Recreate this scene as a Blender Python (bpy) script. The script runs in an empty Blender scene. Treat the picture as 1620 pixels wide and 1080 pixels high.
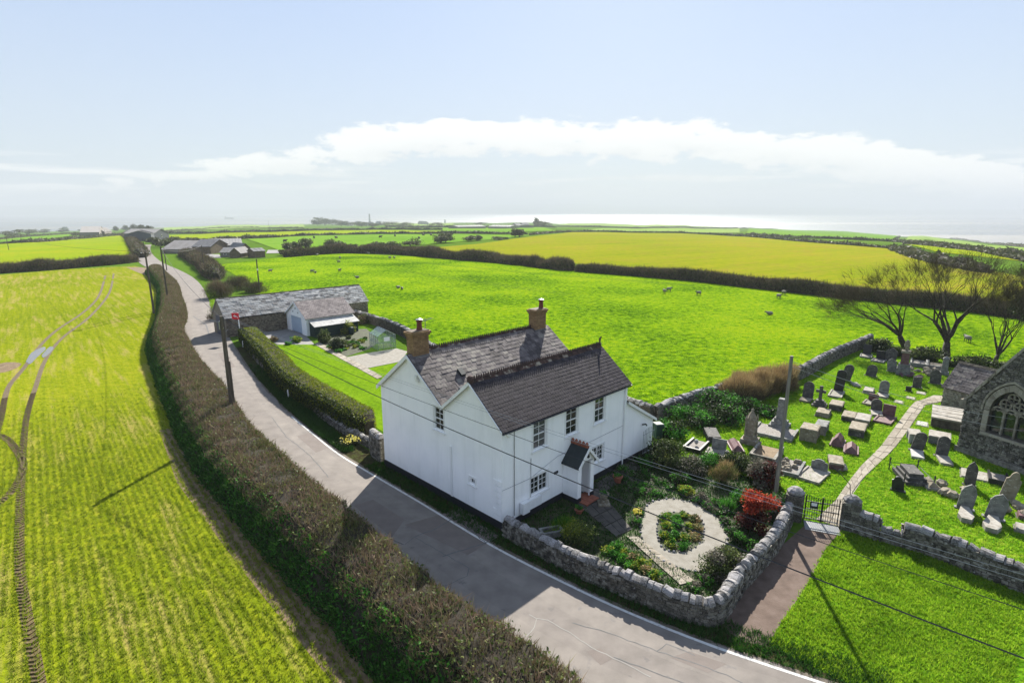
import bpy, math, random
import numpy as np
from mathutils import Vector, Matrix
from mathutils.geometry import delaunay_2d_cdt

# ------------------------------------------------------------------ camera, sky, sun, exposure
SC = bpy.context.scene
COL = SC.collection
R = math.radians
F, PITCH, CAMH = 890.0, 0.2285214, 14.865          # focal length in photo pixels (1620 wide)
cam_d = bpy.data.cameras.new('camera'); cam = bpy.data.objects.new('camera', cam_d); COL.objects.link(cam)
cam.location = (0, 0, CAMH); cam.rotation_euler = (math.pi / 2 - PITCH, 0, 0)
cam_d.sensor_fit = 'HORIZONTAL'; cam_d.sensor_width = 36; cam_d.lens = F / 1620 * 36
cam_d.clip_start = 0.3; cam_d.clip_end = 60000
SC.camera = cam
SUN_AZ, SUN_EL = 10.0, 35.0                          # azimuth clockwise from +Y
sun_d = bpy.data.lights.new('sun', 'SUN'); sun = bpy.data.objects.new('sun', sun_d); COL.objects.link(sun)
sun_d.energy = 5.0; sun_d.angle = R(0.5); sun_d.color = (1.0, 0.95, 0.86)
sun.location = (0, 0, 60)
sv = Vector((math.sin(R(SUN_AZ)) * math.cos(R(SUN_EL)), math.cos(R(SUN_AZ)) * math.cos(R(SUN_EL)), math.sin(R(SUN_EL))))
sun.rotation_euler = sv.to_track_quat('Z', 'Y').to_euler()
SC.view_settings.view_transform = 'Standard'; SC.view_settings.look = 'None'
SC.view_settings.exposure = 1.5; SC.view_settings.gamma = 1.0; SC.view_settings.use_curve_mapping = False
SC.render.engine = 'CYCLES'
SC.cycles.max_bounces = 6; SC.cycles.diffuse_bounces = 3; SC.cycles.glossy_bounces = 2
SC.cycles.transmission_bounces = 4; SC.cycles.volume_bounces = 1; SC.cycles.transparent_max_bounces = 6
SC.cycles.use_denoising = True; SC.cycles.caustics_reflective = False; SC.cycles.caustics_refractive = False

W = bpy.data.worlds.new('World'); SC.world = W; W.use_nodes = True
def build_world():
    nt = W.node_tree; N = nt.nodes; Lk = nt.links; N.clear()
    def nd(t, **k):
        n = N.new(t)
        for a, b in k.items(): setattr(n, a, b)
        return n
    def math_(op, a, b=None, c=None):
        n = nd('ShaderNodeMath', operation=op)
        for i, v in enumerate((a, b, c)):
            if v is None: continue
            if hasattr(v, 'links'): Lk.new(v, n.inputs[i])
            else: n.inputs[i].default_value = v
        return n.outputs[0]
    def mr(v, a, b, c, d, smooth=True):
        n = nd('ShaderNodeMapRange'); n.interpolation_type = 'SMOOTHSTEP' if smooth else 'LINEAR'
        Lk.new(v, n.inputs[0])
        for i, x in enumerate((a, b, c, d)): n.inputs[i + 1].default_value = x
        return n.outputs[0]
    out = nd('ShaderNodeOutputWorld'); bg = nd('ShaderNodeBackground')
    sky = nd('ShaderNodeTexSky'); sky.sky_type = 'NISHITA'; sky.sun_disc = False
    sky.sun_elevation = R(SUN_EL); sky.sun_rotation = R(SUN_AZ); sky.altitude = 60; sky.air_density = 1.0; sky.dust_density = 0.6; sky.ozone_density = 1.6
    tc = nd('ShaderNodeTexCoord'); sep = nd('ShaderNodeSeparateXYZ'); Lk.new(tc.outputs['Generated'], sep.inputs[0])
    x, y, z = sep.outputs
    el = math_('ARCSINE', z)                                   # radians
    az = math_('ARCTAN2', x, y)
    cmb = nd('ShaderNodeCombineXYZ')
    Lk.new(math_('MULTIPLY', az, 3.2), cmb.inputs[0]); Lk.new(math_('MULTIPLY', el, 15.0), cmb.inputs[1])
    n1 = nd('ShaderNodeTexNoise'); n1.inputs['Scale'].default_value = 1.9; n1.inputs['Detail'].default_value = 9; n1.inputs['Roughness'].default_value = 0.58
    Lk.new(cmb.outputs[0], n1.inputs['Vector'])
    cmb2 = nd('ShaderNodeCombineXYZ'); Lk.new(math_('MULTIPLY', az, 1.6), cmb2.inputs[0]); cmb2.inputs[1].default_value = 3.1
    n2 = nd('ShaderNodeTexNoise'); n2.inputs['Scale'].default_value = 1.5; n2.inputs['Detail'].default_value = 2
    Lk.new(cmb2.outputs[0], n2.inputs['Vector'])
    # a long bank of cumulus low over the channel: top 6-9 degrees up, thinning downwards
    topel = math_('SUBTRACT', math_('ADD', math_('MULTIPLY', n2.outputs[0], 0.05), 0.112), math_('ADD', mr(az, 0.25, 1.0, 0, 0.13), mr(az, -0.8, -0.1, 0.09, 0)))
    rel = math_('SUBTRACT', topel, el)                           # >0 below the top line
    body = math_('MULTIPLY', mr(rel, -0.03, 0.02, 0, 1), mr(rel, 0.02, 0.085, 1, 0.0))
    reach = math_('MULTIPLY', mr(az, -0.60, -0.05, 0.0, 1.0), mr(az, 0.80, 1.3, 1, 0.3))
    cmb4 = nd('ShaderNodeCombineXYZ'); Lk.new(math_('MULTIPLY', az, 9.0), cmb4.inputs[0]); Lk.new(math_('MULTIPLY', el, 20.0), cmb4.inputs[1]); cmb4.inputs[2].default_value = 3
    n4 = nd('ShaderNodeTexNoise'); n4.inputs['Scale'].default_value = 2.2; n4.inputs['Detail'].default_value = 9; n4.inputs['Roughness'].default_value = 0.62
    Lk.new(cmb4.outputs[0], n4.inputs['Vector'])
    puff = math_('ADD', math_('MULTIPLY', math_('SUBTRACT', n1.outputs[0], 0.5), 1.0), math_('MULTIPLY', math_('SUBTRACT', n4.outputs[0], 0.5), 1.1))
    lev = math_('ADD', puff, math_('MULTIPLY', body, math_('ADD', math_('MULTIPLY', reach, 0.34), 0.30)))
    d1 = mr(lev, 0.27, 0.44, 0, 1)
    d1 = math_('MULTIPLY', d1, mr(body, 0.02, 0.2, 0, 1))
    # thin flat streaks below it
    cmb3 = nd('ShaderNodeCombineXYZ')
    Lk.new(math_('MULTIPLY', az, 2.3), cmb3.inputs[0]); Lk.new(math_('MULTIPLY', el, 42.0), cmb3.inputs[1]); cmb3.inputs[2].default_value = 7
    n3 = nd('ShaderNodeTexNoise'); n3.inputs['Scale'].default_value = 2.0; n3.inputs['Detail'].default_value = 7
    Lk.new(cmb3.outputs[0], n3.inputs['Vector'])
    d2 = math_('MULTIPLY', mr(n3.outputs[0], 0.49, 0.62, 0, 0.85), math_('MULTIPLY', mr(el, 0.012, 0.028, 0, 1), mr(el, 0.05, 0.085, 1, 0)))
    dens = math_('MAXIMUM', d1, d2)
    # white haze towards the horizon
    hz = nd('ShaderNodeMix'); hz.data_type = 'RGBA'
    hcol = nd('ShaderNodeMix'); hcol.data_type = 'RGBA'; Lk.new(mr(el, 0.0, 0.42, 1.0, 0.0), hcol.inputs[0]); hcol.inputs[6].default_value = (2.5, 3.2, 4.6, 1); hcol.inputs[7].default_value = (3.45, 3.85, 4.45, 1)
    Lk.new(mr(el, 0.0, 0.30, 0.92, 0.86), hz.inputs[0]); Lk.new(sky.outputs[0], hz.inputs[6]); Lk.new(hcol.outputs[2], hz.inputs[7])
    shade = nd('ShaderNodeMix'); shade.data_type = 'RGBA'
    Lk.new(math_('MULTIPLY', mr(rel, 0.012, 0.06, 0, 1), mr(n4.outputs[0], 0.35, 0.65, 1.0, 0.35)), shade.inputs[0]); shade.inputs[6].default_value = (5.7, 5.7, 5.7, 1); shade.inputs[7].default_value = (4.5, 4.62, 4.8, 1)
    mx = nd('ShaderNodeMix'); mx.data_type = 'RGBA'
    Lk.new(dens, mx.inputs[0]); Lk.new(hz.outputs[2], mx.inputs[6]); Lk.new(shade.outputs[2], mx.inputs[7])
    Lk.new(mx.outputs[2], bg.inputs[0]); bg.inputs[1].default_value = 0.07
    Lk.new(bg.outputs[0], out.inputs[0])
build_world()

# ------------------------------------------------------------------ terrain and pixel -> place
def terrain(x, y):
    x = np.asarray(x, float); y = np.asarray(y, float)
    r = np.hypot(x, y); az = np.degrees(np.arctan2(x, y))
    coast = np.interp(az, [-180, -70, -42, -25, 0, 20, 42, 70, 180], [1900, 2300, 2360, 3000, 3400, 2600, 1570, 1500, 1900])
    coast = coast * (1 + 0.03 * np.sin(az * 0.9) + 0.015 * np.sin(az * 2.3 + 1))
    r0 = 280.0
    s = np.where(r - r0 > 400, r - r0, 40 * np.log1p(np.exp(np.clip((r - r0) / 40, -30, 30))))
    z = -54.0 * s / (coast - r0)
    z = z - 26 * np.clip((r - coast) / 90, 0, 1)
    return np.where(r < 150, 0.0, z)
CP, SP = math.cos(PITCH), math.sin(PITCH)
def ray(px, py):
    a = (px - 810) / F; u = (540 - py) / F
    return np.array([a, CP + u * SP, u * CP - SP])
def at(px, py, z=None):
    """the place on the ground (or at height z) that the photo shows at this pixel"""
    d = ray(px, py); o = np.array([0, 0, CAMH])
    if z is not None:
        return o + d * ((z - CAMH) / d[2])
    t = 5.0; hd = math.hypot(d[0], d[1])
    if d[2] < -1e-6:
        q = o + d * (-CAMH / d[2])
        if math.hypot(q[0], q[1]) < 150: return q
    step = 4.0
    while t < 9000:
        q = o + d * (t / hd)
        if q[2] <= float(terrain(q[0], q[1])):
            lo, hi = t - step, t
            for _ in range(30):
                m = (lo + hi) / 2; q = o + d * (m / hd)
                if q[2] <= float(terrain(q[0], q[1])): hi = m
                else: lo = m
            q = o + d * (hi / hd); return q
        step = max(4.0, t * 0.01); t += step
    return o + d * (3000 / hd)
def xy(px, py, z=None):
    q = at(px, py, z); return (q[0], q[1])
def proj(P):
    x, y, z = P[0], P[1], P[2] - CAMH
    fw = y * CP - z * SP; up = y * SP + z * CP
    return 810 + F * x / fw, 540 - F * up / fw
def hgt(base, py):
    """height above its base of the thing whose top is at picture row py"""
    lo, hi = 0.0, 60.0
    for _ in range(40):
        m = (lo + hi) / 2
        if proj((base[0], base[1], base[2] + m))[1] > py: lo = m
        else: hi = m
    return lo
def ppm(P):
    return F / (P[1] * CP - (P[2] - CAMH) * SP)

# ------------------------------------------------------------------ objects
def link(o, parent=None):
    COL.objects.link(o)
    if parent is not None: o.parent = parent
    return o
def tag(o, label=None, cat=None, group=None, kind=None):
    if label: o['label'] = label
    if cat: o['category'] = cat
    if group: o['group'] = group
    if kind: o['kind'] = kind
    return o
def empty(name, loc=(0, 0, 0), rz=0, label=None, cat=None, group=None):
    o = bpy.data.objects.new(name, None); o.empty_display_size = 0.2
    o.location = loc; o.rotation_euler = (0, 0, rz); link(o)
    return tag(o, label, cat, group)
def mesh(name, V, Fc, mat=None, smooth=False):
    me = bpy.data.meshes.new(name)
    if isinstance(Fc, np.ndarray):
        V = np.asarray(V, np.float32); n, k = Fc.shape
        me.vertices.add(len(V)); me.vertices.foreach_set('co', V.ravel())
        me.loops.add(n * k); me.loops.foreach_set('vertex_index', Fc.astype(np.int32).ravel())
        me.polygons.add(n); me.polygons.foreach_set('loop_start', np.arange(0, n * k, k, dtype=np.int32))
        me.update(calc_edges=True)
    else:
        me.from_pydata([tuple(v) for v in V], [], Fc); me.update()
    if mat: me.materials.append(mat)
    if smooth: me.polygons.foreach_set('use_smooth', np.ones(len(me.polygons), bool))
    return me
def obj(name, V, Fc, mat, parent=None, smooth=False, loc=None):
    o = bpy.data.objects.new(name, mesh(name, V, Fc, mat, smooth))
    if loc is not None: o.location = loc
    return link(o, parent)

class MB:
    """collects boxes, bars and plates into one mesh"""
    def __init__(s): s.v = []; s.f = []
    def add(s, V, Fc):
        n = len(s.v); s.v += [tuple(map(float, v)) for v in V]; s.f += [tuple(i + n for i in f) for f in Fc]; return s
    def box(s, x0, y0, z0, x1, y1, z1):
        V = [(x, y, z) for z in (z0, z1) for y in (y0, y1) for x in (x0, x1)]
        return s.add(V, BOXF)
    def hexa(s, b4, t4):
        return s.add(list(b4) + list(t4), [(3, 2, 1, 0), (4, 5, 6, 7), (0, 1, 5, 4), (1, 2, 6, 5), (2, 3, 7, 6), (3, 0, 4, 7)])
    def prism(s, poly, d):
        n = len(poly); d = np.array(d)
        V = [np.array(p, float) for p in poly]; V2 = [p + d for p in V]
        return s.add(V + V2, [tuple(range(n)), tuple(range(2 * n - 1, n - 1, -1))] + [(i, i + n, (i + 1) % n + n, (i + 1) % n) for i in range(n)])
    def tube(s, pts, r, n=5, caps=True):
        pts = [Vector(p) for p in pts]; rs = r if hasattr(r, '__len__') else [r] * len(pts)
        V = []; Fc = []
        for i, p in enumerate(pts):
            d = (pts[min(i + 1, len(pts) - 1)] - pts[max(i - 1, 0)]).normalized()
            a = d.cross(Vector((0, 0, 1)) if abs(d.z) < 0.9 else Vector((1, 0, 0))).normalized(); b = d.cross(a)
            for k in range(n):
                t = 2 * math.pi * k / n; V.append(p + (a * math.cos(t) + b * math.sin(t)) * rs[i])
        for i in range(len(pts) - 1):
            for k in range(n):
                Fc.append((i * n + k, i * n + (k + 1) % n, (i + 1) * n + (k + 1) % n, (i + 1) * n + k))
        if caps: Fc += [tuple(range(n))[::-1], tuple(range((len(pts) - 1) * n, len(pts) * n))]
        return s.add(V, Fc)
    def lathe(s, prof, c=(0, 0, 0), n=10):
        V = []; Fc = []
        for r, z in prof:
            for k in range(n):
                t = 2 * math.pi * k / n; V.append((c[0] + r * math.cos(t), c[1] + r * math.sin(t), c[2] + z))
        for i in range(len(prof) - 1):
            for k in range(n): Fc.append((i * n + k, i * n + (k + 1) % n, (i + 1) * n + (k + 1) % n, (i + 1) * n + k))
        Fc += [tuple(range(n))[::-1], tuple(range((len(prof) - 1) * n, len(prof) * n))]
        return s.add(V, Fc)
    def move(s, M):
        s.v = [tuple(M @ Vector(v)) for v in s.v]; return s
    def build(s, name, mat, parent=None, smooth=False, loc=None):
        return obj(name, s.v, s.f, mat, parent, smooth, loc)
BOXF = [(0, 2, 3, 1), (4, 5, 7, 6), (0, 1, 5, 4), (1, 3, 7, 5), (3, 2, 6, 7), (2, 0, 4, 6)]

# ------------------------------------------------------------------ materials
def new_mat(name):
    m = bpy.data.materials.new(name); m.use_nodes = True; m.node_tree.nodes.clear(); return m, m.node_tree.nodes, m.node_tree.links
def ramp(N, cols, pos=None):
    r = N.new('ShaderNodeValToRGB'); e = r.color_ramp.elements
    n = len(cols); pos = pos or [i / (n - 1) for i in range(n)]
    e[0].position = pos[0]; e[0].color = (*cols[0], 1); e[1].position = pos[-1]; e[1].color = (*cols[-1], 1)
    for p, c in zip(pos[1:-1], cols[1:-1]):
        q = e.new(p); q.color = (*c, 1)
    return r
def noise(N, L, vec, scale, detail=5, rough=0.55, dist=0.0):
    n = N.new('ShaderNodeTexNoise'); n.inputs['Scale'].default_value = scale; n.inputs['Detail'].default_value = detail
    n.inputs['Roughness'].default_value = rough; n.inputs['Distortion'].default_value = dist
    if vec is not None: L.new(vec, n.inputs['Vector'])
    return n.outputs['Fac']
def mth(N, L, op, a, b):
    n = N.new('ShaderNodeMath'); n.operation = op
    for i, v in enumerate((a, b)):
        if hasattr(v, 'links'): L.new(v, n.inputs[i])
        else: n.inputs[i].default_value = v
    return n.outputs[0]
def surf(name, cols, scale=3.0, pos=None, rough=0.85, bump=0.0, bscale=None, coord='Object', big=None, spec=0.3, island=0.0, detail=6, metal=0.0, rot=0.0, stretch=(1, 1, 1), bdist=0.05, spots=None, streak=None):
    """noise-mottled surface; big = (scale, amount) adds a slow variation; island = how far each piece's own tone counts"""
    m, N, L = new_mat(name)
    out = N.new('ShaderNodeOutputMaterial'); b = N.new('ShaderNodeBsdfPrincipled'); L.new(b.outputs[0], out.inputs[0])
    if coord == 'World':
        g = N.new('ShaderNodeNewGeometry'); vec = g.outputs['Position']
    else:
        vec = N.new('ShaderNodeTexCoord').outputs[coord]
    mp = N.new('ShaderNodeMapping'); L.new(vec, mp.inputs[0]); mp.inputs['Rotation'].default_value = (0, 0, rot); mp.inputs['Scale'].default_value = stretch
    v = mp.outputs[0]
    f = noise(N, L, v, scale, detail)
    if big: f = mth(N, L, 'ADD', f, mth(N, L, 'MULTIPLY', mth(N, L, 'SUBTRACT', noise(N, L, vec, big[0], 3), 0.5), big[1]))
    if island:
        gg = N.new('ShaderNodeNewGeometry'); oi = N.new('ShaderNodeObjectInfo')
        r = mth(N, L, 'FRACT', mth(N, L, 'ADD', gg.outputs['Random Per Island'], oi.outputs['Random']), 0.0)
        f = mth(N, L, 'ADD', f, mth(N, L, 'MULTIPLY', mth(N, L, 'SUBTRACT', r, 0.5), island))
    rp = ramp(N, cols, pos or [0.3 + 0.4 * i / (len(cols) - 1) for i in range(len(cols))]); L.new(f, rp.inputs[0]); colr = rp.outputs[0]
    if spots:
        q = ramp(N, [(0, 0, 0), (1, 1, 1)], [spots[1], spots[1] + .06]); L.new(noise(N, L, vec, spots[0], 3, .6), q.inputs[0])
        mx = N.new('ShaderNodeMix'); mx.data_type = 'RGBA'; L.new(mth(N, L, 'MULTIPLY', q.outputs[0], .8), mx.inputs[0]); L.new(colr, mx.inputs[6]); mx.inputs[7].default_value = (*spots[2], 1); colr = mx.outputs[2]
    if streak:
        mq = N.new('ShaderNodeMapping'); L.new(vec, mq.inputs[0]); mq.inputs['Scale'].default_value = (1, 1, .12)
        q = ramp(N, [(1, 1, 1), streak], [.5, .78]); L.new(noise(N, L, mq.outputs[0], 2.4, 6, .65), q.inputs[0])
        mx = N.new('ShaderNodeMix'); mx.data_type = 'RGBA'; mx.blend_type = 'MULTIPLY'; mx.inputs[0].default_value = 1; L.new(colr, mx.inputs[6]); L.new(q.outputs[0], mx.inputs[7]); colr = mx.outputs[2]
    L.new(colr, b.inputs['Base Color'])
    b.inputs['Roughness'].default_value = rough; b.inputs['Specular IOR Level'].default_value = spec; b.inputs['Metallic'].default_value = metal
    if bump:
        bp = N.new('ShaderNodeBump'); bp.inputs['Strength'].default_value = bump; bp.inputs['Distance'].default_value = bdist
        L.new(noise(N, L, v, bscale or scale * 3, 6), bp.inputs['Height']); L.new(bp.outputs[0], b.inputs['Normal'])
    return m
def leafmat(name, cols, trans=0.35, rough=0.6, pos=None, patch=None):
    """each leaf or blade takes its own tone; light comes through"""
    m, N, L = new_mat(name)
    out = N.new('ShaderNodeOutputMaterial'); g = N.new('ShaderNodeNewGeometry')
    tc = N.new('ShaderNodeNewGeometry')
    f = mth(N, L, 'ADD', mth(N, L, 'MULTIPLY', g.outputs['Random Per Island'], 0.65), mth(N, L, 'MULTIPLY', noise(N, L, tc.outputs['Position'], 0.9, 3), 0.45))
    rp = ramp(N, cols, pos or [0.1 + 0.8 * i / (len(cols) - 1) for i in range(len(cols))]); L.new(f, rp.inputs[0])
    colr = rp.outputs[0]
    if patch:
        q = ramp(N, [(0, 0, 0), (1, 1, 1)], [.47, .62]); L.new(noise(N, L, tc.outputs['Position'], patch[0], 4, .6), q.inputs[0])
        mx = N.new('ShaderNodeMix'); mx.data_type = 'RGBA'; mx.blend_type = 'MULTIPLY'; L.new(q.outputs[0], mx.inputs[0]); L.new(colr, mx.inputs[6]); mx.inputs[7].default_value = (*patch[1], 1); colr = mx.outputs[2]
    d = N.new('ShaderNodeBsdfPrincipled'); L.new(colr, d.inputs['Base Color']); d.inputs['Roughness'].default_value = rough; d.inputs['Specular IOR Level'].default_value = 0.12
    t = N.new('ShaderNodeBsdfTranslucent'); L.new(colr, t.inputs[0])
    mx = N.new('ShaderNodeMixShader'); mx.inputs[0].default_value = trans; L.new(d.outputs[0], mx.inputs[1]); L.new(t.outputs[0], mx.inputs[2])
    L.new(mx.outputs[0], out.inputs[0]); return m
def plain(name, col, rough=0.6, metal=0.0, spec=0.4, var=0.12):
    c = np.array(col)
    return surf(name, [tuple(c * (1 - var)), tuple(np.minimum(c * (1 + var), 0.95))], 4.0, rough=rough, spec=spec, metal=metal)
def fieldmat(name, cols, rowdir=None, rowscale=2.6, fine=1.6, bigs=0.018, rowamt=0.5, bump=0.6, soil=None, soilamt=0.6, bdist=0.15, amp=0.7, bigamp=0.62):
    """a field: slow patches, fine tufts and, where it is drilled, rows along rowdir"""
    m, N, L = new_mat(name)
    out = N.new('ShaderNodeOutputMaterial'); b = N.new('ShaderNodeBsdfPrincipled'); L.new(b.outputs[0], out.inputs[0])
    pos = N.new('ShaderNodeNewGeometry').outputs['Position']
    f = mth(N, L, 'ADD', mth(N, L, 'MULTIPLY', mth(N, L, 'SUBTRACT', noise(N, L, pos, fine, 5, 0.62), 0.5), amp), mth(N, L, 'ADD', mth(N, L, 'MULTIPLY', noise(N, L, pos, bigs, 5, 0.62), bigamp), 0.58 - bigamp / 2))
    h = noise(N, L, pos, fine * 1.6, 6, 0.6)
    if rowdir is not None:
        mp = N.new('ShaderNodeMapping'); L.new(pos, mp.inputs[0]); mp.vector_type = 'TEXTURE'; mp.inputs['Rotation'].default_value = (0, 0, rowdir); mp.inputs['Scale'].default_value = (25, 1, 1)
        rw = noise(N, L, mp.outputs[0], rowscale, 3, 0.6)
        f = mth(N, L, 'ADD', f, mth(N, L, 'MULTIPLY', mth(N, L, 'SUBTRACT', rw, 0.5), rowamt))
    n = len(cols); rp = ramp(N, cols, [0.38 + 0.42 * i / (n - 1) for i in range(n)]); L.new(f, rp.inputs[0]); colr = rp.outputs[0]
    if soil is not None:
        mp2 = N.new('ShaderNodeMapping'); L.new(pos, mp2.inputs[0]); mp2.vector_type = 'TEXTURE'; mp2.inputs['Rotation'].default_value = (0, 0, rowdir or 0); mp2.inputs['Scale'].default_value = (9, 1, 1)
        sm = N.new('ShaderNodeMapRange'); L.new(mth(N, L, 'ADD', mth(N, L, 'MULTIPLY', noise(N, L, mp2.outputs[0], 1.1, 5, 0.7), 0.7), mth(N, L, 'MULTIPLY', noise(N, L, pos, 0.05, 4), 0.35)), sm.inputs[0])
        for i, x in enumerate((0.52, 0.68, 0.0, soilamt)): sm.inputs[i + 1].default_value = x
        mx = N.new('ShaderNodeMix'); mx.data_type = 'RGBA'; L.new(sm.outputs[0], mx.inputs[0]); L.new(colr, mx.inputs[6]); mx.inputs[7].default_value = (*soil, 1); colr = mx.outputs[2]
    L.new(colr, b.inputs['Base Color']); b.inputs['Roughness'].default_value = 0.9; b.inputs['Specular IOR Level'].default_value = 0.0
    bp = N.new('ShaderNodeBump'); bp.inputs['Strength'].default_value = bump; bp.inputs['Distance'].default_value = bdist
    L.new(h, bp.inputs['Height']); L.new(bp.outputs[0], b.inputs['Normal'])
    return m

ROWDIR = 2.27     # direction of the drilled rows of the near field
M = {}
M['ground'] = fieldmat('ground_grass', [(0.035, 0.075, 0.008), (0.07, 0.13, 0.012), (0.11, 0.17, 0.02)], bigs=0.006)
M['pasture'] = fieldmat('pasture_grass', [(0.0385, 0.0930, 0.0024), (0.1265, 0.2325, 0.0032), (0.205, 0.275, 0.006)], fine=1.3, bigs=0.045, bump=1.0, bdist=0.4, amp=1.5, bigamp=1.15)
M['crop'] = fieldmat('young_crop', [(0.1024, 0.1378, 0.0060), (0.1609, 0.1901, 0.0080), (0.2243, 0.2233, 0.0160)], rowdir=ROWDIR, rowscale=3.0, rowamt=0.55, soil=(0.30, 0.225, 0.085), soilamt=0.8, bump=0.9)
M['crop2'] = fieldmat('second_crop', [(0.1188, 0.1935, 0.0043), (0.1742, 0.2322, 0.0058), (0.2693, 0.2322, 0.0108)], rowdir=0.3, rowscale=0.5, rowamt=0.3, fine=0.7, bigs=0.03)
M['yellow'] = fieldmat('yellow_stubble', [(0.1275, 0.1674, 0.0047), (0.1785, 0.1970, 0.0066), (0.2346, 0.2019, 0.0133)], rowdir=0.6, rowscale=0.22, rowamt=0.5, fine=0.45, bigs=0.012, soil=(0.22, 0.14, 0.035), soilamt=0.75)
M['far_green'] = fieldmat('far_pasture', [(0.07, 0.15, 0.012), (0.11, 0.21, 0.02), (0.16, 0.24, 0.03)], fine=0.3, bigs=0.01)
M['far_pale'] = fieldmat('far_pale_field', [(0.13, 0.20, 0.04), (0.18, 0.26, 0.06), (0.24, 0.28, 0.08)], fine=0.3, bigs=0.01)
M['lawn'] = fieldmat('mown_lawn', [(0.0662, 0.1296, 0.0049), (0.1040, 0.1863, 0.0065), (0.1418, 0.2268, 0.0097)], fine=2.5, bigs=0.2, bump=0.5, rowdir=2.2, rowscale=0.8, rowamt=0.4, amp=1.0)
M['yard'] = fieldmat('churchyard_grass', [(0.0465, 0.1209, 0.0047), (0.0930, 0.2046, 0.0065), (0.1767, 0.2511, 0.0186)], fine=2.6, bigs=0.25, bump=1.0, amp=1.5, bdist=.25)
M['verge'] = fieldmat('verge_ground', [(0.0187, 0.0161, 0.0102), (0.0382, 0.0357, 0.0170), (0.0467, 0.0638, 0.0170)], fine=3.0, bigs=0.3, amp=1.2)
M['bed'] = surf('garden_soil', [(0.0160, 0.0128, 0.0080), (0.0320, 0.0360, 0.0120), (0.0480, 0.0720, 0.0160)], 2.2, bump=0.8, bscale=6, coord='World')
M['earth'] = surf('bare_earth', [(0.076, 0.047, 0.025), (0.145, 0.098, 0.051), (0.204, 0.145, 0.085)], 2.0, bump=0.7, bscale=9, coord='World')
M['tar'] = surf('road_tarmac', [(0.1357, 0.1191, 0.1053), (0.1638, 0.1437, 0.1272), (0.1919, 0.1694, 0.1482)], 1.2, rough=0.9, bump=0.25, bscale=40, coord='World', big=(0.12, 0.3), bdist=0.02, spots=(1.7, .63, (.12, .108, .10)))
M['tar_worn'] = surf('worn_tarmac', [(0.1451, 0.1279, 0.1126), (0.1760, 0.1552, 0.1361), (0.2078, 0.1826, 0.1596)], 1.2, rough=0.9, bump=0.25, bscale=40, coord='World', big=(0.12, 0.3), bdist=0.02, spots=(1.3, .62, (.14, .128, .12)))
M['patch'] = surf('tarmac_patch', [(0.1257, 0.1041, 0.0911), (0.1526, 0.1280, 0.1125)], 2.0, bump=0.2, bscale=40, coord='World')
M['crack'] = surf('pale_crack_filler', [(0.2080, 0.1984, 0.1784), (0.2576, 0.2480, 0.2280)], 5.0, coord='World')
M['darkcrack'] = surf('dark_tar_seam', [(0.0750, 0.0750, 0.0750), (0.1200, 0.1200, 0.1200)], 5.0, coord='World')
M['line'] = surf('worn_white_paint', [(0.252, 0.245, 0.230), (0.475, 0.468, 0.446), (0.533, 0.526, 0.504)], 7.0, pos=[0.3, 0.45, 0.7], coord='World')
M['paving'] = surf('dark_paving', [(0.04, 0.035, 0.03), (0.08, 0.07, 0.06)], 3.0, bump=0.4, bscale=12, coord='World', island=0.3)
M['track'] = surf('brown_track', [(0.0676, 0.0442, 0.0324), (0.0988, 0.0676, 0.0513), (0.1300, 0.0935, 0.0756)], 1.6, rough=0.9, bump=0.3, bscale=20, coord='World')
M['gravel'] = surf('pale_gravel', [(0.1522, 0.1368, 0.1069), (0.1903, 0.1749, 0.1449), (0.2210, 0.2056, 0.1749)], 2.5, bump=0.4, bscale=30, coord='World')
M['flag'] = surf('flagstone', [(0.161, 0.136, 0.099), (0.223, 0.192, 0.149), (0.273, 0.242, 0.192)], 3.0, bump=0.4, bscale=12, coord='World', island=0.3)
M['concrete'] = surf('concrete_yard', [(0.150, 0.143, 0.135), (0.225, 0.217, 0.203)], 1.5, bump=0.2, coord='World')
M['mud'] = surf('wet_mud', [(0.0816, 0.0544, 0.0216), (0.1360, 0.0952, 0.0384)], 3.0, rough=0.5, bump=0.6, bscale=14, coord='World')
M['puddle'] = surf('puddle_water', [(0.10, 0.09, 0.07), (0.13, 0.12, 0.10)], 1.0, rough=0.04, spec=0.8, coord='World')
M['render'] = surf('white_render', [(0.86, 0.862, 0.865), (0.90, 0.90, 0.898), (0.92, 0.92, 0.915)], 1.1, rough=0.8, bump=0.12, bscale=14, big=(0.35, 0.5), bdist=0.02, streak=(.89, .895, .885))
M['white'] = plain('white_paint', (0.78, 0.78, 0.77), 0.45, var=0.04)
M['black'] = plain('black_paint', (0.014, 0.015, 0.022), 0.5)
M['slate'] = surf('roof_slate', [(0.0184, 0.0146, 0.0177), (0.0334, 0.0274, 0.0320), (0.0535, 0.0437, 0.0480)], 2.5, rough=0.7, island=0.22, spec=0.15, bump=0.15, bscale=12)
M['slate_old'] = surf('weathered_slate', [(0.0567, 0.0470, 0.0446), (0.1215, 0.1013, 0.0972), (0.2187, 0.1944, 0.1620)], 1.3, rough=0.8, island=0.34, spec=0.3, bump=0.2, bscale=12, big=(0.25, 0.5))
M['slate_dark'] = surf('dark_slate', [(0.012, 0.018, 0.02), (0.025, 0.032, 0.034)], 3.0, rough=0.55, island=0.4)
M['slate_pale'] = surf('pale_barn_slate', [(0.1203, 0.1116, 0.1044), (0.2871, 0.2798, 0.2639), (0.3987, 0.3915, 0.3669)], 2.2, rough=0.8, island=0.3, spec=0.3)
M['tile_brown'] = surf('brown_roof_tile', [(0.096, 0.080, 0.080), (0.160, 0.132, 0.128), (0.208, 0.176, 0.168)], 1.3, rough=0.85, island=0.4)
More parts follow.
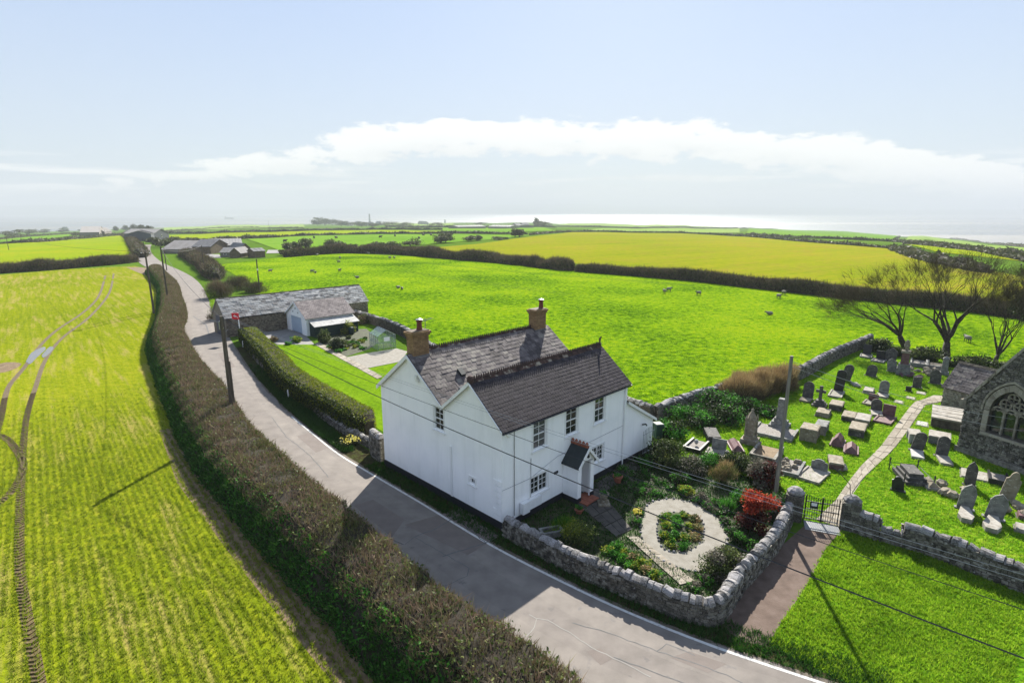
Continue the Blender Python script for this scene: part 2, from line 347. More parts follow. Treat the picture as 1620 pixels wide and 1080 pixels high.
M['ridge'] = surf('mossy_ridge_tile', [(0.03, 0.018, 0.015), (0.07, 0.035, 0.028), (0.30, 0.26, 0.20)], 3.2, pos=[0.35, 0.56, 0.74], rough=0.9, island=0.25)
M['crest'] = plain('crested_tile', (0.055, 0.03, 0.027), 0.85, var=0.4)
M['terracotta'] = surf('terracotta', [(0.20, 0.06, 0.035), (0.30, 0.10, 0.06)], 5.0, rough=0.8)
M['pot'] = surf('red_chimney_pot', [(0.11, 0.03, 0.022), (0.18, 0.05, 0.035)], 5.0, rough=0.7)
M['lead'] = plain('lead_flashing', (0.10, 0.105, 0.115), 0.5)
M['glass'] = surf('window_glass', [(0.006, 0.010, 0.010), (0.02, 0.028, 0.026), (0.05, 0.055, 0.05)], 2.2, rough=0.05, spec=0.7)
M['blind'] = surf('window_glass_with_blind', [(0.07, 0.07, 0.075), (0.12, 0.12, 0.12)], 2.0, rough=0.15, spec=0.6)
M['bluedoor'] = plain('pale_blue_door', (0.42, 0.50, 0.60), 0.5, var=0.04)
M['greydoor'] = plain('grey_blue_front_door', (0.45, 0.48, 0.53), 0.5, var=0.05)
M['greenwood'] = surf('dark_green_boards', [(0.006, 0.022, 0.018), (0.012, 0.034, 0.028)], 3.0, rough=0.6)
M['stone'] = surf('grey_limestone', [(0.0425, 0.0382, 0.0323), (0.1190, 0.1062, 0.0850), (0.2380, 0.2210, 0.1870)], 5.0, island=0.32, bump=0.6, bscale=12, rough=0.95, spots=(7.0, 0.6, (0.33, 0.32, 0.29)))
M['mortar'] = surf('dark_wall_mortar', [(0.0280, 0.0240, 0.0176), (0.0640, 0.0560, 0.0440), (0.1040, 0.0960, 0.0720)], 3.0, bump=0.8, bscale=10, rough=1.0)
M['coping'] = surf('lichened_coping_stone', [(0.0613, 0.0563, 0.0513), (0.2053, 0.1954, 0.1896), (0.3080, 0.2923, 0.2923)], 4.0, pos=[0.3, 0.5, 0.72], island=0.3, bump=0.5, bscale=10, rough=0.95, spots=(4.5, 0.56, (0.09, 0.085, 0.07)))
M['church'] = surf('church_rubble', [(0.041, 0.038, 0.032), (0.108, 0.101, 0.086), (0.216, 0.203, 0.176)], 5.0, island=0.32, bump=0.6, bscale=10, rough=0.95, spots=(7.0, 0.6, (0.33, 0.32, 0.29)))
M['dressed'] = surf('dressed_stone', [(0.128, 0.112, 0.090), (0.225, 0.203, 0.165), (0.300, 0.277, 0.232)], 2.4, island=0.3, bump=0.4, bscale=10, rough=0.95, spots=(7.0, 0.6, (0.33, 0.32, 0.29)))
M['barnwall'] = surf('barn_rubble', [(0.07, 0.06, 0.045), (0.16, 0.135, 0.10), (0.25, 0.215, 0.165)], 5.0, island=0.32, bump=0.6, bscale=10, rough=0.95, spots=(7.0, 0.6, (0.28, 0.26, 0.22)))
M['g_dark'] = surf('dark_granite', [(0.012, 0.012, 0.015), (0.03, 0.03, 0.034)], 5.0, rough=0.35)
M['g_slate'] = surf('slate_gravestone', [(0.035, 0.033, 0.033), (0.075, 0.07, 0.065), (0.16, 0.15, 0.13)], 4.0, pos=[0.3, 0.55, 0.8], bump=0.3, rough=0.85, spots=(7.0, 0.64, (0.33, 0.32, 0.29)))
M['g_grey'] = surf('grey_gravestone', [(0.078, 0.078, 0.075), (0.156, 0.156, 0.146), (0.234, 0.234, 0.221)], 4.0, bump=0.3, rough=0.9, spots=(7.0, 0.62, (0.33, 0.32, 0.29)))
M['g_pale'] = surf('pale_gravestone', [(0.165, 0.149, 0.121), (0.253, 0.231, 0.198), (0.319, 0.303, 0.270)], 3.5, bump=0.3, rough=0.9)
M['g_buff'] = surf('buff_gravestone', [(0.120, 0.102, 0.072), (0.204, 0.174, 0.126), (0.264, 0.234, 0.180)], 3.5, bump=0.3, rough=0.9, spots=(7.0, 0.6, (0.33, 0.32, 0.29)))
M['g_red'] = surf('red_granite', [(0.0694, 0.0304, 0.0294), (0.1128, 0.0564, 0.0588), (0.1476, 0.0825, 0.0882)], 4.0, rough=0.6)
M['g_white'] = surf('white_marble', [(0.260, 0.255, 0.240), (0.340, 0.335, 0.320)], 3.5, rough=0.7)
M['chip'] = surf('grave_chippings', [(0.110, 0.090, 0.080), (0.200, 0.180, 0.160), (0.260, 0.240, 0.220)], 14, bump=0.6, bscale=30)
M['pole'] = surf('weathered_pole', [(0.035, 0.028, 0.022), (0.08, 0.066, 0.052), (0.14, 0.12, 0.095)], 2.0, stretch=(6, 6, 0.5), rough=0.9)
M['polepale'] = surf('pale_weathered_pole', [(0.10, 0.09, 0.075), (0.18, 0.165, 0.14), (0.26, 0.24, 0.20)], 2.0, stretch=(6, 6, 0.5), rough=0.9)
M['iron'] = plain('black_iron', (0.012, 0.012, 0.014), 0.5)
M['steel'] = plain('grey_steel', (0.30, 0.31, 0.32), 0.4, 0.6)
M['wire'] = plain('cable', (0.02, 0.02, 0.022), 0.6)
M['wire_pale'] = plain('pale_cable', (0.30, 0.30, 0.30), 0.5)
M['red'] = plain('red_board', (0.62, 0.012, 0.03), 0.45, var=0.05)
M['brick'] = None
M['bark'] = surf('tree_bark', [(0.015, 0.012, 0.008), (0.04, 0.032, 0.022), (0.075, 0.062, 0.045)], 4.0, rough=0.95, bump=0.5)
M['twig'] = leafmat('bare_twig', [(0.048, 0.035, 0.024), (0.120, 0.088, 0.056), (0.208, 0.160, 0.096)], 0.1, 0.8, patch=(.12, (.6, .65, .6)))
M['twig_tree'] = leafmat('tree_twig', [(0.03, 0.025, 0.015), (0.06, 0.048, 0.028), (0.10, 0.08, 0.045)], 0.05, 0.8)
M['hedge_twig'] = leafmat('hedge_twig', [(0.0723, 0.0476, 0.0314), (0.1717, 0.1122, 0.0765), (0.2771, 0.1972, 0.1386), (0.1581, 0.1581, 0.0595)], 0.15, 0.8, patch=(.45, (.62, .72, .5)))
M['hedge_leaf'] = leafmat('olive_hedge_leaf', [(0.027, 0.047, 0.011), (0.081, 0.115, 0.027), (0.176, 0.189, 0.061)], 0.3, patch=(.5, (.5, .6, .5)))
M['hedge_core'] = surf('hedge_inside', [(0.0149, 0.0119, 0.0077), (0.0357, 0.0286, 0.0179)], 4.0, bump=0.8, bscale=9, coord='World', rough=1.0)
M['green_leaf'] = leafmat('fresh_green_leaf', [(0.0168, 0.0864, 0.0120), (0.0432, 0.1728, 0.0168), (0.1008, 0.2736, 0.0288)], 0.4, patch=(.8, (.5, .6, .55)))
M['dark_leaf'] = leafmat('dark_evergreen_leaf', [(0.0068, 0.0136, 0.0043), (0.0170, 0.0323, 0.0093), (0.0425, 0.0595, 0.0187)], 0.25)
M['clip_leaf'] = leafmat('clipped_hedge_leaf', [(0.05, 0.09, 0.005), (0.12, 0.16, 0.008), (0.22, 0.23, 0.015)], 0.35)
M['yellow_leaf'] = leafmat('yellow_green_leaf', [(0.10, 0.15, 0.01), (0.19, 0.24, 0.02), (0.30, 0.30, 0.05)], 0.4)
M['red_leaf'] = leafmat('red_young_leaf', [(0.1290, 0.0149, 0.0090), (0.3224, 0.0347, 0.0162), (0.4433, 0.0990, 0.0450)], 0.35)
M['maroon_leaf'] = leafmat('maroon_leaf', [(0.0280, 0.0064, 0.0064), (0.0640, 0.0144, 0.0128), (0.1120, 0.0280, 0.0224)], 0.3)
M['rust_twig'] = leafmat('rusty_twig', [(0.1428, 0.0900, 0.0480), (0.2677, 0.1800, 0.0800), (0.3749, 0.3038, 0.1440)], 0.25)
M['silver_leaf'] = leafmat('silvery_leaf', [(0.05, 0.05, 0.035), (0.12, 0.11, 0.08), (0.22, 0.20, 0.15)], 0.25)
M['flower'] = leafmat('yellow_flower', [(0.55, 0.45, 0.02), (0.70, 0.62, 0.10), (0.75, 0.72, 0.35)], 0.3)
M['grassblade'] = leafmat('grass_blade', [(0.0713, 0.1793, 0.0070), (0.1587, 0.3025, 0.0100), (0.2875, 0.4125, 0.0250)], 0.6, patch=(.55, (.62, .68, .6)))
M['cropblade'] = leafmat('crop_blade', [(0.10, 0.16, 0.006), (0.17, 0.23, 0.010), (0.26, 0.28, 0.03)], 0.6, patch=(.35, (.75, .8, .7)))
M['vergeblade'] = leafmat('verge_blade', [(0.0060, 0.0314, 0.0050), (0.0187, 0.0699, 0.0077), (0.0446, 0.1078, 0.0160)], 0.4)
M['wool'] = surf('sheep_wool', [(0.1680, 0.1560, 0.1320), (0.2400, 0.2280, 0.2000)], 8.0, bump=0.8, bscale=14, rough=1.0)
M['sheepface'] = plain('sheep_face', (0.05, 0.045, 0.04), 0.8)
M['cowhide'] = plain('cow_hide', (0.03, 0.022, 0.018), 0.8)
M['corr'] = surf('corrugated_asbestos', [(0.16, 0.15, 0.145), (0.27, 0.26, 0.25)], 1.4, rough=0.9, island=0.4)
M['corr_pale'] = surf('pale_corrugated_sheet', [(0.200, 0.180, 0.165), (0.275, 0.255, 0.240)], 0.6, rough=0.8, island=0.3)
M['corr_dark'] = surf('dark_corrugated_sheet', [(0.07, 0.07, 0.075), (0.13, 0.13, 0.135)], 1.0, rough=0.7, island=0.4)
M['rustwall'] = surf('rusty_boards', [(0.10, 0.07, 0.045), (0.20, 0.15, 0.10)], 1.5, rough=0.9)
M['farwall'] = plain('far_pale_wall', (0.30, 0.29, 0.27), 0.8)
M['farstone'] = plain('far_stone_wall', (0.20, 0.18, 0.155), 0.9)
M['shedblue'] = plain('blue_grey_cladding', (0.075, 0.08, 0.10), 0.6)
M['farleaf'] = leafmat('far_tree_leaf', [(0.039, 0.052, 0.019), (0.078, 0.085, 0.036), (0.117, 0.117, 0.058)], 0.2)
M['hill'] = surf('far_hill', [(0.05, 0.07, 0.05), (0.09, 0.11, 0.08)], 0.0015, coord='World', rough=1.0)
def brickmat():
    m, N, L = new_mat('buff_brick')
    out = N.new('ShaderNodeOutputMaterial'); b = N.new('ShaderNodeBsdfPrincipled'); L.new(b.outputs[0], out.inputs[0])
    tc = N.new('ShaderNodeTexCoord'); sp = N.new('ShaderNodeSeparateXYZ'); L.new(tc.outputs['Object'], sp.inputs[0])
    cb = N.new('ShaderNodeCombineXYZ'); L.new(mth(N, L, 'ADD', sp.outputs[0], sp.outputs[1]), cb.inputs[0]); L.new(sp.outputs[2], cb.inputs[1])
    br = N.new('ShaderNodeTexBrick'); L.new(cb.outputs[0], br.inputs[0]); br.inputs['Scale'].default_value = 4.4
    br.inputs['Color1'].default_value = (0.24, 0.14, 0.06, 1); br.inputs['Color2'].default_value = (0.33, 0.205, 0.095, 1); br.inputs['Mortar'].default_value = (0.10, 0.075, 0.05, 1)
    br.inputs['Mortar Size'].default_value = 0.025; br.inputs['Bias'].default_value = -0.1; br.inputs['Row Height'].default_value = 0.33; br.inputs['Brick Width'].default_value = 0.95
    mx = N.new('ShaderNodeMix'); mx.data_type = 'RGBA'; mx.blend_type = 'MULTIPLY'; mx.inputs[0].default_value = 0.6
    rp = ramp(N, [(0.55, 0.5, 0.5), (1, 1, 1)], [0.35, 0.6]); L.new(noise(N, L, tc.outputs['Object'], 5.0), rp.inputs[0])
    L.new(br.outputs['Color'], mx.inputs[6]); L.new(rp.outputs[0], mx.inputs[7]); L.new(mx.outputs[2], b.inputs['Base Color']); b.inputs['Roughness'].default_value = 0.9
    bp = N.new('ShaderNodeBump'); bp.inputs['Strength'].default_value = 0.6; bp.inputs['Distance'].default_value = 0.02; bp.invert = True
    L.new(br.outputs['Fac'], bp.inputs['Height']); L.new(bp.outputs[0], b.inputs['Normal'])
    return m
M['brick'] = brickmat()
def seamat():
    m, N, L = new_mat('estuary_water')
    out = N.new('ShaderNodeOutputMaterial'); pos = N.new('ShaderNodeNewGeometry').outputs['Position']
    w = N.new('ShaderNodeBsdfPrincipled'); w.inputs['Base Color'].default_value = (0.10, 0.10, 0.10, 1); w.inputs['Roughness'].default_value = 0.36; w.inputs['Specular IOR Level'].default_value = 0.6
    bp = N.new('ShaderNodeBump'); bp.inputs['Strength'].default_value = 1.0; bp.inputs['Distance'].default_value = 2.5
    L.new(noise(N, L, pos, 0.02, 6, 0.6), bp.inputs['Height']); L.new(bp.outputs[0], w.inputs['Normal'])
    s = N.new('ShaderNodeBsdfPrincipled'); s.inputs['Base Color'].default_value = (0.15, 0.14, 0.135, 1); s.inputs['Roughness'].default_value = 0.7
    mp = N.new('ShaderNodeMapping'); L.new(pos, mp.inputs[0]); mp.inputs['Scale'].default_value = (0.16, 1, 1); mp.inputs['Rotation'].default_value = (0, 0, 0.12)
    rp = ramp(N, [(0, 0, 0), (1, 1, 1)], [0.5, 0.58]); L.new(noise(N, L, mp.outputs[0], 0.0011, 4), rp.inputs[0])
    mx = N.new('ShaderNodeMixShader'); L.new(rp.outputs[0], mx.inputs[0]); L.new(w.outputs[0], mx.inputs[1]); L.new(s.outputs[0], mx.inputs[2]); L.new(mx.outputs[0], out.inputs[0])
    return m
M['sea'] = seamat()

# ------------------------------------------------------------------ the setting: ground, sea, far coast, fields, road
def struct(o): o['kind'] = 'structure'; return o
def build_ground():
    rs = np.concatenate([[4, 20, 60, 110], np.geomspace(150, 5200, 110)]); th = np.radians(np.arange(0, 360, 1.5)); n = len(th)
    X = np.concatenate([[0], (rs[:, None] * np.sin(th)).ravel()]); Y = np.concatenate([[0], (rs[:, None] * np.cos(th)).ravel()])
    Vv = np.c_[X, Y, terrain(X, Y)]
    i, k = np.meshgrid(np.arange(len(rs) - 1), np.arange(n), indexing='ij'); i = i.ravel(); k = k.ravel(); k2 = (k + 1) % n
    q = np.c_[1 + i * n + k, 1 + i * n + k2, 1 + (i + 1) * n + k2, 1 + (i + 1) * n + k][:, ::-1]
    tri = [(0, 1 + int(a), 1 + int((a + 1) % n)) for a in range(n)]
    o = obj('ground', Vv, [tuple(map(int, f)) for f in q] + [t[::-1] for t in tri], M['ground'], smooth=True); struct(o)
    rs = [600, 1500, 3000, 6000, 10000, 15000]; th = np.radians(np.arange(0, 360, 3)); n = len(th)
    Vv = [(r * math.sin(t), r * math.cos(t), -59.0) for r in rs for t in th]
    Fc = [(i * n + (k + 1) % n, i * n + k, (i + 1) * n + k, (i + 1) * n + (k + 1) % n) for i in range(len(rs) - 1) for k in range(n)]
    struct(obj('sea', Vv, Fc, M['sea']))
    # the far coast across the channel
    rng = np.random.default_rng(4); th = np.radians(np.arange(-70, 70.1, 0.5)); t = np.degrees(th)
    top = 75 + 38 * np.sin(t * 0.11 + 0.6) + 16 * np.sin(t * 0.31) + 8 * np.sin(t * 0.83 + 2) + 30 * np.exp(-((t + 2) / 14) ** 2)
    top = np.clip(top, 12, 190); n = len(th); Vv = []
    for r, fr in ((12200, 0.0), (12800, 0.55), (13600, 1.0), (14800, 0.4)):
        Vv += [(r * math.sin(a), r * math.cos(a), -62 + (h + 62) * fr) for a, h in zip(th, top)]
    Fc = [(i * n + k, i * n + k + 1, (i + 1) * n + k + 1, (i + 1) * n + k) for i in range(3) for k in range(n - 1)]
    struct(obj('hills', Vv, Fc, M['hill'], smooth=True))
build_ground()

def inside(P, poly):
    x, y = P[:, 0], P[:, 1]; r = np.zeros(len(P), bool); n = len(poly); j = n - 1
    for i in range(n):
        xi, yi = poly[i][0], poly[i][1]; xj, yj = poly[j][0], poly[j][1]
        c = ((yi > y) != (yj > y)) & (x < (xj - xi) * (y - yi) / (yj - yi + 1e-12) + xi); r ^= c; j = i
    return r
def dense(poly, step, closed=True):
    out = []; n = len(poly)
    for i in range(n if closed else n - 1):
        a = np.array(poly[i][:2]); b = np.array(poly[(i + 1) % n][:2]); k = max(1, int(np.linalg.norm(b - a) / step))
        out += [tuple(a + (b - a) * t / k) for t in range(k)]
    if not closed: out.append(tuple(poly[-1][:2]))
    return out
def smooth_line(pts, k=4):
    """Catmull-Rom through the points"""
    P = [np.array(p[:2], float) for p in pts]; P = [2 * P[0] - P[1]] + P + [2 * P[-1] - P[-2]]; out = []
    for i in range(1, len(P) - 2):
        for t in np.arange(k) / k:
            a, b, c, d = P[i - 1:i + 3]
            out.append(0.5 * (2 * b + (c - a) * t + (2 * a - 5 * b + 4 * c - d) * t * t + (3 * b - a - 3 * c + d) * t ** 3))
    out.append(P[-2]); return out
def sheet(name, poly, mat, lift=0.004, kind='structure', parent=None):
    """a flat piece of ground laid over the terrain"""
    P = np.array([p[:2] for p in poly]); far = np.hypot(P[:, 0], P[:, 1]).max()
    if far < 150:
        Vv = [(p[0], p[1], lift) for p in P]
        a = sum(P[i][0] * P[(i + 1) % len(P)][1] - P[(i + 1) % len(P)][0] * P[i][1] for i in range(len(P)))
        f = tuple(range(len(P))); o = obj(name, Vv, [f if a > 0 else f[::-1]], mat, parent)
    else:
        size = max(np.ptp(P[:, 0]), np.ptp(P[:, 1])); st = size / 36
        B = dense(poly, st); n = len(B)
        gx, gy = np.meshgrid(np.arange(P[:, 0].min(), P[:, 0].max(), st), np.arange(P[:, 1].min(), P[:, 1].max(), st)); G = np.c_[gx.ravel(), gy.ravel()]
        G = G[inside(G, B)]
        vs, es, fs, *_ = delaunay_2d_cdt([Vector(p) for p in B] + [Vector(p) for p in G], [(i, (i + 1) % n) for i in range(n)], [], 1, 1e-4)
        A = np.array([(v.x, v.y) for v in vs]); r = np.hypot(A[:, 0], A[:, 1])
        z = terrain(A[:, 0], A[:, 1]) + lift + np.clip(r - 120, 0, None) * 0.0009
        Fc = []
        for f in fs:
            a, b, c = (A[i] for i in f[:3]); Fc.append(tuple(f) if (b[0] - a[0]) * (c[1] - a[1]) - (b[1] - a[1]) * (c[0] - a[0]) > 0 else tuple(f)[::-1])
        o = obj(name, np.c_[A, z], Fc, mat, parent)
    if kind: o['kind'] = kind
    return o
def strip(name, line, w0, w1, mat, lift, parent=None, kind=None):
    """a band along a line, from w0 to w1 sideways (left positive)"""
    P = [np.array(p[:2]) for p in line]; Vv = []; n = len(P)
    for i, p in enumerate(P):
        d = P[min(i + 1, n - 1)] - P[max(i - 1, 0)]; d = d / np.linalg.norm(d); s = np.array([-d[1], d[0]])
        a = w0[i] if hasattr(w0, '__len__') else w0; b = w1[i] if hasattr(w1, '__len__') else w1
        for w in (a, b):
            q = p + s * w; Vv.append((q[0], q[1], float(terrain(q[0], q[1])) + lift + max(0, np.hypot(*q) - 120) * 0.0009))
    Fc = [(2 * i, 2 * i + 2, 2 * i + 3, 2 * i + 1) for i in range(n - 1)]
    o = obj(name, Vv, Fc, mat, parent)
    if kind: o['kind'] = kind
    return o
G = lambda *pts: [xy(*p) for p in pts]

near_field = [xy(*p) for p in [(228, 552), (247, 500), (252, 470), (240, 428), (213, 421), (111, 426), (0, 434)]]
near_field = [(-6.0 + 9.0, 16.9 - 9.4), (-6.01, 16.87), (-10.41, 21.45), (-18.1, 29.7), (-27.4, 42.0), (-40.4, 59.9)] + [xy(250, 492), xy(256, 466), xy(244, 428), xy(213, 421), xy(111, 426), xy(-60, 440), xy(-300, 520), (-60, 20), (-40, 2), (0, 2)]
struct(sheet('crop_field', near_field, M['crop'], 0.006))
struct(sheet('second_crop_field', G((-60, 389), (0, 386), (75, 382), (195, 373), (212, 391), (222, 404), (205, 409), (110, 418), (0, 425), (-60, 430)), M['crop2'], 0.01))
struct(sheet('pasture', G((345, 419), (430, 409), (530, 401), (560, 402), (700, 408), (830, 419), (915, 429), (1100, 443), (1330, 470), (1480, 484), (1660, 506), (1660, 600), (1560, 572), (1480, 560), (1378, 536), (1255, 603), (1036, 664), (900, 640), (760, 575), (641, 534), (590, 512), (585, 500), (415, 476), (380, 440)), M['pasture'], 0.006))
struct(sheet('yellow_field', G((640, 396), (700, 391), (760, 386), (905, 368), (1000, 369), (1100, 371), (1200, 377), (1290, 385), (1410, 394), (1450, 411), (1560, 428), (1640, 441), (1640, 484), (1480, 466), (1330, 452), (1100, 431), (915, 418), (830, 411), (700, 400)), M['yellow'], 0.05))
struct(sheet('middle_pasture', G((390, 379), (520, 371.5), (720, 371), (835, 373), (800, 378), (650, 389), (540, 396), (440, 396)), M['far_green'], 0.05))
for nm, pts, mt in [
    ('yellow_strip_field', [(268, 373), (400, 368), (560, 365), (700, 366), (690, 368.5), (500, 371), (330, 379.5), (268, 381)], 'crop2'),
    ('far_field', [(258, 356), (480, 353), (482, 360), (260, 366)], 'far_pale'),
    ('far_field', [(0, 379), (80, 372), (160, 367), (165, 370), (75, 379), (0, 384)], 'far_green'),
    ('far_field', [(600, 353), (720, 353), (716, 357), (610, 357)], 'far_pale'),
    ('far_field', [(900, 353.5), (1150, 354.5), (1190, 360), (1000, 360), (880, 357.5)], 'far_pale'),
    ('far_field', [(1185, 362), (1300, 364), (1425, 372), (1415, 383), (1290, 378), (1180, 371)], 'far_green'),
    ('far_field', [(1438, 374), (1640, 394), (1640, 405), (1430, 385)], 'far_pale'),
    ('far_field', [(1432, 387), (1640, 408), (1640, 416), (1480, 399)], 'crop2'),
    ('far_field', [(1425, 394), (1600, 422), (1590, 430), (1560, 426), (1455, 409)], 'far_green'),
    ('far_field', [(700, 361), (860, 360.5), (880, 366), (800, 369), (700, 366)], 'far_green'),
    ('far_field', [(960, 362), (1170, 362), (1170, 369), (1000, 367.5), (905, 366)], 'far_pale')]:
    struct(sheet(nm, G(*pts), M[mt], 0.05))

# road: its right edge as seen in the photo, about 4.8 m wide
road_px = [(1450, 1124), (1325, 1082), (1133, 1018), (996, 964), (900, 920), (780, 859), (671, 794), (590, 747), (540, 717), (500, 686), (453, 647), (407, 599), (379, 560), (355, 519), (340, 490), (330, 472), (319, 452), (304, 438), (284, 427.5)]
road_r = smooth_line([xy(*p) for p in road_px] + [(-104, 168), (-128, 202), (-150, 236), (-172, 272)], 4)
wid = np.interp(np.arange(len(road_r)), [0, 30, 48, 60, len(road_r)], [4.7, 4.7, 5.2, 5.6, 5.4])
road = struct(strip('road', road_r, np.zeros(len(wid)), wid, M['tar'], 0.012))
n_line = 40
for w0, w1, sd in ((.75, 1.5, 5), (2.9, 3.7, 6)):
    rq = random.Random(sd); Lw = dense([tuple(p) for p in road_r[:60]], .5, False); nw = len(Lw)
    strip('worn_band', Lw, [w0 + .12 * math.sin(i * .13 + sd) + rq.uniform(-.05, .05) for i in range(nw)], [w1 + .14 * math.sin(i * .17) + rq.uniform(-.05, .05) for i in range(nw)], M['tar_worn'], 0.0135, road)
strip('edge_line', road_r[:n_line], 0.12, 0.24, M['line'], 0.016, road)
rng = random.Random(3)
def ground_shape(name, px, mat, lift, parent): return sheet(name, G(*px), mat, lift, None, parent)
for px in [[(703, 735 + 77), (742, 797), (764, 812), (752, 822), (790, 848), (740, 878), (640, 830)], [(560, 800), (590, 790), (640, 822), (620, 850)], [(928, 1030), (950, 1025), (968, 1042), (950, 1052)]]:
    ground_shape('tarmac_patch', px, M['patch'], 0.015, road)
def crack(px, w, mat, lift=0.0175):
    L = dense(G(*px), 0.25, False); L = [(p[0] + rng.uniform(-.03, .03), p[1] + rng.uniform(-.03, .03)) for p in L]
    strip('crack', L, -w / 2, w / 2, mat, lift, road)
crack([(838, 972), (848, 978), (866, 980), (900, 1000), (935, 1024), (970, 1040), (1030, 1072)], 0.032, M['crack'])
crack([(848, 978), (846, 992), (832, 1006)], 0.03, M['crack'])
crack([(640, 862), (655, 850), (742, 898), (738, 912), (700, 928)], 0.03, M['darkcrack'])
crack([(655, 850), (690, 836), (720, 818), (770, 860)], 0.045, M['darkcrack'])
crack([(700, 880), (770, 858), (776, 854)], 0.05, M['darkcrack'])
crack([(560, 812), (585, 838), (640, 862)], 0.06, M['darkcrack'])
crack([(970, 1040), (1050, 1068), (1110, 1090)], 0.03, M['darkcrack'])
crack([(905, 985), (960, 1000), (1040, 1030), (1120, 1055), (1180, 1082)], 0.03, M['darkcrack']); crack([(1040, 1030), (1055, 1018), (1100, 1036)], .03, M['darkcrack']); crack([(430, 660), (452, 690), (490, 720), (520, 755)], .04, M['darkcrack'])
for px in ([(1060, 1040), (1090, 1030), (1150, 1050), (1120, 1064)], [(470, 690), (490, 684), (520, 708), (500, 716)], [(345, 560), (356, 556), (372, 580), (360, 584)]): ground_shape('tarmac_patch', px, M['patch'], 0.015, road)
for k, px in enumerate([[(305, 500), (326, 514), (331, 530)], [(286, 446), (312, 443)]]): crack(px, 0.14, M['darkcrack'])
# verges, yards, paths
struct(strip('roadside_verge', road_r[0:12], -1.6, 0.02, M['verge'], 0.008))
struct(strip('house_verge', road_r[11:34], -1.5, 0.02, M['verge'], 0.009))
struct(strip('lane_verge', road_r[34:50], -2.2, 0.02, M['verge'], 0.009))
struct(sheet('churchyard', G((1283, 824), (1337, 842), (1400, 850), (1447, 865), (1528, 889), (1660, 940), (1700, 760), (1700, 600), (1560, 575), (1480, 562), (1378, 538), (1255, 603), (1036, 666), (1060, 720), (1150, 745), (1240, 790)), M['yard'], 0.010))
struct(sheet('front_green', G((1304, 872), (1330, 843), (1400, 851), (1447, 866), (1528, 891), (1620, 928), (1750, 990), (1750, 1200), (1420, 1108), (1325, 1074), (1216, 1019), (1236, 984), (1267, 940), (1287, 904)), M['yard'], 0.010))
struct(sheet('brown_track', G((1281, 824), (1331, 838), (1304, 871), (1288, 904), (1267, 940), (1236, 984), (1214, 1022), (1180, 1016), (1140, 992), (1146, 964), (1185, 925), (1240, 860)), M['track'], 0.016))
church_path = struct(sheet('church_path', G((1290, 822), (1322, 791), (1342, 762), (1361, 738), (1394, 705), (1418, 672), (1439, 644), (1455, 634), (1477, 625), (1494, 626), (1500, 634), (1464, 641), (1459, 648), (1440, 676), (1418, 706), (1365, 758), (1343, 791), (1330, 836)), M['flag'], 0.014))
lawn = struct(sheet('lawn', G((440, 545), (497, 545), (560, 578), (600, 600), (640, 640), (615, 690), (560, 650), (500, 612), (440, 560)), M['lawn'], 0.014))
struct(sheet('lawn', G((578, 584), (633, 573), (650, 590), (620, 604), (600, 597)), M['lawn'], 0.014))
struct(sheet('garage_yard', G((384, 548), (372, 520), (416, 522), (450, 518), (484, 531), (498, 545), (440, 546), (420, 534), (400, 524), (392, 530)), M['concrete'], 0.012))
struct(sheet('gravel_patch', G((548, 565), (590, 557), (627, 551), (645, 556), (633, 572), (578, 583)), M['gravel'], 0.014))
struct(sheet('vegetable_garden', G((500, 543), (540, 522), (580, 520), (600, 540), (584, 552), (548, 564), (520, 556)), M['bed'], 0.012))
struct(sheet('garden_bed', G((800, 828), (1075, 945), (1136, 955), (1262, 800), (1235, 768), (1060, 720), (1028, 706), (930, 768), (860, 802)), M['bed'], 0.010))
ring = smooth_line([xy(*p) for p in [(1020, 804), (1033, 793), (1066, 789), (1102, 797), (1131, 815), (1148, 838), (1150, 860), (1136, 882), (1122, 893), (1108, 904), (1080, 900), (1050, 888), (1028, 872), (1015, 851), (1014, 826), (1020, 804)]], 3)[:-1]
inner = smooth_line([xy(*p) for p in [(1044, 816), (1066, 810), (1098, 815), (1113, 829), (1111, 853), (1093, 870), (1066, 873), (1046, 864), (1039, 836), (1044, 816)]], 3)[:-1]
garden_path = struct(sheet('garden_path', ring, M['gravel'], 0.016))
struct(sheet('island_bed', inner, M['bed'], 0.020, None))
# flagstones from the porch and down to the lower wall, each laid singly
def flags(parent, quads, mat='flag'):
    for q in quads:
        c = sum(np.array(p) for p in q) / 4; b = [(p[0] + (c[0] - p[0]) * 0.06, p[1] + (c[1] - p[1]) * 0.06) for p in q]
        MB().hexa([(x, y, 0.0) for x, y in b], [(x, y, 0.045 + rng.uniform(0, .012)) for x, y in b]).build('flagstone', M[mat], parent)
def flag_grid(parent, a, b, c, d, nu, nv, mat='flag'):
    a, b, c, d = (np.array(p) for p in (a, b, c, d))
    P = lambda u, v: (a * (1 - u) + b * u) * (1 - v) + (d * (1 - u) + c * u) * v
    flags(parent, [[tuple(P(i / nu, j / nv)), tuple(P((i + 1) / nu, j / nv)), tuple(P((i + 1) / nu, (j + 1) / nv)), tuple(P(i / nu, (j + 1) / nv))] for i in range(nu) for j in range(nv)], mat)
flag_grid(garden_path, xy(990, 848), xy(1010, 850), xy(1100, 920), xy(1076, 926), 2, 7)
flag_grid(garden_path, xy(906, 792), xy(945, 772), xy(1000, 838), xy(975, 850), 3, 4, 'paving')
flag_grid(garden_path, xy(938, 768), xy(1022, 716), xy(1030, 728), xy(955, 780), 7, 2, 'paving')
flag_grid(lawn, xy(497, 545), xy(506, 542), xy(606, 596), xy(597, 600), 1, 14)
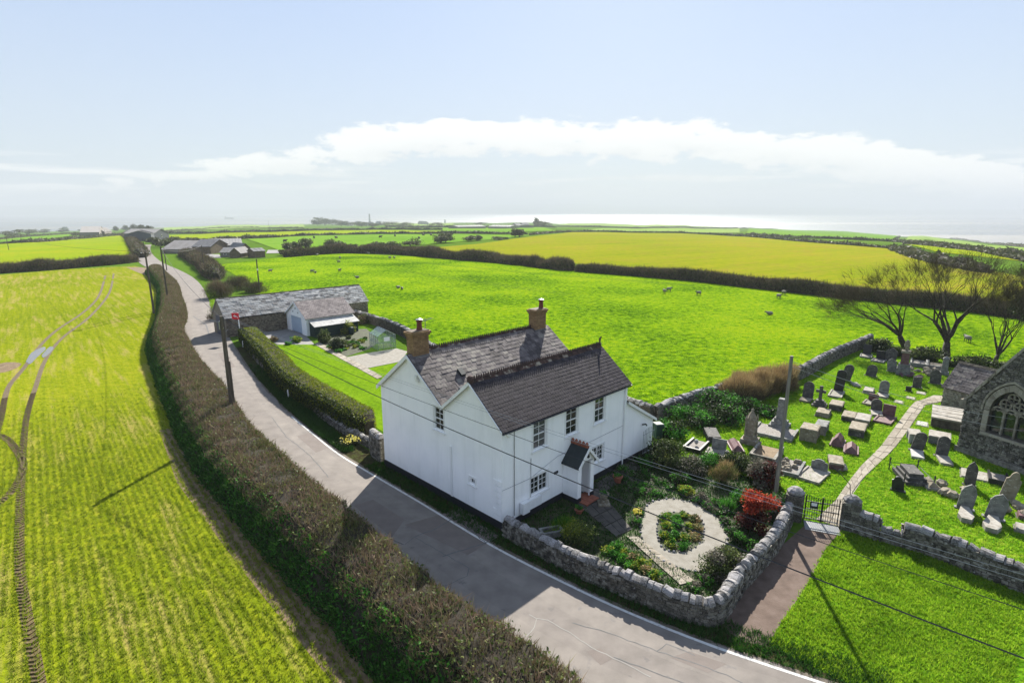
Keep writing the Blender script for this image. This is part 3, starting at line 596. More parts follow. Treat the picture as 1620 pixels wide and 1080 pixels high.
def path_flags():
    Lp = smooth_line(G((1290, 822), (1322, 791), (1361, 738), (1394, 705), (1439, 644), (1456, 633), (1494, 626)), 5); Rp = smooth_line(G((1330, 836), (1343, 791), (1365, 758), (1418, 706), (1459, 648), (1464, 641), (1499, 634)), 5)
    for i in range(len(Lp) - 1):
        a, b, c, d = Lp[i], Rp[i], Rp[i + 1], Lp[i + 1]; s = rng.uniform(.35, .65)
        for u0, u1 in ((0.02, s), (s, 0.98)):
            flags(church_path, [[tuple(a + (b - a) * u0), tuple(a + (b - a) * u1), tuple(d + (c - d) * u1), tuple(d + (c - d) * u0)]])
path_flags()
# pebble edging of the round path
def edging(line, parent):
    for p in dense([tuple(q) for q in line], 0.22):
        s = rng.uniform(.045, .075); MB().lathe([(s * .9, 0), (s, s * .6), (s * .5, s * 1.1)], (p[0], p[1], 0.012), 5).build('edging_stone', M['coping'], parent)
edging(ring, garden_path); edging(inner, garden_path)
# wheel marks and puddles in the crop
def wheel(px, w=0.45):
    L = dense([tuple(p) for p in smooth_line(G(*px), 4)], 0.5, False)
    o = strip('wheel_track', L, -w / 2, w / 2, M['mud'], 0.010, FIELD); mb = MB()
    L2 = dense(L, 0.22, False)
    for i in range(1, len(L2) - 1):
        p = np.array(L2[i]); 
        if np.hypot(*p) > 60: continue
        d = np.array(L2[i + 1]) - np.array(L2[i - 1]); d /= np.linalg.norm(d) + 1e-9; s = np.array([-d[1], d[0]])
        for sg in (1, -1):
            a = p; b = p + s * sg * w * .5 + d * .14; c = b + d * .08; e = a + d * .08
            mb.hexa([(*q, 0.010) for q in (a, b, c, e)], [(*q, 0.055) for q in (a, b, c, e)])
    if mb.v: t = mb.build('tread_ridges', M['mud'], FIELD); t['kind'] = 'stuff'
FIELD = bpy.data.objects['crop_field']; PAST = bpy.data.objects['pasture']
wheel([(70, 1140), (61, 1072), (41, 966), (31, 885), (33, 783), (37, 709), (43, 657), (57, 610), (73, 567), (100, 533), (143, 500), (173, 463), (180, 433)], .36)
wheel([(-30, 760), (-10, 700), (2, 660), (13, 613), (37, 583), (67, 543), (93, 520), (133, 493), (157, 467), (167, 436)], 0.38)
wheel([(-60, 680), (0, 689), (24, 709), (37, 738), (24, 770), (0, 795), (-60, 850)], 0.4)
for px in [[(41, 572), (50, 558), (68, 549), (72, 553), (58, 566), (48, 576)], [(66, 562), (78, 549), (85, 551), (76, 562), (68, 566)]]:
    struct(sheet('puddle', smooth_line(G(*(px + px[:1])), 3)[:-1], M['puddle'], 0.028))
strip('field_edge_earth', [(-3.6, 13.9), (-6.3, 16.6), (-10.75, 21.2), (-18.4, 29.4), (-24, 37.0)], -1.1, 0.6, M['earth'], 0.011, FIELD)
sheet('trodden_earth', smooth_line(G((-20, 580), (10, 573), (34, 575), (22, 584), (0, 590), (-20, 590), (-20, 580)), 3)[:-1], M['earth'], 0.009, None, FIELD)
sheet('trodden_earth', smooth_line(G((200, 423), (232, 424), (240, 436), (220, 432), (200, 423)), 3)[:-1], M['earth'], 0.012, None, FIELD)

for px in ([(560, 405), (640, 413), (720, 421), (800, 428), (840, 432.5), (960, 441), (1100, 452)], [(637, 429), (700, 438), (760, 446), (810, 453.5), (900, 466)]):
    for dx in (-.8, .8): strip('wheel_track', dense([tuple(p) for p in smooth_line(G(*px), 3)], 3, False), dx - .22, dx + .22, M['ground'], .02, PAST)
# grit and mud washed to the edges of the road
def edge_dirt(i0, i1, off, wmax, seed):
    r = random.Random(seed); L = dense([tuple(p) for p in road_r[i0:i1]], .35, False); n = len(L); w = [abs(math.sin(i * .21 + seed) + r.uniform(-.5, .5)) * wmax * .6 + .03 for i in range(n)]
    o = strip('edge_dirt', L, [off] * n, [off + q if off < 2 else off - q for q in w], M['edge_dirt'], .0145, road)
M['edge_dirt'] = surf('road_grit', [(0.07, 0.055, 0.04), (0.13, 0.11, 0.085)], 4.0, bump=.4, bscale=20, coord='World')
edge_dirt(0, 50, -.06, .30, 1); edge_dirt(24, 66, 4.75, .6, 2)

# ------------------------------------------------------------------ leaves, twigs, hedges, shrubs, trees
def unit(a): return a / (np.linalg.norm(a, axis=-1, keepdims=True) + 1e-9)
def leaf_quads(P, size, rng, aspect=1.7, up=0.35):
    n = len(P); nr = unit(rng.normal(size=(n, 3)) + np.array([0, 0, up])); t = unit(np.cross(nr, rng.normal(size=(n, 3)))); b = np.cross(nr, t)
    s = size * rng.uniform(0.55, 1.3, (n, 1)); a = t * s * aspect * 0.5; c = b * s * 0.5
    V = np.stack([P - a, P - c * .9, P + a, P + c * .9], 1).reshape(-1, 3)
    return V, np.arange(4 * n).reshape(n, 4)
def blade_tris(P, D, length, width, rng):
    n = len(P); s = unit(np.cross(D, rng.normal(size=(n, 3)))) * width * 0.5
    V = np.stack([P - s, P + s, P + D * np.asarray(length).reshape(-1, 1)], 1).reshape(-1, 3)
    return V, np.arange(3 * n).reshape(n, 3)
def loft_hedge(rows, name, label, core, layers, seed=0, group=None, bump=0.12, cat='hedge', z0=None):
    """rows: per station a list of cross-section points (x, y, z) from left foot over the top to right foot"""
    rng = np.random.default_rng(seed); A = np.array(rows, float); n, k, _ = A.shape
    base = A[0, 0].copy(); c0 = A.mean(1, keepdims=True); zb = A[:, :1, 2:]
    for st, f in ((0, .3), (1, .8), (n - 1, .3), (n - 2, .8)):
        A[st] = np.c_[(c0[st] + (A[st] - c0[st]) * max(f, .35))[:, :2], zb[st] + (A[st, :, 2:] - zb[st]) * (f * .5 + .5)]
    e = empty(name, tuple(base), 0, label, cat, group)
    C = A + rng.normal(0, bump * .5, A.shape) * np.array([1, 1, 1]); C[:, 0, 2] = A[:, 0, 2] - .05; C[:, -1, 2] = A[:, -1, 2] - .05
    i, j = np.meshgrid(np.arange(n - 1), np.arange(k - 1), indexing='ij'); i = i.ravel(); j = j.ravel()
    Fc = np.c_[i * k + j, (i + 1) * k + j, (i + 1) * k + j + 1, i * k + j + 1]
    ctr = A.mean(1, keepdims=True); Cs = ctr + (C - ctr) * np.array([.9, .9, .93])
    caps = [tuple(range(k)), tuple(range((n - 1) * k, n * k))[::-1]]
    obj('inner_branches', (Cs.reshape(-1, 3) - base), [tuple(map(int, f)) for f in Fc] + caps, core, e)
    # area-weighted scatter over the skin
    q = A; p00 = q[:-1, :-1]; p10 = q[1:, :-1]; p11 = q[1:, 1:]; p01 = q[:-1, 1:]
    nrm = np.cross(p10 - p00, p01 - p00); ar = np.linalg.norm(nrm, axis=2); nrm = unit(nrm)
    out = (((p00 + p11) / 2 - ctr[:-1]) * nrm).sum(2, keepdims=True); nrm = nrm * np.where(out < 0, -1, 1)
    for (pname, kind, mat, cnt, size, jj, spread) in layers:
        w = ar.copy(); mask = np.zeros(k - 1); mask[jj[0]:jj[1]] = 1; w = w * mask; w = w.ravel() / w.sum()
        idx = rng.choice(len(w), cnt, p=w); a, b = np.divmod(idx, k - 1); u = rng.random((cnt, 1)); v = rng.random((cnt, 1))
        P = (p00[a, b] * (1 - u) + p10[a, b] * u) * (1 - v) + (p01[a, b] * (1 - u) + p11[a, b] * u) * v
        nn = nrm[a, b]
        lump = np.sin(P[:, :1] * 1.9 + 1.3 * P[:, 1:2]) * .5 + np.sin(P[:, 1:2] * 2.7 - P[:, :1] * 1.1 + P[:, 2:] * 2) * .5
        P = P + nn * (rng.normal(0, spread, (cnt, 1)) + lump * bump * .8)
        P[:, 2] = np.maximum(P[:, 2], terrain(P[:, 0], P[:, 1]) + .02)
        if kind == 'twig':
            D = unit(nn * .55 + np.array([0, 0, .75]) + rng.normal(0, .45, (cnt, 3))); V, f = blade_tris(P - D * size * .4, D, size * rng.uniform(.5, 1.3, cnt), size * .085, rng)
        elif kind == 'grass':
            D = unit(nn * .3 + np.array([0, 0, .8]) + rng.normal(0, .4, (cnt, 3))); V, f = blade_tris(P, D, size * rng.uniform(.5, 1.3, cnt), size * .22, rng)
        else:
            V, f = leaf_quads(P, size, rng)
        o = obj(pname, V - base, f, mat, e); o['kind'] = 'stuff'
    return e
def line_hedge(px_or_xy, width, height, name, label, core, layers, seed=0, step=1.0, is_px=True, group=None, taper=0.55, vary=0.12, cat='hedge'):
    pts = G(*px_or_xy) if is_px else px_or_xy
    L = dense([tuple(p) for p in smooth_line(pts, 4)], step, False); rng = np.random.default_rng(seed + 77); rows = []; n = len(L)
    for i in range(n):
        d = np.array(L[min(i + 1, n - 1)]) - np.array(L[max(i - 1, 0)]); d /= np.linalg.norm(d); s = np.array([-d[1], d[0]]); p = np.array(L[i])
        h = height * (1 + vary * math.sin(i * step * .35 + seed) + rng.uniform(-vary, vary)); w = width * (1 + rng.uniform(-vary, vary)) / 2
        row = []
        for a, z in ((w, 0), (w * 1.02, h * .5), (w * taper, h * .93), (0, h), (-w * taper, h * .93), (-w * 1.02, h * .5), (-w, 0)):
            q = p + s * a; row.append((q[0], q[1], float(terrain(q[0], q[1])) + z))
        rows.append(row)
    return loft_hedge(rows, name, label, core, layers, seed, group, bump=height * .07, cat=cat)
def leaf_blob(rng, n, c, rad, leaf, clumps=11, hollow=0.35):
    """points spread through several clumps of an uneven crown"""
    cc = rng.normal(size=(clumps, 3)); cc = unit(cc) * rng.uniform(.25, .72, (clumps, 1)); cr = rng.uniform(.26, .56, clumps)
    k = rng.integers(0, clumps, n); d = unit(rng.normal(size=(n, 3))); r = rng.uniform(hollow, 1.08, (n, 1))
    U = cc[k] + d * r * cr[k][:, None]; U[:, 2] = U[:, 2] * 1.24 - .24; low = U[:, 2] < -.97; U[low, 2] = -.97 + .5 * rng.random(low.sum()) ** 2
    return U * np.array(rad) + np.array(c)
def shrub(px, rx, h, label, mats, n=1500, leaf=0.07, name='garden_shrub', cat='shrub', group=None, seed=0, kind='leaf', pos=None, ry=None, stems=6, base=0.0):
    rng = np.random.default_rng(seed + int(px[0] * 7 + px[1] * 3)); P0 = at(*px) if pos is None else np.array(pos)
    e = empty(name, tuple(P0), 0, label, cat, group); mb = MB()
    for k in range(stems):
        a = rng.uniform(0, 6.28); q = rng.uniform(.2, .55); mb.tube([(0, 0, -.03), (math.cos(a) * rx * q * .4, math.sin(a) * rx * q * .4, h * .35), (math.cos(a) * rx * q, math.sin(a) * rx * q, h * .75)], [.03 * h + .008, .02 * h, .006], 4)
    mb.build('stems', M['bark'], e)
    for i, mt in enumerate(mats):
        mt, share, zr = mt if isinstance(mt, tuple) else (mt, 1 / len(mats), (0, 1)); c = int(n * share)
        z0, z1 = base + zr[0] * (h - base), base + zr[1] * (h - base)
        P = leaf_blob(rng, c, (0, 0, (z0 + z1) / 2), (rx, ry or rx, (z1 - z0) / 2), leaf)
        if kind == 'twig':
            D = unit(P * np.array([.6 / rx, .6 / rx, .3 / h]) + np.array([0, 0, .8]) + rng.normal(0, .3, P.shape)); V, f = blade_tris(P - D * leaf * 1.5, D, leaf * rng.uniform(2, 5, c), leaf * .2, rng)
        elif kind == 'blade':
            P[:, 2] *= .15; D = unit(P * np.array([.5 / rx, .5 / rx, 0]) + np.array([0, 0, .9]) + rng.normal(0, .25, P.shape)); V, f = blade_tris(P, D, h * rng.uniform(.6, 1.1, c), leaf * .5, rng)
        else: V, f = leaf_quads(P, leaf, rng)
        o = obj('foliage' if kind != 'twig' else 'twigs', V, f, mt, e); o['kind'] = 'stuff'
    return e
def bare_tree(base_px, h, label, lean=(0, 0), seed=0, spread=0.62, depth=6, r0=0.3, pos=None):
    rng = random.Random(seed); P0 = at(*base_px) if pos is None else pos; e = empty('bare_tree', tuple(P0), 0, label, 'tree', 'bare trees behind the churchyard')
    trunk = MB(); crown = MB(); tw_p = []; tw_d = []
    def grow(p, d, L, r, lv):
        pts = [p]; rs = [r]; n = 3 if lv < 3 else 2; dd = d.copy()
        for i in range(n):
            dd = (dd + Vector((rng.gauss(0, .13) + lean[0] * .06, rng.gauss(0, .13) + lean[1] * .06, rng.uniform(0, .10)))).normalized()
            pts.append(pts[-1] + dd * L / n); rs.append(r * (1 - .35 * (i + 1) / n))
        (trunk if lv < 2 else crown).tube(pts, rs, 7 if lv < 2 else (5 if lv < 4 else 3), caps=(lv == 0))
        if lv >= depth:
            for _ in range(6):
                t = rng.random(); tw_p.append(pts[-2] + (pts[-1] - pts[-2]) * t)
                tw_d.append((dd + Vector((rng.gauss(0, .5), rng.gauss(0, .5), rng.gauss(.15, .4)))).normalized())
            return
        kids = 5 if lv == 0 else rng.choice((2, 3, 3, 3))
        for k in range(kids):
            a = rng.uniform(0, 6.28) if lv else 6.28 * k / kids + rng.uniform(-.4, .4); s = spread * rng.uniform(.55, 1.25)
            o1 = dd.orthogonal().normalized(); o2 = dd.cross(o1)
            nd = (dd + (o1 * math.cos(a) + o2 * math.sin(a)) * s).normalized(); nd = (nd + Vector((lean[0] * .10, lean[1] * .10, .20))).normalized()
            st = pts[-1] if k < 2 or lv == 0 else pts[-2] + (pts[-1] - pts[-2]) * rng.uniform(.2, .9)
            grow(st, nd, L * (1.25 if lv == 0 else rng.uniform(.68, .88)), rs[-1] * rng.uniform(.55, .78), lv + 1)
    grow(Vector((0, 0, -.1)), Vector((lean[0] * .25, lean[1] * .25, 1)).normalized(), h * .17, r0, 0)
    trunk.build('trunk', M['bark'], e, True); c = crown.build('crown', M['bark'], e)
    nr = np.random.default_rng(seed); V, f = blade_tris(np.array([tuple(p) for p in tw_p]), np.array([tuple(d) for d in tw_d]), h * .105 * nr.uniform(.5, 1.3, len(tw_p)), 0.016, nr)
    t = obj('twigs', V, f, M['twig_tree'], c); t['kind'] = 'stuff'
    return e
def tufts(name, poly, n, length, width, mat, seed, rows=None, lift=0.0, maxr=60, per=4, parent=None, power=1.0, avoid=(), fade=.3):
    """blades of grass, thicker on the ground near by"""
    rng = np.random.default_rng(seed); A = np.array([p[:2] for p in poly]); lo, hi = A.min(0), A.max(0); out = []
    while sum(map(len, out)) < n:
        P = rng.uniform(lo, hi, (n * 3, 2)); r = np.hypot(P[:, 0], P[:, 1]); keep = inside(P, A) & (r < maxr) & (rng.random(len(P)) < np.clip((14 / r) ** power, 0, 1) * np.clip((maxr - r) / (maxr * fade), 0, 1)) & (np.abs(P[:, 0]) < P[:, 1] * 1.0 + 1)
        for a in avoid: keep &= ~inside(P, np.array([p[:2] for p in a]))
        out.append(P[keep])
        if len(out) > 40: break
    P = np.concatenate(out)[:n]
    if rows:
        ang, gap = rows; d = np.array([math.cos(ang), math.sin(ang)]); s = np.array([-d[1], d[0]]); a = P @ d; b = np.round((P @ s) / gap) * gap + rng.normal(0, gap * .16, len(P)); P = a[:, None] * d + b[:, None] * s
    P3 = np.c_[P, np.full(len(P), lift)]; P3 = np.repeat(P3, per, 0); P3[:, :2] += rng.normal(0, width * 1.4, (len(P3), 2))
    D = unit(np.c_[rng.normal(0, .45, (len(P3), 2)), np.full(len(P3), .8)]); Ln = length * rng.uniform(.5, 1.3, len(P3))
    V, f = blade_tris(P3, D, Ln, width, rng)
    o = obj(name, V, f, mat, parent); o['kind'] = 'stuff'; return o

# --- the long roadside hedge between road and crop
LB = [(0.5, 10.4), (-3.0, 13.7), (-6.01, 16.87), (-10.41, 21.45), (-14.2, 25.5), (-18.13, 29.67), (-22.6, 35.4), (-27.39, 41.97), (-33.6, 50.6), (-39.4, 59.0), (-44.5, 67.5), (-50.2, 78.0), (-58, 91), (-68, 107), (-80, 124), (-92, 141)]
def road_hedge():
    L = smooth_line(LB, 10); rows = []; n = len(L); rg = np.random.default_rng(8)
    for i in range(n):
        d = L[min(i + 1, n - 1)] - L[max(i - 1, 0)]; d /= np.linalg.norm(d); s = np.array([d[1], -d[0]]); p = L[i]; f = i / n
        w = 3.5 + .1 * math.sin(i * .3) + .55 * math.exp(-((f - .42) / .15) ** 2); h = 1.62 + .10 * math.sin(i * .23) + .12 * math.sin(i * .071 + 1) + .25 * min(1, f * 2.2)
        pr = [(0.0, 0.0), (.22, .50), (.68, 1.05), (1.2, h * .93), (1.75, h), (2.5, h * 1.01), (w - .25, h * .95), (w + .05, h * .5), (w + .1, 0)]
        rows.append([(*(p + s * (a + rg.uniform(-.05, .05))), z + (rg.uniform(-.06, .06) if z else 0)) for a, z in pr])
    return loft_hedge(rows, 'roadside_hedge', 'long brown twiggy hedge between the road and the striped crop field', M['hedge_core'], [
        ('twigs', 'twig', M['hedge_twig'], 165000, 0.36, (2, 8), .07), ('leaves', 'leaf', M['hedge_leaf'], 70000, 0.085, (2, 8), .09),
        ('whips', 'twig', M['hedge_twig'], 9000, 0.62, (3, 7), .08), ('ivy', 'leaf', M['green_leaf'], 40000, 0.095, (0, 3), .06), ('rough_grass', 'grass', M['vergeblade'], 22000, 0.30, (0, 2), .05)], 5, bump=.13)
road_hedge()
TW = lambda n, s=.4: [('twigs', 'twig', M['twig'], int(n * 2.0), s * 1.5, (0, 6), .35), ('leaves', 'leaf', M['hedge_leaf'], int(n * .5), s * .4, (0, 6), .15), ('dark_leaves', 'leaf', M['dark_leaf'], int(n * .4), s * .42, (0, 6), .12)]
line_hedge([(-40, 436), (0, 432), (60, 428), (111, 424), (180, 418), (216, 414)], 3.0, 2.1, 'field_hedge', 'dark hedge crossing between the two crop fields left of the road', M['hedge_core'], TW(16000, .55), 11, 3.0)
line_hedge([(226, 408), (219, 396), (211, 386), (203, 377), (196, 373)], 4.5, 2.6, 'field_hedge', 'brown hedge climbing beside the road above the hedge corner', M['hedge_core'], TW(9000, .7), 12, 5.0)
# clipped garden hedge
clip = [(-9.6, 35.6), (-12.6, 38.9), (-16.2, 42.9), (-19.5, 47.0), (-22.6, 51.9), (-27.2, 58.7), (-31.6, 65.4)]
def clip_hedge():
    L = dense([tuple(p) for p in smooth_line(clip, 4)], .5, False); rows = []; n = len(L)
    for i in range(n):
        d = np.array(L[min(i + 1, n - 1)]) - np.array(L[max(i - 1, 0)]); d /= np.linalg.norm(d); s = np.array([-d[1], d[0]]); p = np.array(L[i]); w = .95
        rows.append([(*(p + s * a), z) for a, z in ((w, 0), (w * 1.05, .8), (w, 1.45), (w * .5, 1.56), (-w * .5, 1.56), (-w, 1.45), (-w * 1.05, .8), (-w, 0))])
    loft_hedge(rows, 'clipped_hedge', 'clipped yellow-green garden hedge between the lawn and the road', M['hedge_core'], [
        ('top_leaves', 'leaf', M['clip_leaf'], 42000, .07, (0, 7), .04), ('side_leaves', 'leaf', M['dark_leaf'], 22000, .09, (0, 3), .05)], 21, bump=.07)
clip_hedge()
# hedge along the far side of the pasture, in the three runs the photo shows
line_hedge([(452, 407), (500, 402.5), (560, 400), (640, 402), (700, 408), (780, 414), (836, 420)], 5, 2.3, 'pasture_hedge', 'tall dark thorn hedge on the far side of the sheep pasture', M['hedge_core'], TW(30000, .7), 31, 4.0, vary=.22)
line_hedge([(834, 420), (866, 423.5), (905, 428)], 4, 1.9, 'pasture_hedge', 'ragged low gap-filling hedge between the tall thorn hedge and the trimmed one', M['hedge_core'], TW(6000, .8), 32, 3.0, vary=.3)
line_hedge([(912, 429), (1000, 435.5), (1100, 444), (1215, 457), (1330, 470), (1480, 486), (1560, 495), (1680, 512)], 2.4, 1.75, 'pasture_hedge', 'long trimmed hedge between the sheep pasture and the yellow field', M['hedge_core'], TW(46000, .55), 33, 2.5)

# ------------------------------------------------------------------ the white house (local x along the front, y along the gable wall, origin at the near corner)
HC = (-0.454, 24.082); HPHI = 0.79196
HL, HW, HF, EAVE, RF, RR = 10.25, 10.03, 4.24, 5.2, 6.98, 7.41
house = empty('white_house', (HC[0], HC[1], 0), HPHI, 'white rendered two storey house with twin slate roofs beside the road', 'house')
def wall_grid(mb, o, u, length, height, holes, nrm, depth=0.14):
    """wall face with real openings and reveals; holes: (a0, a1, z0, z1)"""
    o = np.array(o, float); u = np.array(u, float); nrm = np.array(nrm, float); up = np.array([0, 0, 1.0])
    xs = sorted({0, length, *[h[0] for h in holes], *[h[1] for h in holes]}); zs = sorted({0, height, *[h[2] for h in holes], *[h[3] for h in holes]})
    P = lambda a, z, d=0: o + u * a + up * z - nrm * d
    fl = np.dot(np.cross(u, up), nrm) < 0
    def quad(*q): mb.add(q, [(0, 1, 2, 3)[::-1] if fl else (0, 1, 2, 3)])
    for a0, a1 in zip(xs, xs[1:]):
        for z0, z1 in zip(zs, zs[1:]):
            m = ((a0 + a1) / 2, (z0 + z1) / 2)
            if any(h[0] < m[0] < h[1] and h[2] < m[1] < h[3] for h in holes): continue
            quad(P(a0, z0), P(a1, z0), P(a1, z1), P(a0, z1))
    for a0, a1, z0, z1 in holes:
        quad(P(a0, z0), P(a1, z0), P(a1, z0, depth), P(a0, z0, depth)); quad(P(a0, z1, depth), P(a1, z1, depth), P(a1, z1), P(a0, z1))
        quad(P(a0, z0), P(a0, z0, depth), P(a0, z1, depth), P(a0, z1)); quad(P(a1, z0, depth), P(a1, z0), P(a1, z1), P(a1, z1, depth))
def frame_box(mb, o, u, nrm, a0, a1, z0, z1, d0, d1):
    o, u, nrm = (np.array(t, float) for t in (o, u, nrm)); up = np.array([0, 0, 1.0]); P = lambda a, z, d: o + u * a + up * z + nrm * d
    mb.hexa([P(a0, z0, d0), P(a1, z0, d0), P(a1, z0, d1), P(a0, z0, d1)], [P(a0, z1, d0), P(a1, z1, d0), P(a1, z1, d1), P(a0, z1, d1)])
def window(parent, o, u, nrm, hole, cols, rows, sash=False, pane='glass', sill=True, label=None):
    a0, a1, z0, z1 = hole; f = .07; mb = MB(); D = -.12
    for b in ((a0, a0 + f, z0, z1), (a1 - f, a1, z0, z1), (a0 + f, a1 - f, z0, z0 + f), (a0 + f, a1 - f, z1 - f, z1)): frame_box(mb, o, u, nrm, *b, D, D + .09)
    # raised surround on the wall
    for b in ((a0 - .09, a0 - .003, z0 - .02, z1 + .09), (a1 + .003, a1 + .09, z0 - .02, z1 + .09), (a0 - .003, a1 + .003, z1 + .003, z1 + .09)): frame_box(mb, o, u, nrm, *b, -.01, .025)
    w = mb.build('window', M['white'], parent)
    if label: w['label'] = label
    ia0, ia1, iz0, iz1 = a0 + f, a1 - f, z0 + f, z1 - f
    leaves = [(ia0, ia1, iz0, iz1)]
    if sash: zm = (iz0 + iz1) / 2; leaves = [(ia0, ia1, zm + .025, iz1), (ia0, ia1, iz0, zm - .025)]; m2 = MB(); frame_box(m2, o, u, nrm, ia0, ia1, zm - .025, zm + .025, D + .01, D + .085); m2.build('meeting_rail', M['white'], w)
    elif cols == 4: am = (ia0 + ia1) / 2; leaves = [(ia0, am - .03, iz0, iz1), (am + .03, ia1, iz0, iz1)]; m2 = MB(); frame_box(m2, o, u, nrm, am - .03, am + .03, iz0, iz1, D + .01, D + .085); m2.build('mullion', M['white'], w)
    c = 2 if cols == 4 else cols; r = rows
    for l in leaves:
        p = MB(); frame_box(p, o, u, nrm, *l, D + .02, D + .03); p.build('pane', M[pane], w)
        g = MB()
        for i in range(1, c): x = l[0] + (l[1] - l[0]) * i / c; frame_box(g, o, u, nrm, x - .012, x + .012, l[2], l[3], D + .031, D + .05)
        for i in range(1, r): z = l[2] + (l[3] - l[2]) * i / r; frame_box(g, o, u, nrm, l[0], l[1], z - .012, z + .012, D + .032, D + .048)
        if g.v: g.build('glazing_bars', M['white'], w)
    if sill: s = MB(); frame_box(s, o, u, nrm, a0 - .12, a1 + .12, z0 - .10, z0 - .021, -.01, .09); s.build('sill', M['white'], w)
    return w
FH = [(2.10, 3.10, 3.42, 4.95), (4.60, 5.60, 3.42, 5.0), (7.08, 8.04, 3.42, 4.96), (1.94, 3.24, 1.05, 2.02), (6.92, 8.06, 1.05, 2.02)]
SH = [(HW - 5.06, HW - 4.26, 3.78, 5.03), (HW - 2.30, HW - 1.92, 1.66, 2.0)]
def house_walls():
    mb = MB(); wall_grid(mb, (0, 0, 0), (1, 0, 0), HL, EAVE, FH, (0, -1, 0)); 
    wall_grid(mb, (0, HW, 0), (0, -1, 0), HW, EAVE, SH, (-1, 0, 0))
    mb.add([(HL, 0, 0), (HL, HF, 0), (HL, HF, EAVE), (HL, HF / 2, RF - .08), (HL, 0, EAVE)], [(0, 1, 2, 3, 4)])
    mb.add([(HL + .8, HF, 0), (HL + .8, HW, 0), (HL + .8, HW, EAVE), (HL + .8, (HF + HW) / 2, RR - .08), (HL + .8, HF, EAVE)], [(0, 1, 2, 3, 4)])
    mb.add([(HL, HF, 0), (HL + .8, HF, 0), (HL + .8, HF, EAVE), (HL, HF, EAVE)], [(0, 1, 2, 3)])
    mb.add([(HL + .8, HW, 0), (0, HW, 0), (0, HW, EAVE), (HL + .8, HW, EAVE)], [(0, 1, 2, 3)])
    mb.add([(0, 0, EAVE), (0, HF / 2, RF - .08), (0, HF, EAVE)], [(0, 1, 2)][::-1]); mb.add([(0, HF, EAVE), (0, (HF + HW) / 2, RR - .08), (0, HW, EAVE)], [(0, 1, 2)])
    mb.build('wall', M['render'], house)
    mb = MB()   # black painted plinth, and the pilaster that marks the join of the two blocks
    mb.box(-.03, -.035, 0, HL, -.003, .34); mb.box(-.035, -.03, 0, -.003, HW + .03, .42)
    mb.build('plinth', M['black'], house)
    MB().box(-.05, 3.66, .42, -.004, 3.80, 3.2).build('downpipe', M['white'], house)
    mb = MB()
    rg = random.Random(2)
    for k in range(7): z = .45 + k * .3; mb.box(-.035, .04, z, -.004, .36 + rg.uniform(.0, .3), z + .27)
    mb.build('quoins', M['render'], house)
house_walls()
for h, pn in zip(FH[:3], ('blind', 'glass', 'glass')): window(house, (0, 0, 0), (1, 0, 0), (0, -1, 0), h, 2, 2, True, pn)
for h in FH[3:]: window(house, (0, 0, 0), (1, 0, 0), (0, -1, 0), h, 4, 3)
window(house, (0, HW, 0), (0, -1, 0), (-1, 0, 0), SH[0], 2, 2, True); window(house, (0, HW, 0), (0, -1, 0), (-1, 0, 0), SH[1], 2, 1)
slates = []          # (matrix, material) of every slate of the house
def slate_field(o, u, w, length, run, sw, sh, mat, jit=0.01, seed=0, drop=0.0, lift=0.02, u0=0.0):
    """courses of slates on a slope: o eave corner, u along the eave, w up the slope"""
    rg = random.Random(seed); o, u, w = (Vector(t) for t in (o, u, w)); u.normalize(); w.normalize(); n = u.cross(w); out = []
    if n.z < 0: n = -n
    k = 0; t = 0.0
    while t < run - .02:
        h = min(sh, run - t); x = u0 - (sw * .5 if k % 2 else 0)
        while x < length:
            a, b = max(x, u0), min(x + sw, length)
            if b - a > .04 and rg.random() >= drop:
                c = o + u * ((a + b) / 2) + w * (t + h / 2 - .02) + n * (lift + rg.uniform(0, jit))
                B = Matrix((u * (b - a - .012), (w + n * (-.045 + rg.gauss(0, jit * 1.2))).normalized() * (h + .05), n * .016)).transposed().to_4x4(); B.translation = c
                B = B @ Matrix.Rotation(rg.gauss(0, jit * .9), 4, 'Z'); out.append((B, mat))
            x += sw
        t += sh; k += 1
    return out
UBOX = [(x, y, z) for z in (-.5, .5) for y in (-.5, .5) for x in (-.5, .5)]
def place_pieces(items, name, parent, pm, limit=300, rest='stuff_pieces'):
    """the pieces nearest the camera as objects that share one mesh, the others joined"""
    items = sorted(items, key=lambda it: ((pm @ it[0].translation) - cam.location).length); shared = {}
    for B, mt in items[:limit]:
        if mt.name not in shared: shared[mt.name] = mesh(name, UBOX, BOXF, mt)
        o = bpy.data.objects.new(name, shared[mt.name]); link(o, parent); o.matrix_local = B
    by = {}
    for B, mt in items[limit:]: by.setdefault(mt.name, (mt, MB()))[1].add([B @ Vector(v) for v in UBOX], BOXF)
    for mt, mb in by.values(): o = mb.build(rest, mt, parent); o['kind'] = 'stuff'
def roof_slab(mb, x0, x1, y0, z0, y1, z1, t=.07):
    mb.hexa([(x0, y0, z0 - t), (x1, y0, z0 - t), (x1, y1, z1 - t), (x0, y1, z1 - t)], [(x0, y0, z0), (x1, y0, z0), (x1, y1, z1), (x0, y1, z1)])
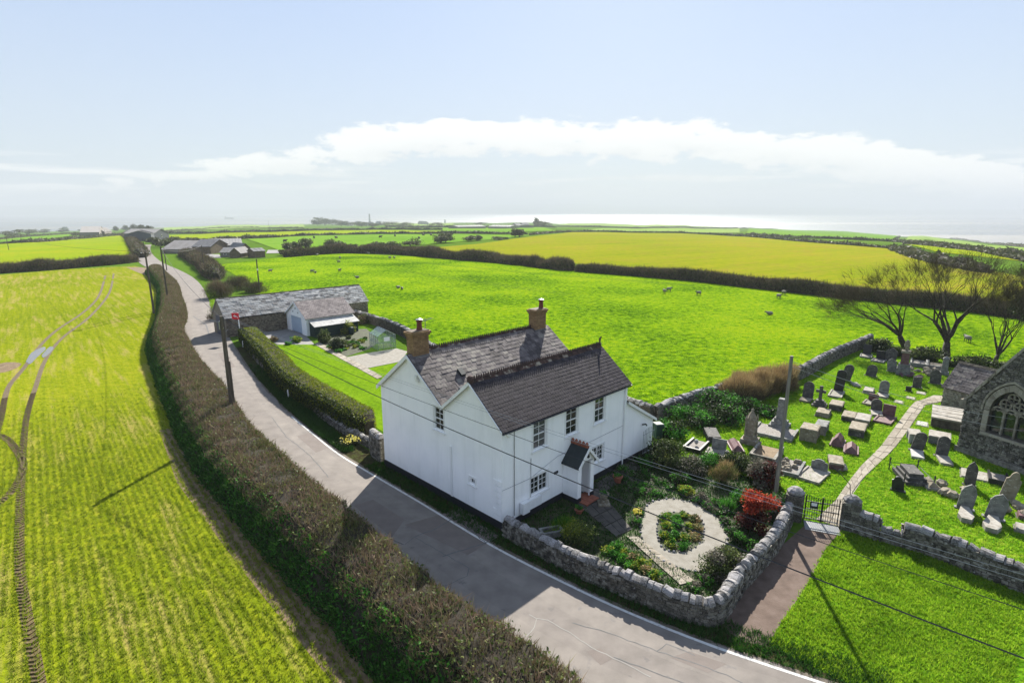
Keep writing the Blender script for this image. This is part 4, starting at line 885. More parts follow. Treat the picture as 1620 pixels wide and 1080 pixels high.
def crest_ridge(x0, x1, y, z, seed):
    """saddle ridge tiles, each with a comb of crests along the top"""
    rg = random.Random(seed); n = int((x1 - x0) / .45); st = (x1 - x0) / n
    for i in range(n):
        a, b = x0 + i * st, x0 + (i + 1) * st - .012; s = .17; mb = MB(); zz = z + rg.uniform(-.008, .012)
        mb.add([(a, y - s, zz - s * .82), (a, y, zz + .04), (a, y + s, zz - s * .82), (b, y - s, zz - s * .82), (b, y, zz + .04), (b, y + s, zz - s * .82), (a, y, zz - .10), (b, y, zz - .10)],
               [(0, 3, 4, 1), (1, 4, 5, 2), (0, 1, 6), (6, 1, 2), (4, 3, 7), (5, 4, 7), (0, 6, 7, 3), (6, 2, 5, 7)])
        t = mb.build('ridge_tile', M['ridge'], house); c = MB(); m = 3
        for k in range(m):
            q0 = a + (b - a) * (k + .08) / m; q1 = a + (b - a) * (k + .92) / m; qm = (q0 + q1) / 2
            c.prism([(q0, y - .02, zz + .03), (q1, y - .02, zz + .03), (q1 - .02, y - .02, zz + .15), (qm, y - .02, zz + .22), (q0 + .02, y - .02, zz + .15)], (0, .04, 0))
        c.build('crest', M['crest'], t)
def house_roof():
    pr = (RF - EAVE) / (HF / 2); RM = (HF + HW) / 2; pr2 = (RR - EAVE) / (RM - HF)
    ov = .16; mb = MB()
    roof_slab(mb, -.14, HL + .14, -ov, EAVE - ov * pr, HF / 2, RF); roof_slab(mb, -.14, HL + .14, HF, EAVE + .02, HF / 2, RF - .002)
    roof_slab(mb, -.14, HL + .94, HF, EAVE + .025, RM, RR); roof_slab(mb, -.14, HL + .94, HW + ov, EAVE - ov * pr2, RM, RR - .002)
    r = mb.build('roof', M['slate'], house)
    s1 = math.hypot(HF / 2 + ov, RF - EAVE + ov * pr); s2 = math.hypot(RM - HF, RR - EAVE)
    items = slate_field((-.14, -ov, EAVE - ov * pr), (1, 0, 0), (0, HF / 2 + ov, RF - EAVE + ov * pr), HL + .28, s1 - .1, .34, .205, M['slate'], .004, 1)
    items += slate_field((-.14, HF, EAVE + .025), (1, 0, 0), (0, RM - HF, RR - EAVE), HL + 1.08, s2 - .1, .36, .27, M['slate_old'], .013, 2, drop=.008)
    place_pieces(items, 'slate', r, Matrix.Translation(house.location) @ Matrix.Rotation(HPHI, 4, 'Z'), 300, 'far_slates')
    crest_ridge(-.14, HL + .1, HF / 2, RF + .03, 4); crest_ridge(1.24, 9.66, RM, RR + .03, 5)
    # finial at the far end of the front ridge, stub at the near end
    f = MB(); f.lathe([(.09, 0), (.12, .1), (.06, .16), (.04, .28), (.08, .34), (.05, .42), (.01, .46)], (HL + .05, HF / 2, RF), 8)
    f.tube([(HL + .05, HF / 2, RF + .36), (HL + .14, HF / 2 - .03, RF + .52), (HL + .2, HF / 2 - .03, RF + .49)], [.05, .05, .02], 5); f.build('finial', M['crest'], house)
    MB().lathe([(.16, -.1), (.17, .14), (.12, .26), (.03, .30)], (-.02, HF / 2, RF), 8).build('finial', M['crest'], house)
    # barge boards on the gable, gutters
    def barge(ya, za, yb, zb, mat, x0=-.19, x1=-.142, d=.24):
        MB().hexa([(x0, ya, za - d), (x1, ya, za - d), (x1, yb, zb - d), (x0, yb, zb - d)], [(x0, ya, za - .01), (x1, ya, za - .01), (x1, yb, zb - .01), (x0, yb, zb - .01)]).build('barge_board', mat, house)
    barge(HW + .2, EAVE - .2 * pr2, RM, RR, M['white']); barge(RM, RR, HF + .02, EAVE + .05, M['white'], d=.2)
    barge(HF + .01, EAVE + .04, HF / 2, RF, M['white'], d=.2); barge(HF / 2, RF, -.16, EAVE - .16 * pr, M['white'], d=.12)
    MB().tube([(-.15, -.2, EAVE - .22), (HL + .15, -.2, EAVE - .24)], .045, 6).build('gutter', M['black'], house)
    MB().tube([(9.95, -.07, EAVE - .3), (9.95, -.07, .1)], .045, 6).build('downpipe', M['white'], house)
    MB().tube([(.78, -.03, EAVE - .3), (.78, -.03, .5)], .018, 5).build('cable', M['steel'], house)
    MB().tube([(1.94, -.03, 3.1), (1.94, -.03, .9)], .014, 5).build('cable', M['steel'], house)
    MB().tube([(-.02, -.02, 2.1), (1.9, -.02, 2.05), (4.0, -.02, 2.55), (6.8, -.02, 2.5), (9.9, -.02, 2.55)], .012, 4).build('cable', M['steel'], house)
    MB().lathe([(.15, 0), (.15, .07), (.12, .09)], n=12).move(Matrix.Translation((.42, -.002, 4.80)) @ Matrix.Rotation(math.pi / 2, 4, 'X')).build('alarm_box', M['white'], house)
    MB().box(1.15, -.28, .45, 1.62, -.04, 1.02).box(1.66, -.22, .5, 2.55, -.04, .98).build('meter_box', M['white'], house)
    MB().box(3.72, -.06, 1.62, 4.0, -.004, 1.74).build('house_name_plate', M['black'], house)
    # roof light and its flashing on the rear slope
    def on_slope(x, d, up=0): return (x, HF + d * (RM - HF) / s2, EAVE + .03 + d * (RR - EAVE) / s2 + up)
    v = MB(); a = [on_slope(2.1, 1.35, .02), on_slope(2.42, 1.35, .02), on_slope(2.42, 1.8, .02), on_slope(2.1, 1.8, .02)]
    v.hexa(a, [(p[0], p[1] - .06, p[2] + .14) for p in a]); vv = v.build('roof_vent', M['slate_dark'], house)
    a = [on_slope(1.5, .38, .05), on_slope(2.35, .38, .05), on_slope(2.35, .75, .06), on_slope(1.5, .75, .06)]; MB().hexa(a, [(p[0], p[1] - .02, p[2] + .02) for p in a]).build('lead_patch', M['lead'], house)
    # security light under the rear gable
    MB().box(-.12, 6.2, 6.05, -.004, 6.45, 6.2).box(-.2, 6.22, 6.2, -.06, 6.42, 6.42).build('floodlight', M['white'], house)
house_roof()
def chimney(x, y, pot_x):
    c = MB(); w, d = 1.02, .6; x0, x1, y0, y1 = x - w / 2, x + w / 2, y - d / 2, y + d / 2
    c.box(x0, y0, RR - .9, x1, y1, RR + .92); o = c.build('chimney', M['brick'], house)
    MB().box(x0 - .06, y0 - .06, RR + .92, x1 + .06, y1 + .06, RR + 1.04).box(x0 - .11, y0 - .11, RR + 1.04, x1 + .11, y1 + .11, RR + 1.16).box(x0 - .03, y0 - .03, RR + 1.16, x1 + .03, y1 + .03, RR + 1.21).build('chimney_cap', M['brick'], o)
    MB().lathe([(.17, 0), (.15, .1), (.13, .42), (.17, .44), (.17, .52)], (pot_x, y, RR + 1.21), 10).build('chimney_pot', M['pot'], o)
    MB().lathe([(.15, 0), (.2, .03), (.02, .10)], (pot_x, y, RR + 1.74), 10).build('pot_cowl', M['steel'], o)
    MB().box(x0 - .03, y0 - .03, RR - .92, x1 + .03, y1 + .03, RR - .12).build('flashing', M['lead'], o)
RMID = (HF + HW) / 2
chimney(.64, RMID, .78); chimney(10.25, RMID, 10.6)
a = MB(); a.tube([(1.25, RMID + .1, RR), (1.25, RMID + .1, RR + 1.75)], .02, 5); a.tube([(.95, RMID + .1, RR + 1.6), (1.75, RMID + .1, RR + 1.72)], .014, 4)
for k in range(6): xx = 1.0 + k * .14; a.tube([(xx, RMID - .1, RR + 1.61 + k * .02), (xx, RMID + .3, RR + 1.61 + k * .02)], .008, 3)
a.build('television_aerial', M['steel'], house)
def porch():
    x0, x1, d = 4.45, 5.82, 1.0; ze, zr = 2.22, 3.0; xm = (x0 + x1) / 2
    p = MB(); p.box(x0, -d, 0, x0 + .12, -.005, ze); p.box(x1 - .12, -d, 0, x1, -.005, ze)
    p.box(x0 + .12, -d, 0, x0 + .3, -d + .12, ze - .1); p.box(x1 - .3, -d, 0, x1 - .12, -d + .12, ze - .1)
    p.prism([(x0, -d, ze), (x1, -d, ze), (xm, -d, zr - .08)], (0, .12, 0)); o = p.build('porch', M['render'], house)
    MB().box(x0 - .02, -d - .02, 0, x0 + .31, -d - .003, .3).box(x1 - .31, -d - .02, 0, x1 + .02, -d - .003, .3).box(x0 - .022, -d, 0, x0 - .003, -.04, .3).build('porch_plinth', M['black'], o)
    def slope(xa, za, xb, zb):
        V = [(xa, -d - .16, za), (xb, -d - .16, zb), (xb, -.006, zb), (xa, -.006, za)]; return MB().hexa([(v[0], v[1], v[2] - .06) for v in V], V)
    slope(x0 - .16, ze - .14, xm, zr).build('porch_roof', M['slate_dark'], o); slope(xm + .001, zr, x1 + .16, ze - .14).build('porch_roof', M['slate_dark'], o)
    for sx, ex in ((x0 - .16, xm), (x1 + .16, xm)):
        MB().hexa([(sx, -d - .2, ze - .30), (ex, -d - .2, zr - .17), (ex, -d - .162, zr - .17), (sx, -d - .162, ze - .30)], [(sx, -d - .2, ze - .10), (ex, -d - .2, zr + .03), (ex, -d - .162, zr + .03), (sx, -d - .162, ze - .10)]).build('barge_board', M['white'], o)
    for k in range(5):
        y = -d - .1 + k * .23; m = MB(); m.box(xm - .08, y, zr - .04, xm + .08, y + .21, zr + .06); m.lathe([(.07, .06), (.09, .16), (.03, .24)], (xm, y + .1, zr), 6); m.build('ridge_tile', M['terracotta'], o)
    dr = MB(); dr.box(4.8, -.05, .12, 5.48, -.012, 2.1); dd = dr.build('door', M['greydoor'], o)
    MB().box(4.88, -.062, .25, 5.4, -.052, .95).box(4.88, -.062, 1.1, 5.4, -.052, 1.95).build('door_panel', M['white'], dd); MB().lathe([(.03, 0), (.03, .05)], (5.42, -.07, 1.02), 6).build('door_knob', M['steel'], dd)
    MB().lathe([(.04, 0), (.09, .04), (.07, .2), (.02, .24)], (xm, -d - .1, ze + .2), 6).build('porch_lamp', M['iron'], o)
    for k in range(3): MB().box(4.6 + k * .37, -d - .5, 0, 4.95 + k * .37, -d + .45, .10 + .002 * k).build('step_tile', M['terracotta'], o)
porch()
def extension():
    x0, x1, y1 = HL + .003, 13.35, 3.6; za, zb = 3.95, 2.15
    w = MB(); w.add([(x0, 0, 0), (x1, 0, 0), (x1, 0, zb), (x0, 0, za)], [(0, 1, 2, 3)]); w.add([(x1, 0, 0), (x1, y1, 0), (x1, y1, zb), (x1, 0, zb)], [(0, 1, 2, 3)]); w.add([(x1, y1, 0), (x0, y1, 0), (x0, y1, za), (x1, y1, zb)], [(0, 1, 2, 3)])
    e = w.build('side_extension', M['render'], house)
    MB().box(x0, -.035, 0, x1 + .03, -.004, .30).build('plinth', M['black'], e)
    s = (zb - za) / (x1 - x0); V = [(x0, -.12, za + .06), (x1 + .2, -.12, zb + .06 + .2 * s), (x1 + .2, y1, zb + .06 + .2 * s), (x0, y1, za + .06)]
    MB().hexa([(v[0], v[1], v[2] - .08) for v in V], V).build('lean_to_roof', M['slate_dark'], e)
    MB().hexa([(x0, -.17, za - .14), (x1 + .2, -.17, zb - .14 + .2 * s), (x1 + .2, -.122, zb - .14 + .2 * s), (x0, -.122, za - .14)], [(x0, -.17, za + .04), (x1 + .2, -.17, zb + .04 + .2 * s), (x1 + .2, -.122, zb + .04 + .2 * s), (x0, -.122, za + .04)]).build('barge_board', M['white'], e)
    MB().tube([(12.1, -.02, 2.0), (12.1, -.25, 2.1), (12.1, -.32, 2.0)], .05, 6).build('wall_lamp', M['iron'], e)
    g = MB()
    for k in range(8): g.tube([(11.75 + k * .17, -.35, .12), (11.75 + k * .17, -.35, 1.75 + .1 * math.sin(k / 7 * 3.14))], .016, 4)
    g.tube([(11.7, -.35, .3), (13.0, -.35, .3)], .02, 4); g.tube([(11.7, -.35, 1.5), (13.0, -.35, 1.5)], .02, 4)
    go = g.build('garden_gate', M['steel']); go.location = house.location; go.rotation_euler = house.rotation_euler; tag(go, 'grey barred metal gate against the wall of the house extension', 'gate')
extension()

# ------------------------------------------------------------------ outbuildings
def frame2(a, b):
    """local frame with x from a to b on the ground"""
    a = np.array(a[:2]); b = np.array(b[:2]); d = b - a; return math.atan2(d[1], d[0]), float(np.linalg.norm(d))
def gable_roof(e, L, D, ze, zr, mat, piece=None, ov=.15, pw=.5, ph=.3, y0=0.0, limit=0, seed=1, jit=.02, name='roof'):
    """ridge along x in the middle of the depth; pieces are laid on the near slope, the far one is plain"""
    mb = MB(); ym = y0 + D / 2; k = (zr - ze) / (D / 2)
    roof_slab(mb, -ov, L + ov, y0 - ov, ze - ov * k, ym, zr); roof_slab(mb, -ov, L + ov, y0 + D + ov, ze - ov * k, ym, zr - .002)
    r = mb.build(name, mat, e)
    if piece:
        run = math.hypot(D / 2 + ov, zr - ze + ov * k)
        it = slate_field((-ov, y0 - ov, ze - ov * k), (1, 0, 0), (0, D / 2 + ov, zr - ze + ov * k), L + 2 * ov, run - .06, pw, ph, piece, jit, seed)
        place_pieces(it, 'slate', r, e.matrix_basis.copy(), limit, 'slates')
    MB().prism([(-ov, ym - .16, zr - .08), (-ov, ym, zr + .07), (-ov, ym + .16, zr - .08)], (L + 2 * ov, 0, 0)).build('ridge', M['mortar'], r)
    return r
def gable_walls(e, L, D, ze, zr, mat, y0=0.0, name='wall'):
    V = [(0, y0, 0), (L, y0, 0), (L, y0 + D, 0), (0, y0 + D, 0), (0, y0, ze), (L, y0, ze), (L, y0 + D, ze), (0, y0 + D, ze), (0, y0 + D / 2, zr - .07), (L, y0 + D / 2, zr - .07)]
    return MB().add(V, [(0, 1, 5, 4), (2, 3, 7, 6), (1, 2, 6, 9, 5), (3, 0, 4, 8, 7)]).build(name, mat, e)
def rubble(e, o, u, length, zf, seed, mat, name='stones', sl=(.16, .38), sh=(.10, .18), proud=.03, nrm=None, limit=0, holes=()):
    """coursed rubble stones proud of a wall face; zf(a) is the wall height at a"""
    rg = random.Random(seed); o = Vector(o); u = Vector(u).normalized(); nrm = Vector(nrm) if nrm is not None else Vector((u.y, -u.x, 0)); it = []; z = 0.02
    while True:
        h = rg.uniform(*sh); a = rg.uniform(-.1, 0)
        if z > max(zf(length * t / 10) for t in range(11)): break
        while a < length:
            w = rg.uniform(*sl); b = min(a + w, length); aa = max(a, 0); m = (aa + b) / 2
            if b - aa > .08 and z + h * .8 < zf(m) and not any(h0 < m < h1 and q0 < z + h / 2 < q1(m) for h0, h1, q0, q1 in holes):
                c = o + u * m + Vector((0, 0, z + h / 2)) + nrm * rg.uniform(-.02, proud)
                B = Matrix((u * (b - aa - .025), Vector((0, 0, h - .022)), -nrm * .12)).transposed().to_4x4(); B.translation = c
                it.append((B @ Matrix.Rotation(rg.gauss(0, .04), 4, 'Z') @ Matrix.Shear('XZ', 4, (rg.gauss(0, .05), rg.gauss(0, .05))), mat))
            a += w
        z += h
    place_pieces(it, 'stone', e, e.matrix_basis.copy(), limit, name)
def ground_empty(name, a, b, label, cat, group=None):
    rz, L = frame2(a, b); return empty(name, (a[0], a[1], float(terrain(a[0], a[1]))), rz, label, cat, group), L
# long stone barn: its front wall runs from the lane to the pasture
def barn():
    a, b = (-34.2, 66.0), (-20.6, 79.3); e, L = ground_empty('stone_barn', a, b, 'long stone barn with pale patchy slate roof behind the garage', 'barn')
    D, ze, zr = 4.6, 2.45, 4.45; s = .66 * L
    gable_walls(e, L, D, ze, zr, M['barnwall'])
    gable_roof(e, L, D, ze, zr, M['slate_pale'], M['slate_pale'], pw=.62, ph=.32, limit=160, seed=3, jit=.03)
    rubble(e, (0, 0, 0), (1, 0, 0), L, lambda t: ze - .1, 5, M['barnwall'], 'front_stones', limit=60)
    rubble(e, (L, 0, 0), (0, 1, 0), D, lambda t: ze + (zr - ze) * (1 - abs(t - D / 2) / (D / 2)) - .25, 6, M['barnwall'], 'gable_stones')
    MB().box(-.06, 1.0, 0, -.004, 3.4, 2.3).build('barn_door', M['shedblue'], e)
    MB().tube([(-.1, -.2, ze - .2), (L * .34, -.2, ze - .2)], .06, 6).build('gutter', M['black'], e)
barn()
def garage():
    a = (-28.9, 71.0); b = (-24.85, 66.7); rz, Wd = frame2(a, b)
    e = empty('garage', (a[0], a[1], 0), rz, 'white gabled garage with pale blue door and brown tiled roof', 'garage'); D = 6.2; ze, zr = 2.25, 3.9
    # local x along the front gable, y back towards the barn; the ridge runs along y
    ye, W = ze, Wd
    mb = MB(); wall_grid(mb, (0, 0, 0), (1, 0, 0), W, ze, [(1.2, 4.5, 0, 2.05)], (0, -1, 0), .2)
    mb.add([(0, 0, ze), (W, 0, ze), (W / 2, 0, zr - .06)], [(0, 1, 2)]); mb.add([(W, 0, 0), (W, D, 0), (W, D, ze), (W, 0, ze)], [(0, 1, 2, 3)]); mb.add([(0, 0, 0), (0, D, 0), (0, D, ze), (0, 0, ze)], [(3, 2, 1, 0)])
    mb.add([(0, D, 0), (W, D, 0), (W, D, ze), (W / 2, D, zr - .06), (0, D, ze)], [(4, 3, 2, 1, 0)]); mb.build('wall', M['render'], e)
    d = MB(); d.box(1.2, .12, .02, 4.5, .18, 2.05); dd = d.build('garage_door', M['bluedoor'], e)
    for k in range(5): MB().box(1.26, .10, .08 + k * .395, 4.44, .118, .08 + k * .395 + .36).build('door_panel', M['bluedoor'], dd)
    for k, x in enumerate((2.2, 2.95, 3.7)): MB().lathe([(.10, 0), (.10, .05), (.05, .06)], n=8).move(Matrix.Translation((x, -.002, 2.6 + (.45 if k == 1 else 0))) @ Matrix.Rotation(math.pi / 2, 4, 'X')).build('vent', M['steel'], e)
    k = (zr - ze) / (W / 2); ov = .18; r = MB()
    for s in (0, 1):
        xe, xm = (-ov, W / 2) if s == 0 else (W + ov, W / 2 + .001); z0 = ze - ov * k
        V = [(xe, -ov, z0), (xm, -ov, zr), (xm, D + ov, zr), (xe, D + ov, z0)]; r.hexa([(v[0], v[1], v[2] - .07) for v in V], V)
    ro = r.build('roof', M['tile_brown'], e)
    it = slate_field((W + ov, -ov, ze - ov * k), (0, 1, 0), (-(W / 2 + ov), 0, zr - ze + ov * k), D + 2 * ov, math.hypot(W / 2 + ov, zr - ze + ov * k) - .05, .3, .22, M['tile_brown'], .008, 8); place_pieces(it, 'tile', ro, e.matrix_basis.copy(), 0, 'tiles')
    MB().prism([(W / 2 - .15, -ov, zr - .06), (W / 2, -ov, zr + .06), (W / 2 + .15, -ov, zr - .06)], (0, D + 2 * ov, 0)).build('ridge', M['slate_dark'], ro)
    for xa, za, xb, zb in ((-ov, ze - ov * k, W / 2, zr), (W / 2, zr, W + ov, ze - ov * k)):
        MB().hexa([(xa, -ov - .04, za - .2), (xb, -ov - .04, zb - .2), (xb, -ov - .002, zb - .2), (xa, -ov - .002, za - .2)], [(xa, -ov - .04, za), (xb, -ov - .04, zb), (xb, -ov - .002, zb), (xa, -ov - .002, za)]).build('barge_board', M['white'], e)
    # green boarded lean-to on the garden side
    x0, x1 = W + .01, W + 1.5; y0, y1 = .35, D - .2
    w = MB(); w.add([(x0, y0, 0), (x1, y0, 0), (x1, y0, 1.35), (x0, y0, 1.9)], [(0, 1, 2, 3)]); w.add([(x1, y0, 0), (x1, y1, 0), (x1, y1, 1.35), (x1, y0, 1.35)], [(0, 1, 2, 3)]); w.add([(x0, y1, 0), (x1, y1, 0), (x1, y1, 1.35), (x0, y1, 1.9)], [(3, 2, 1, 0)])
    lt = w.build('lean_to', M['greenwood'], e)
    for q in range(16): yy = y0 + (y1 - y0) * q / 16; MB().box(x1 + .002, yy + .01, .02, x1 + .025, yy + (y1 - y0) / 16 - .01, 1.33).build('board', M['greenwood'], lt)
    V = [(x0 - .05, y0 - .15, 1.98), (x1 + .22, y0 - .15, 1.34), (x1 + .22, y1 + .15, 1.34), (x0 - .05, y1 + .15, 1.98)]; MB().hexa([(v[0], v[1], v[2] - .05) for v in V], V).build('lean_to_roof', M['slate_pale'], lt)
garage()
def greenhouse():
    a = at(598.5, 554); b = at(626.5, 550); rz, Wd = frame2(a, b); e = empty('greenhouse', tuple(a), rz, 'small glass greenhouse with aluminium frame on the gravel patch', 'greenhouse'); D = 2.5; ze, zr = 1.5, 2.15; f = MB(); r = .022
    P = lambda x, y, z: (x * Wd, y * D, z)
    for y in (0, .25, .5, .75, 1):
        f.tube([P(0, y, 0), P(0, y, ze), P(.5, y, zr), P(1, y, ze), P(1, y, 0)], r, 4)
    for x, z in ((0, .04), (0, .75), (0, ze), (.5, zr), (1, ze), (1, .75), (1, .04)): f.tube([P(x, 0, z), P(x, 1, z)], r, 4)
    for y in (0, 1):
        f.tube([P(0, y, ze), P(1, y, ze)], r, 4); f.tube([P(0, y, .75), P(1, y, .75)], r, 4)
        for x in (.3, .7): f.tube([P(x, y, 0), P(x, y, ze + (zr - ze) * (x / .5 if x < .5 else (1 - x) / .5))], r, 4)
    f.build('frame', M['steel'], e)
    m, N, L = new_mat('greenhouse_glass'); out = N.new('ShaderNodeOutputMaterial'); t = N.new('ShaderNodeBsdfTransparent'); g = N.new('ShaderNodeBsdfGlossy'); g.inputs['Roughness'].default_value = .08; g.inputs[0].default_value = (.9, .95, 1, 1)
    df = N.new('ShaderNodeBsdfDiffuse'); df.inputs[0].default_value = (.6, .65, .68, 1); m1 = N.new('ShaderNodeMixShader'); m1.inputs[0].default_value = .5; L.new(g.outputs[0], m1.inputs[1]); L.new(df.outputs[0], m1.inputs[2])
    m2 = N.new('ShaderNodeMixShader'); m2.inputs[0].default_value = .28; t.inputs[0].default_value = (.85, .9, .9, 1); L.new(t.outputs[0], m2.inputs[1]); L.new(m1.outputs[0], m2.inputs[2]); L.new(m2.outputs[0], out.inputs[0])
    def pane(q): MB().add(q, [(0, 1, 2, 3)]).build('pane', m, e)
    for i in range(4):
        y0, y1 = i / 4 + .01, (i + 1) / 4 - .01
        for x, xe in ((0, .5), (1, .5)):
            pane([P(x, y0, .05), P(x, y1, .05), P(x, y1, ze), P(x, y0, ze)]); pane([P(x, y0, ze), P(x, y1, ze), P(xe, y1, zr), P(xe, y0, zr)])
    for y in (0, 1):
        for x0, x1 in ((.01, .29), (.31, .69), (.71, .99)): pane([P(x0, y, .05), P(x1, y, .05), P(x1, y, ze), P(x0, y, ze)])
    MB().box(Wd * .34, -.04, .9, Wd * .66, -.025, 1.35).build('door_panel', M['white'], e)
greenhouse()
for px, lab in (((556, 529), 'green water butt beside the lean-to of the garage'),):
    e = tag(MB().lathe([(.26, 0), (.32, .2), (.33, .7), (.28, .85), (.30, .88), (.02, .92)], (0, 0, 0), 12).build('water_butt', M['greenwood'], None, True, at(*px)), lab, 'barrel')

# ------------------------------------------------------------------ stone walls
def stone_wall(pts, h, th, name, label, seed, cop='upright', limit=120, mat='stone', px=True, cat='wall', cop_size=(.2, .34), step=None, coplim=300, both=False):
    line = dense([tuple(p) for p in smooth_line([xy(*p) if px else p for p in pts], 4)], .6, False) if step is None else ([xy(*p) if px else p for p in pts])
    P = [np.array(p) for p in line]; o = P[0]; e = empty(name, (o[0], o[1], 0), 0, label, cat); core = MB(); rg = random.Random(seed); n = len(P); Vv = []
    hs = [h(i / (n - 1)) if callable(h) else h for i in range(n)]
    for i in range(n):
        d = P[min(i + 1, n - 1)] - P[max(i - 1, 0)]; d /= np.linalg.norm(d); s = np.array([-d[1], d[0]]); q = P[i] - o
        for a, z in ((th / 2, -.05), (th * .42, hs[i] - .02), (-th * .42, hs[i] - .02), (-th / 2, -.05)): Vv.append((*(q + s * a), z))
    Fc = [(i * 4 + k, (i + 1) * 4 + k, (i + 1) * 4 + k + 1, i * 4 + k + 1) for i in range(n - 1) for k in range(3)] + [(0, 1, 2, 3), tuple(range(4 * n - 1, 4 * n - 5, -1))]
    obj('wall_core', Vv, [tuple(reversed(f)) for f in Fc], M['mortar'], e)
    it = []
    for i in range(n - 1):
        a, b = P[i] - o, P[i + 1] - o; d = b - a; L = np.linalg.norm(d); d /= L; s = np.array([-d[1], d[0]])
        sides = [1, -1]
        for sd in sides:
            z = 0.0; hh = (hs[i] + hs[i + 1]) / 2
            while z < hh - .1:
                r = rg.uniform(.09, .17); x = rg.uniform(-.12, 0)
                while x < L:
                    w = rg.uniform(.12, .30); 
                    if z + r < hh + .02:
                        f = (th / 2 - .03 - .06 * th * z / hh); c = a + d * min(max(x + w / 2, .06), L - .06) + s * sd * (f + rg.uniform(-.02, .025))
                        B = Matrix((Vector((*d, 0)) * (w - .03), Vector((0, 0, r - .025)), Vector((*(s * sd), 0)) * .13)).transposed().to_4x4(); B.translation = Vector((*c, z + r / 2)); it.append((B @ Matrix.Shear('XZ', 4, (rg.gauss(0, .08), rg.gauss(0, .08))) @ Matrix.Rotation(rg.gauss(0, .06), 4, 'Z'), M[mat]))
                    x += w
                z += r
    place_pieces(it, 'stone', e, e.matrix_basis.copy(), limit, 'rubble')
    # coping: rounded stones set on edge along the top
    tot = [0.0]
    for i in range(n - 1): tot.append(tot[-1] + float(np.linalg.norm(P[i + 1] - P[i])))
    t = 0.0; cl = []; tmpl = []
    for k in range(6):
        r2 = random.Random(seed * 10 + k); mb = MB(); prof = []
        V = []; m = 7
        for sx in (-.5, .5):
            for j in range(m):
                a = math.pi * j / (m - 1); V.append((sx * (1 + r2.uniform(-.12, .02)), math.cos(a) * .5 * (1 + r2.uniform(-.1, .08)), math.sin(a) * (1 + r2.uniform(-.16, .1))))
        Vc = [(-.58, 0, .45), (.58, 0, .45)]
        Fc = [(j, j + 1, m + j + 1, m + j) for j in range(m - 1)] + [tuple(range(m))[::-1], tuple(range(m, 2 * m)), (0, m, 2 * m - 1, m - 1)]
        tmpl.append(mesh('coping_stone', V, Fc, M['coping']))
    cnt = 0; rest = MB()
    while t < tot[-1] - .1:
        w = rg.uniform(*cop_size) * rg.choice((.7, .9, 1, 1, 1.35)); i = min(max(np.searchsorted(tot, t + w / 2) - 1, 0), n - 2); u = (t + w / 2 - tot[i]) / (tot[i + 1] - tot[i]); c = P[i] + (P[i + 1] - P[i]) * u; d = P[i + 1] - P[i]; ang = math.atan2(d[1], d[0]); hz = hs[i] * (1 - u) + hs[i + 1] * u
        B = Matrix.Translation((*(c - o), hz - .03)) @ Matrix.Rotation(ang + rg.gauss(0, .06), 4, 'Z') @ Matrix.Rotation(rg.gauss(0, .2), 4, 'Y') @ Matrix.Diagonal((w * .97, th * rg.uniform(.85, 1.18), rg.uniform(.13, .27), 1))
        if cnt < coplim: q = bpy.data.objects.new('coping_stone', rg.choice(tmpl)); link(q, e); q.matrix_local = B
        else: tm = rg.choice(tmpl); rest.add([B @ v.co for v in tm.vertices], [tuple(p.vertices) for p in tm.polygons])
        cnt += 1; t += w
    if rest.v: q = rest.build('coping_run', M['coping'], e); q['kind'] = 'stuff'
    return e
GW = [(-.26, 23.75), (2.47, 21.1), (5.12, 19.12), (6.33, 18.3), (7.2, 17.97), (7.75, 18.2), (9.24, 19.96), (11.45, 22.21), (12.7, 23.8), (13.5, 24.9)]
stone_wall(GW, .88, .44, 'garden_wall', 'curved stone wall round the front garden with pale rounded coping stones', 41, limit=200, px=False, coplim=120)
stone_wall([(16.3, 24.15), (17.0, 23.4)], .95, .5, 'broken_wall', 'short broken stone wall with a gap next to the right gate pillar', 42, limit=30, px=False)
stone_wall([(17.75, 22.9), (18.2, 22.62), (18.98, 21.75), (20.4, 19.9), (22.5, 16.9)], 1.0, .5, 'churchyard_wall', 'lichened stone churchyard wall along the front green', 43, limit=200, px=False, coplim=60, cop_size=(.3, .55))
MB().box(-.35, -.1, 0, .35, .1, .72)
stone_wall([(17.05, 23.35), (17.75, 22.9)], .55, .4, 'broken_wall', 'collapsed low stretch of churchyard wall with pale patch', 46, limit=10, px=False)
stone_wall([at(1036, 664)[:2], at(1100, 641)[:2], at(1180, 619)[:2], at(1258, 601)[:2], at(1318, 569)[:2], at(1376, 545)[:2]], 1.05, .55, 'field_wall', 'long stone wall between the churchyard and the sheep pasture', 44, limit=60, px=False, coplim=140, cop_size=(.3, .55))
stone_wall([at(556, 503)[:2], at(600, 516)[:2], at(641, 533)[:2], (-5, 52), (4, 46), at(1030, 668)[:2]], 1.15, .5, 'back_garden_wall', 'dark stone wall behind the greenhouse and the back garden', 45, limit=20, px=False, coplim=40, mat='mortar', cop_size=(.3, .55))
stone_wall([(-8.9, 33.6), (-11.2, 36.0), (-14.6, 40.0), (-18.2, 44.6), (-21.0, 48.5), (-24.6, 53.4), (-29.7, 61.2)], .5, .4, 'low_wall', 'low grey stone wall under the clipped hedge along the lane', 47, limit=40, px=False, coplim=60, cop_size=(.3, .6))
stone_wall([(-7.75, 31.7), (-8.3, 32.3), (-8.7, 33.0)], 1.5, .5, 'garden_wall_end', 'tall end of stone wall standing against the house gable', 48, limit=40, px=False)
for i, px in enumerate([(385, 549), (427.6, 597), (456.5, 629.5)]):
    p = at(*px); tag(MB().lathe([(.07, 0), (.07, .62), (.055, .7), (.01, .74)], (0, 0, 0), 8).build('white_post', M['white'], None, False, p), 'small white marker post on the dark verge below the clipped hedge', 'post', 'white marker posts by the lane')
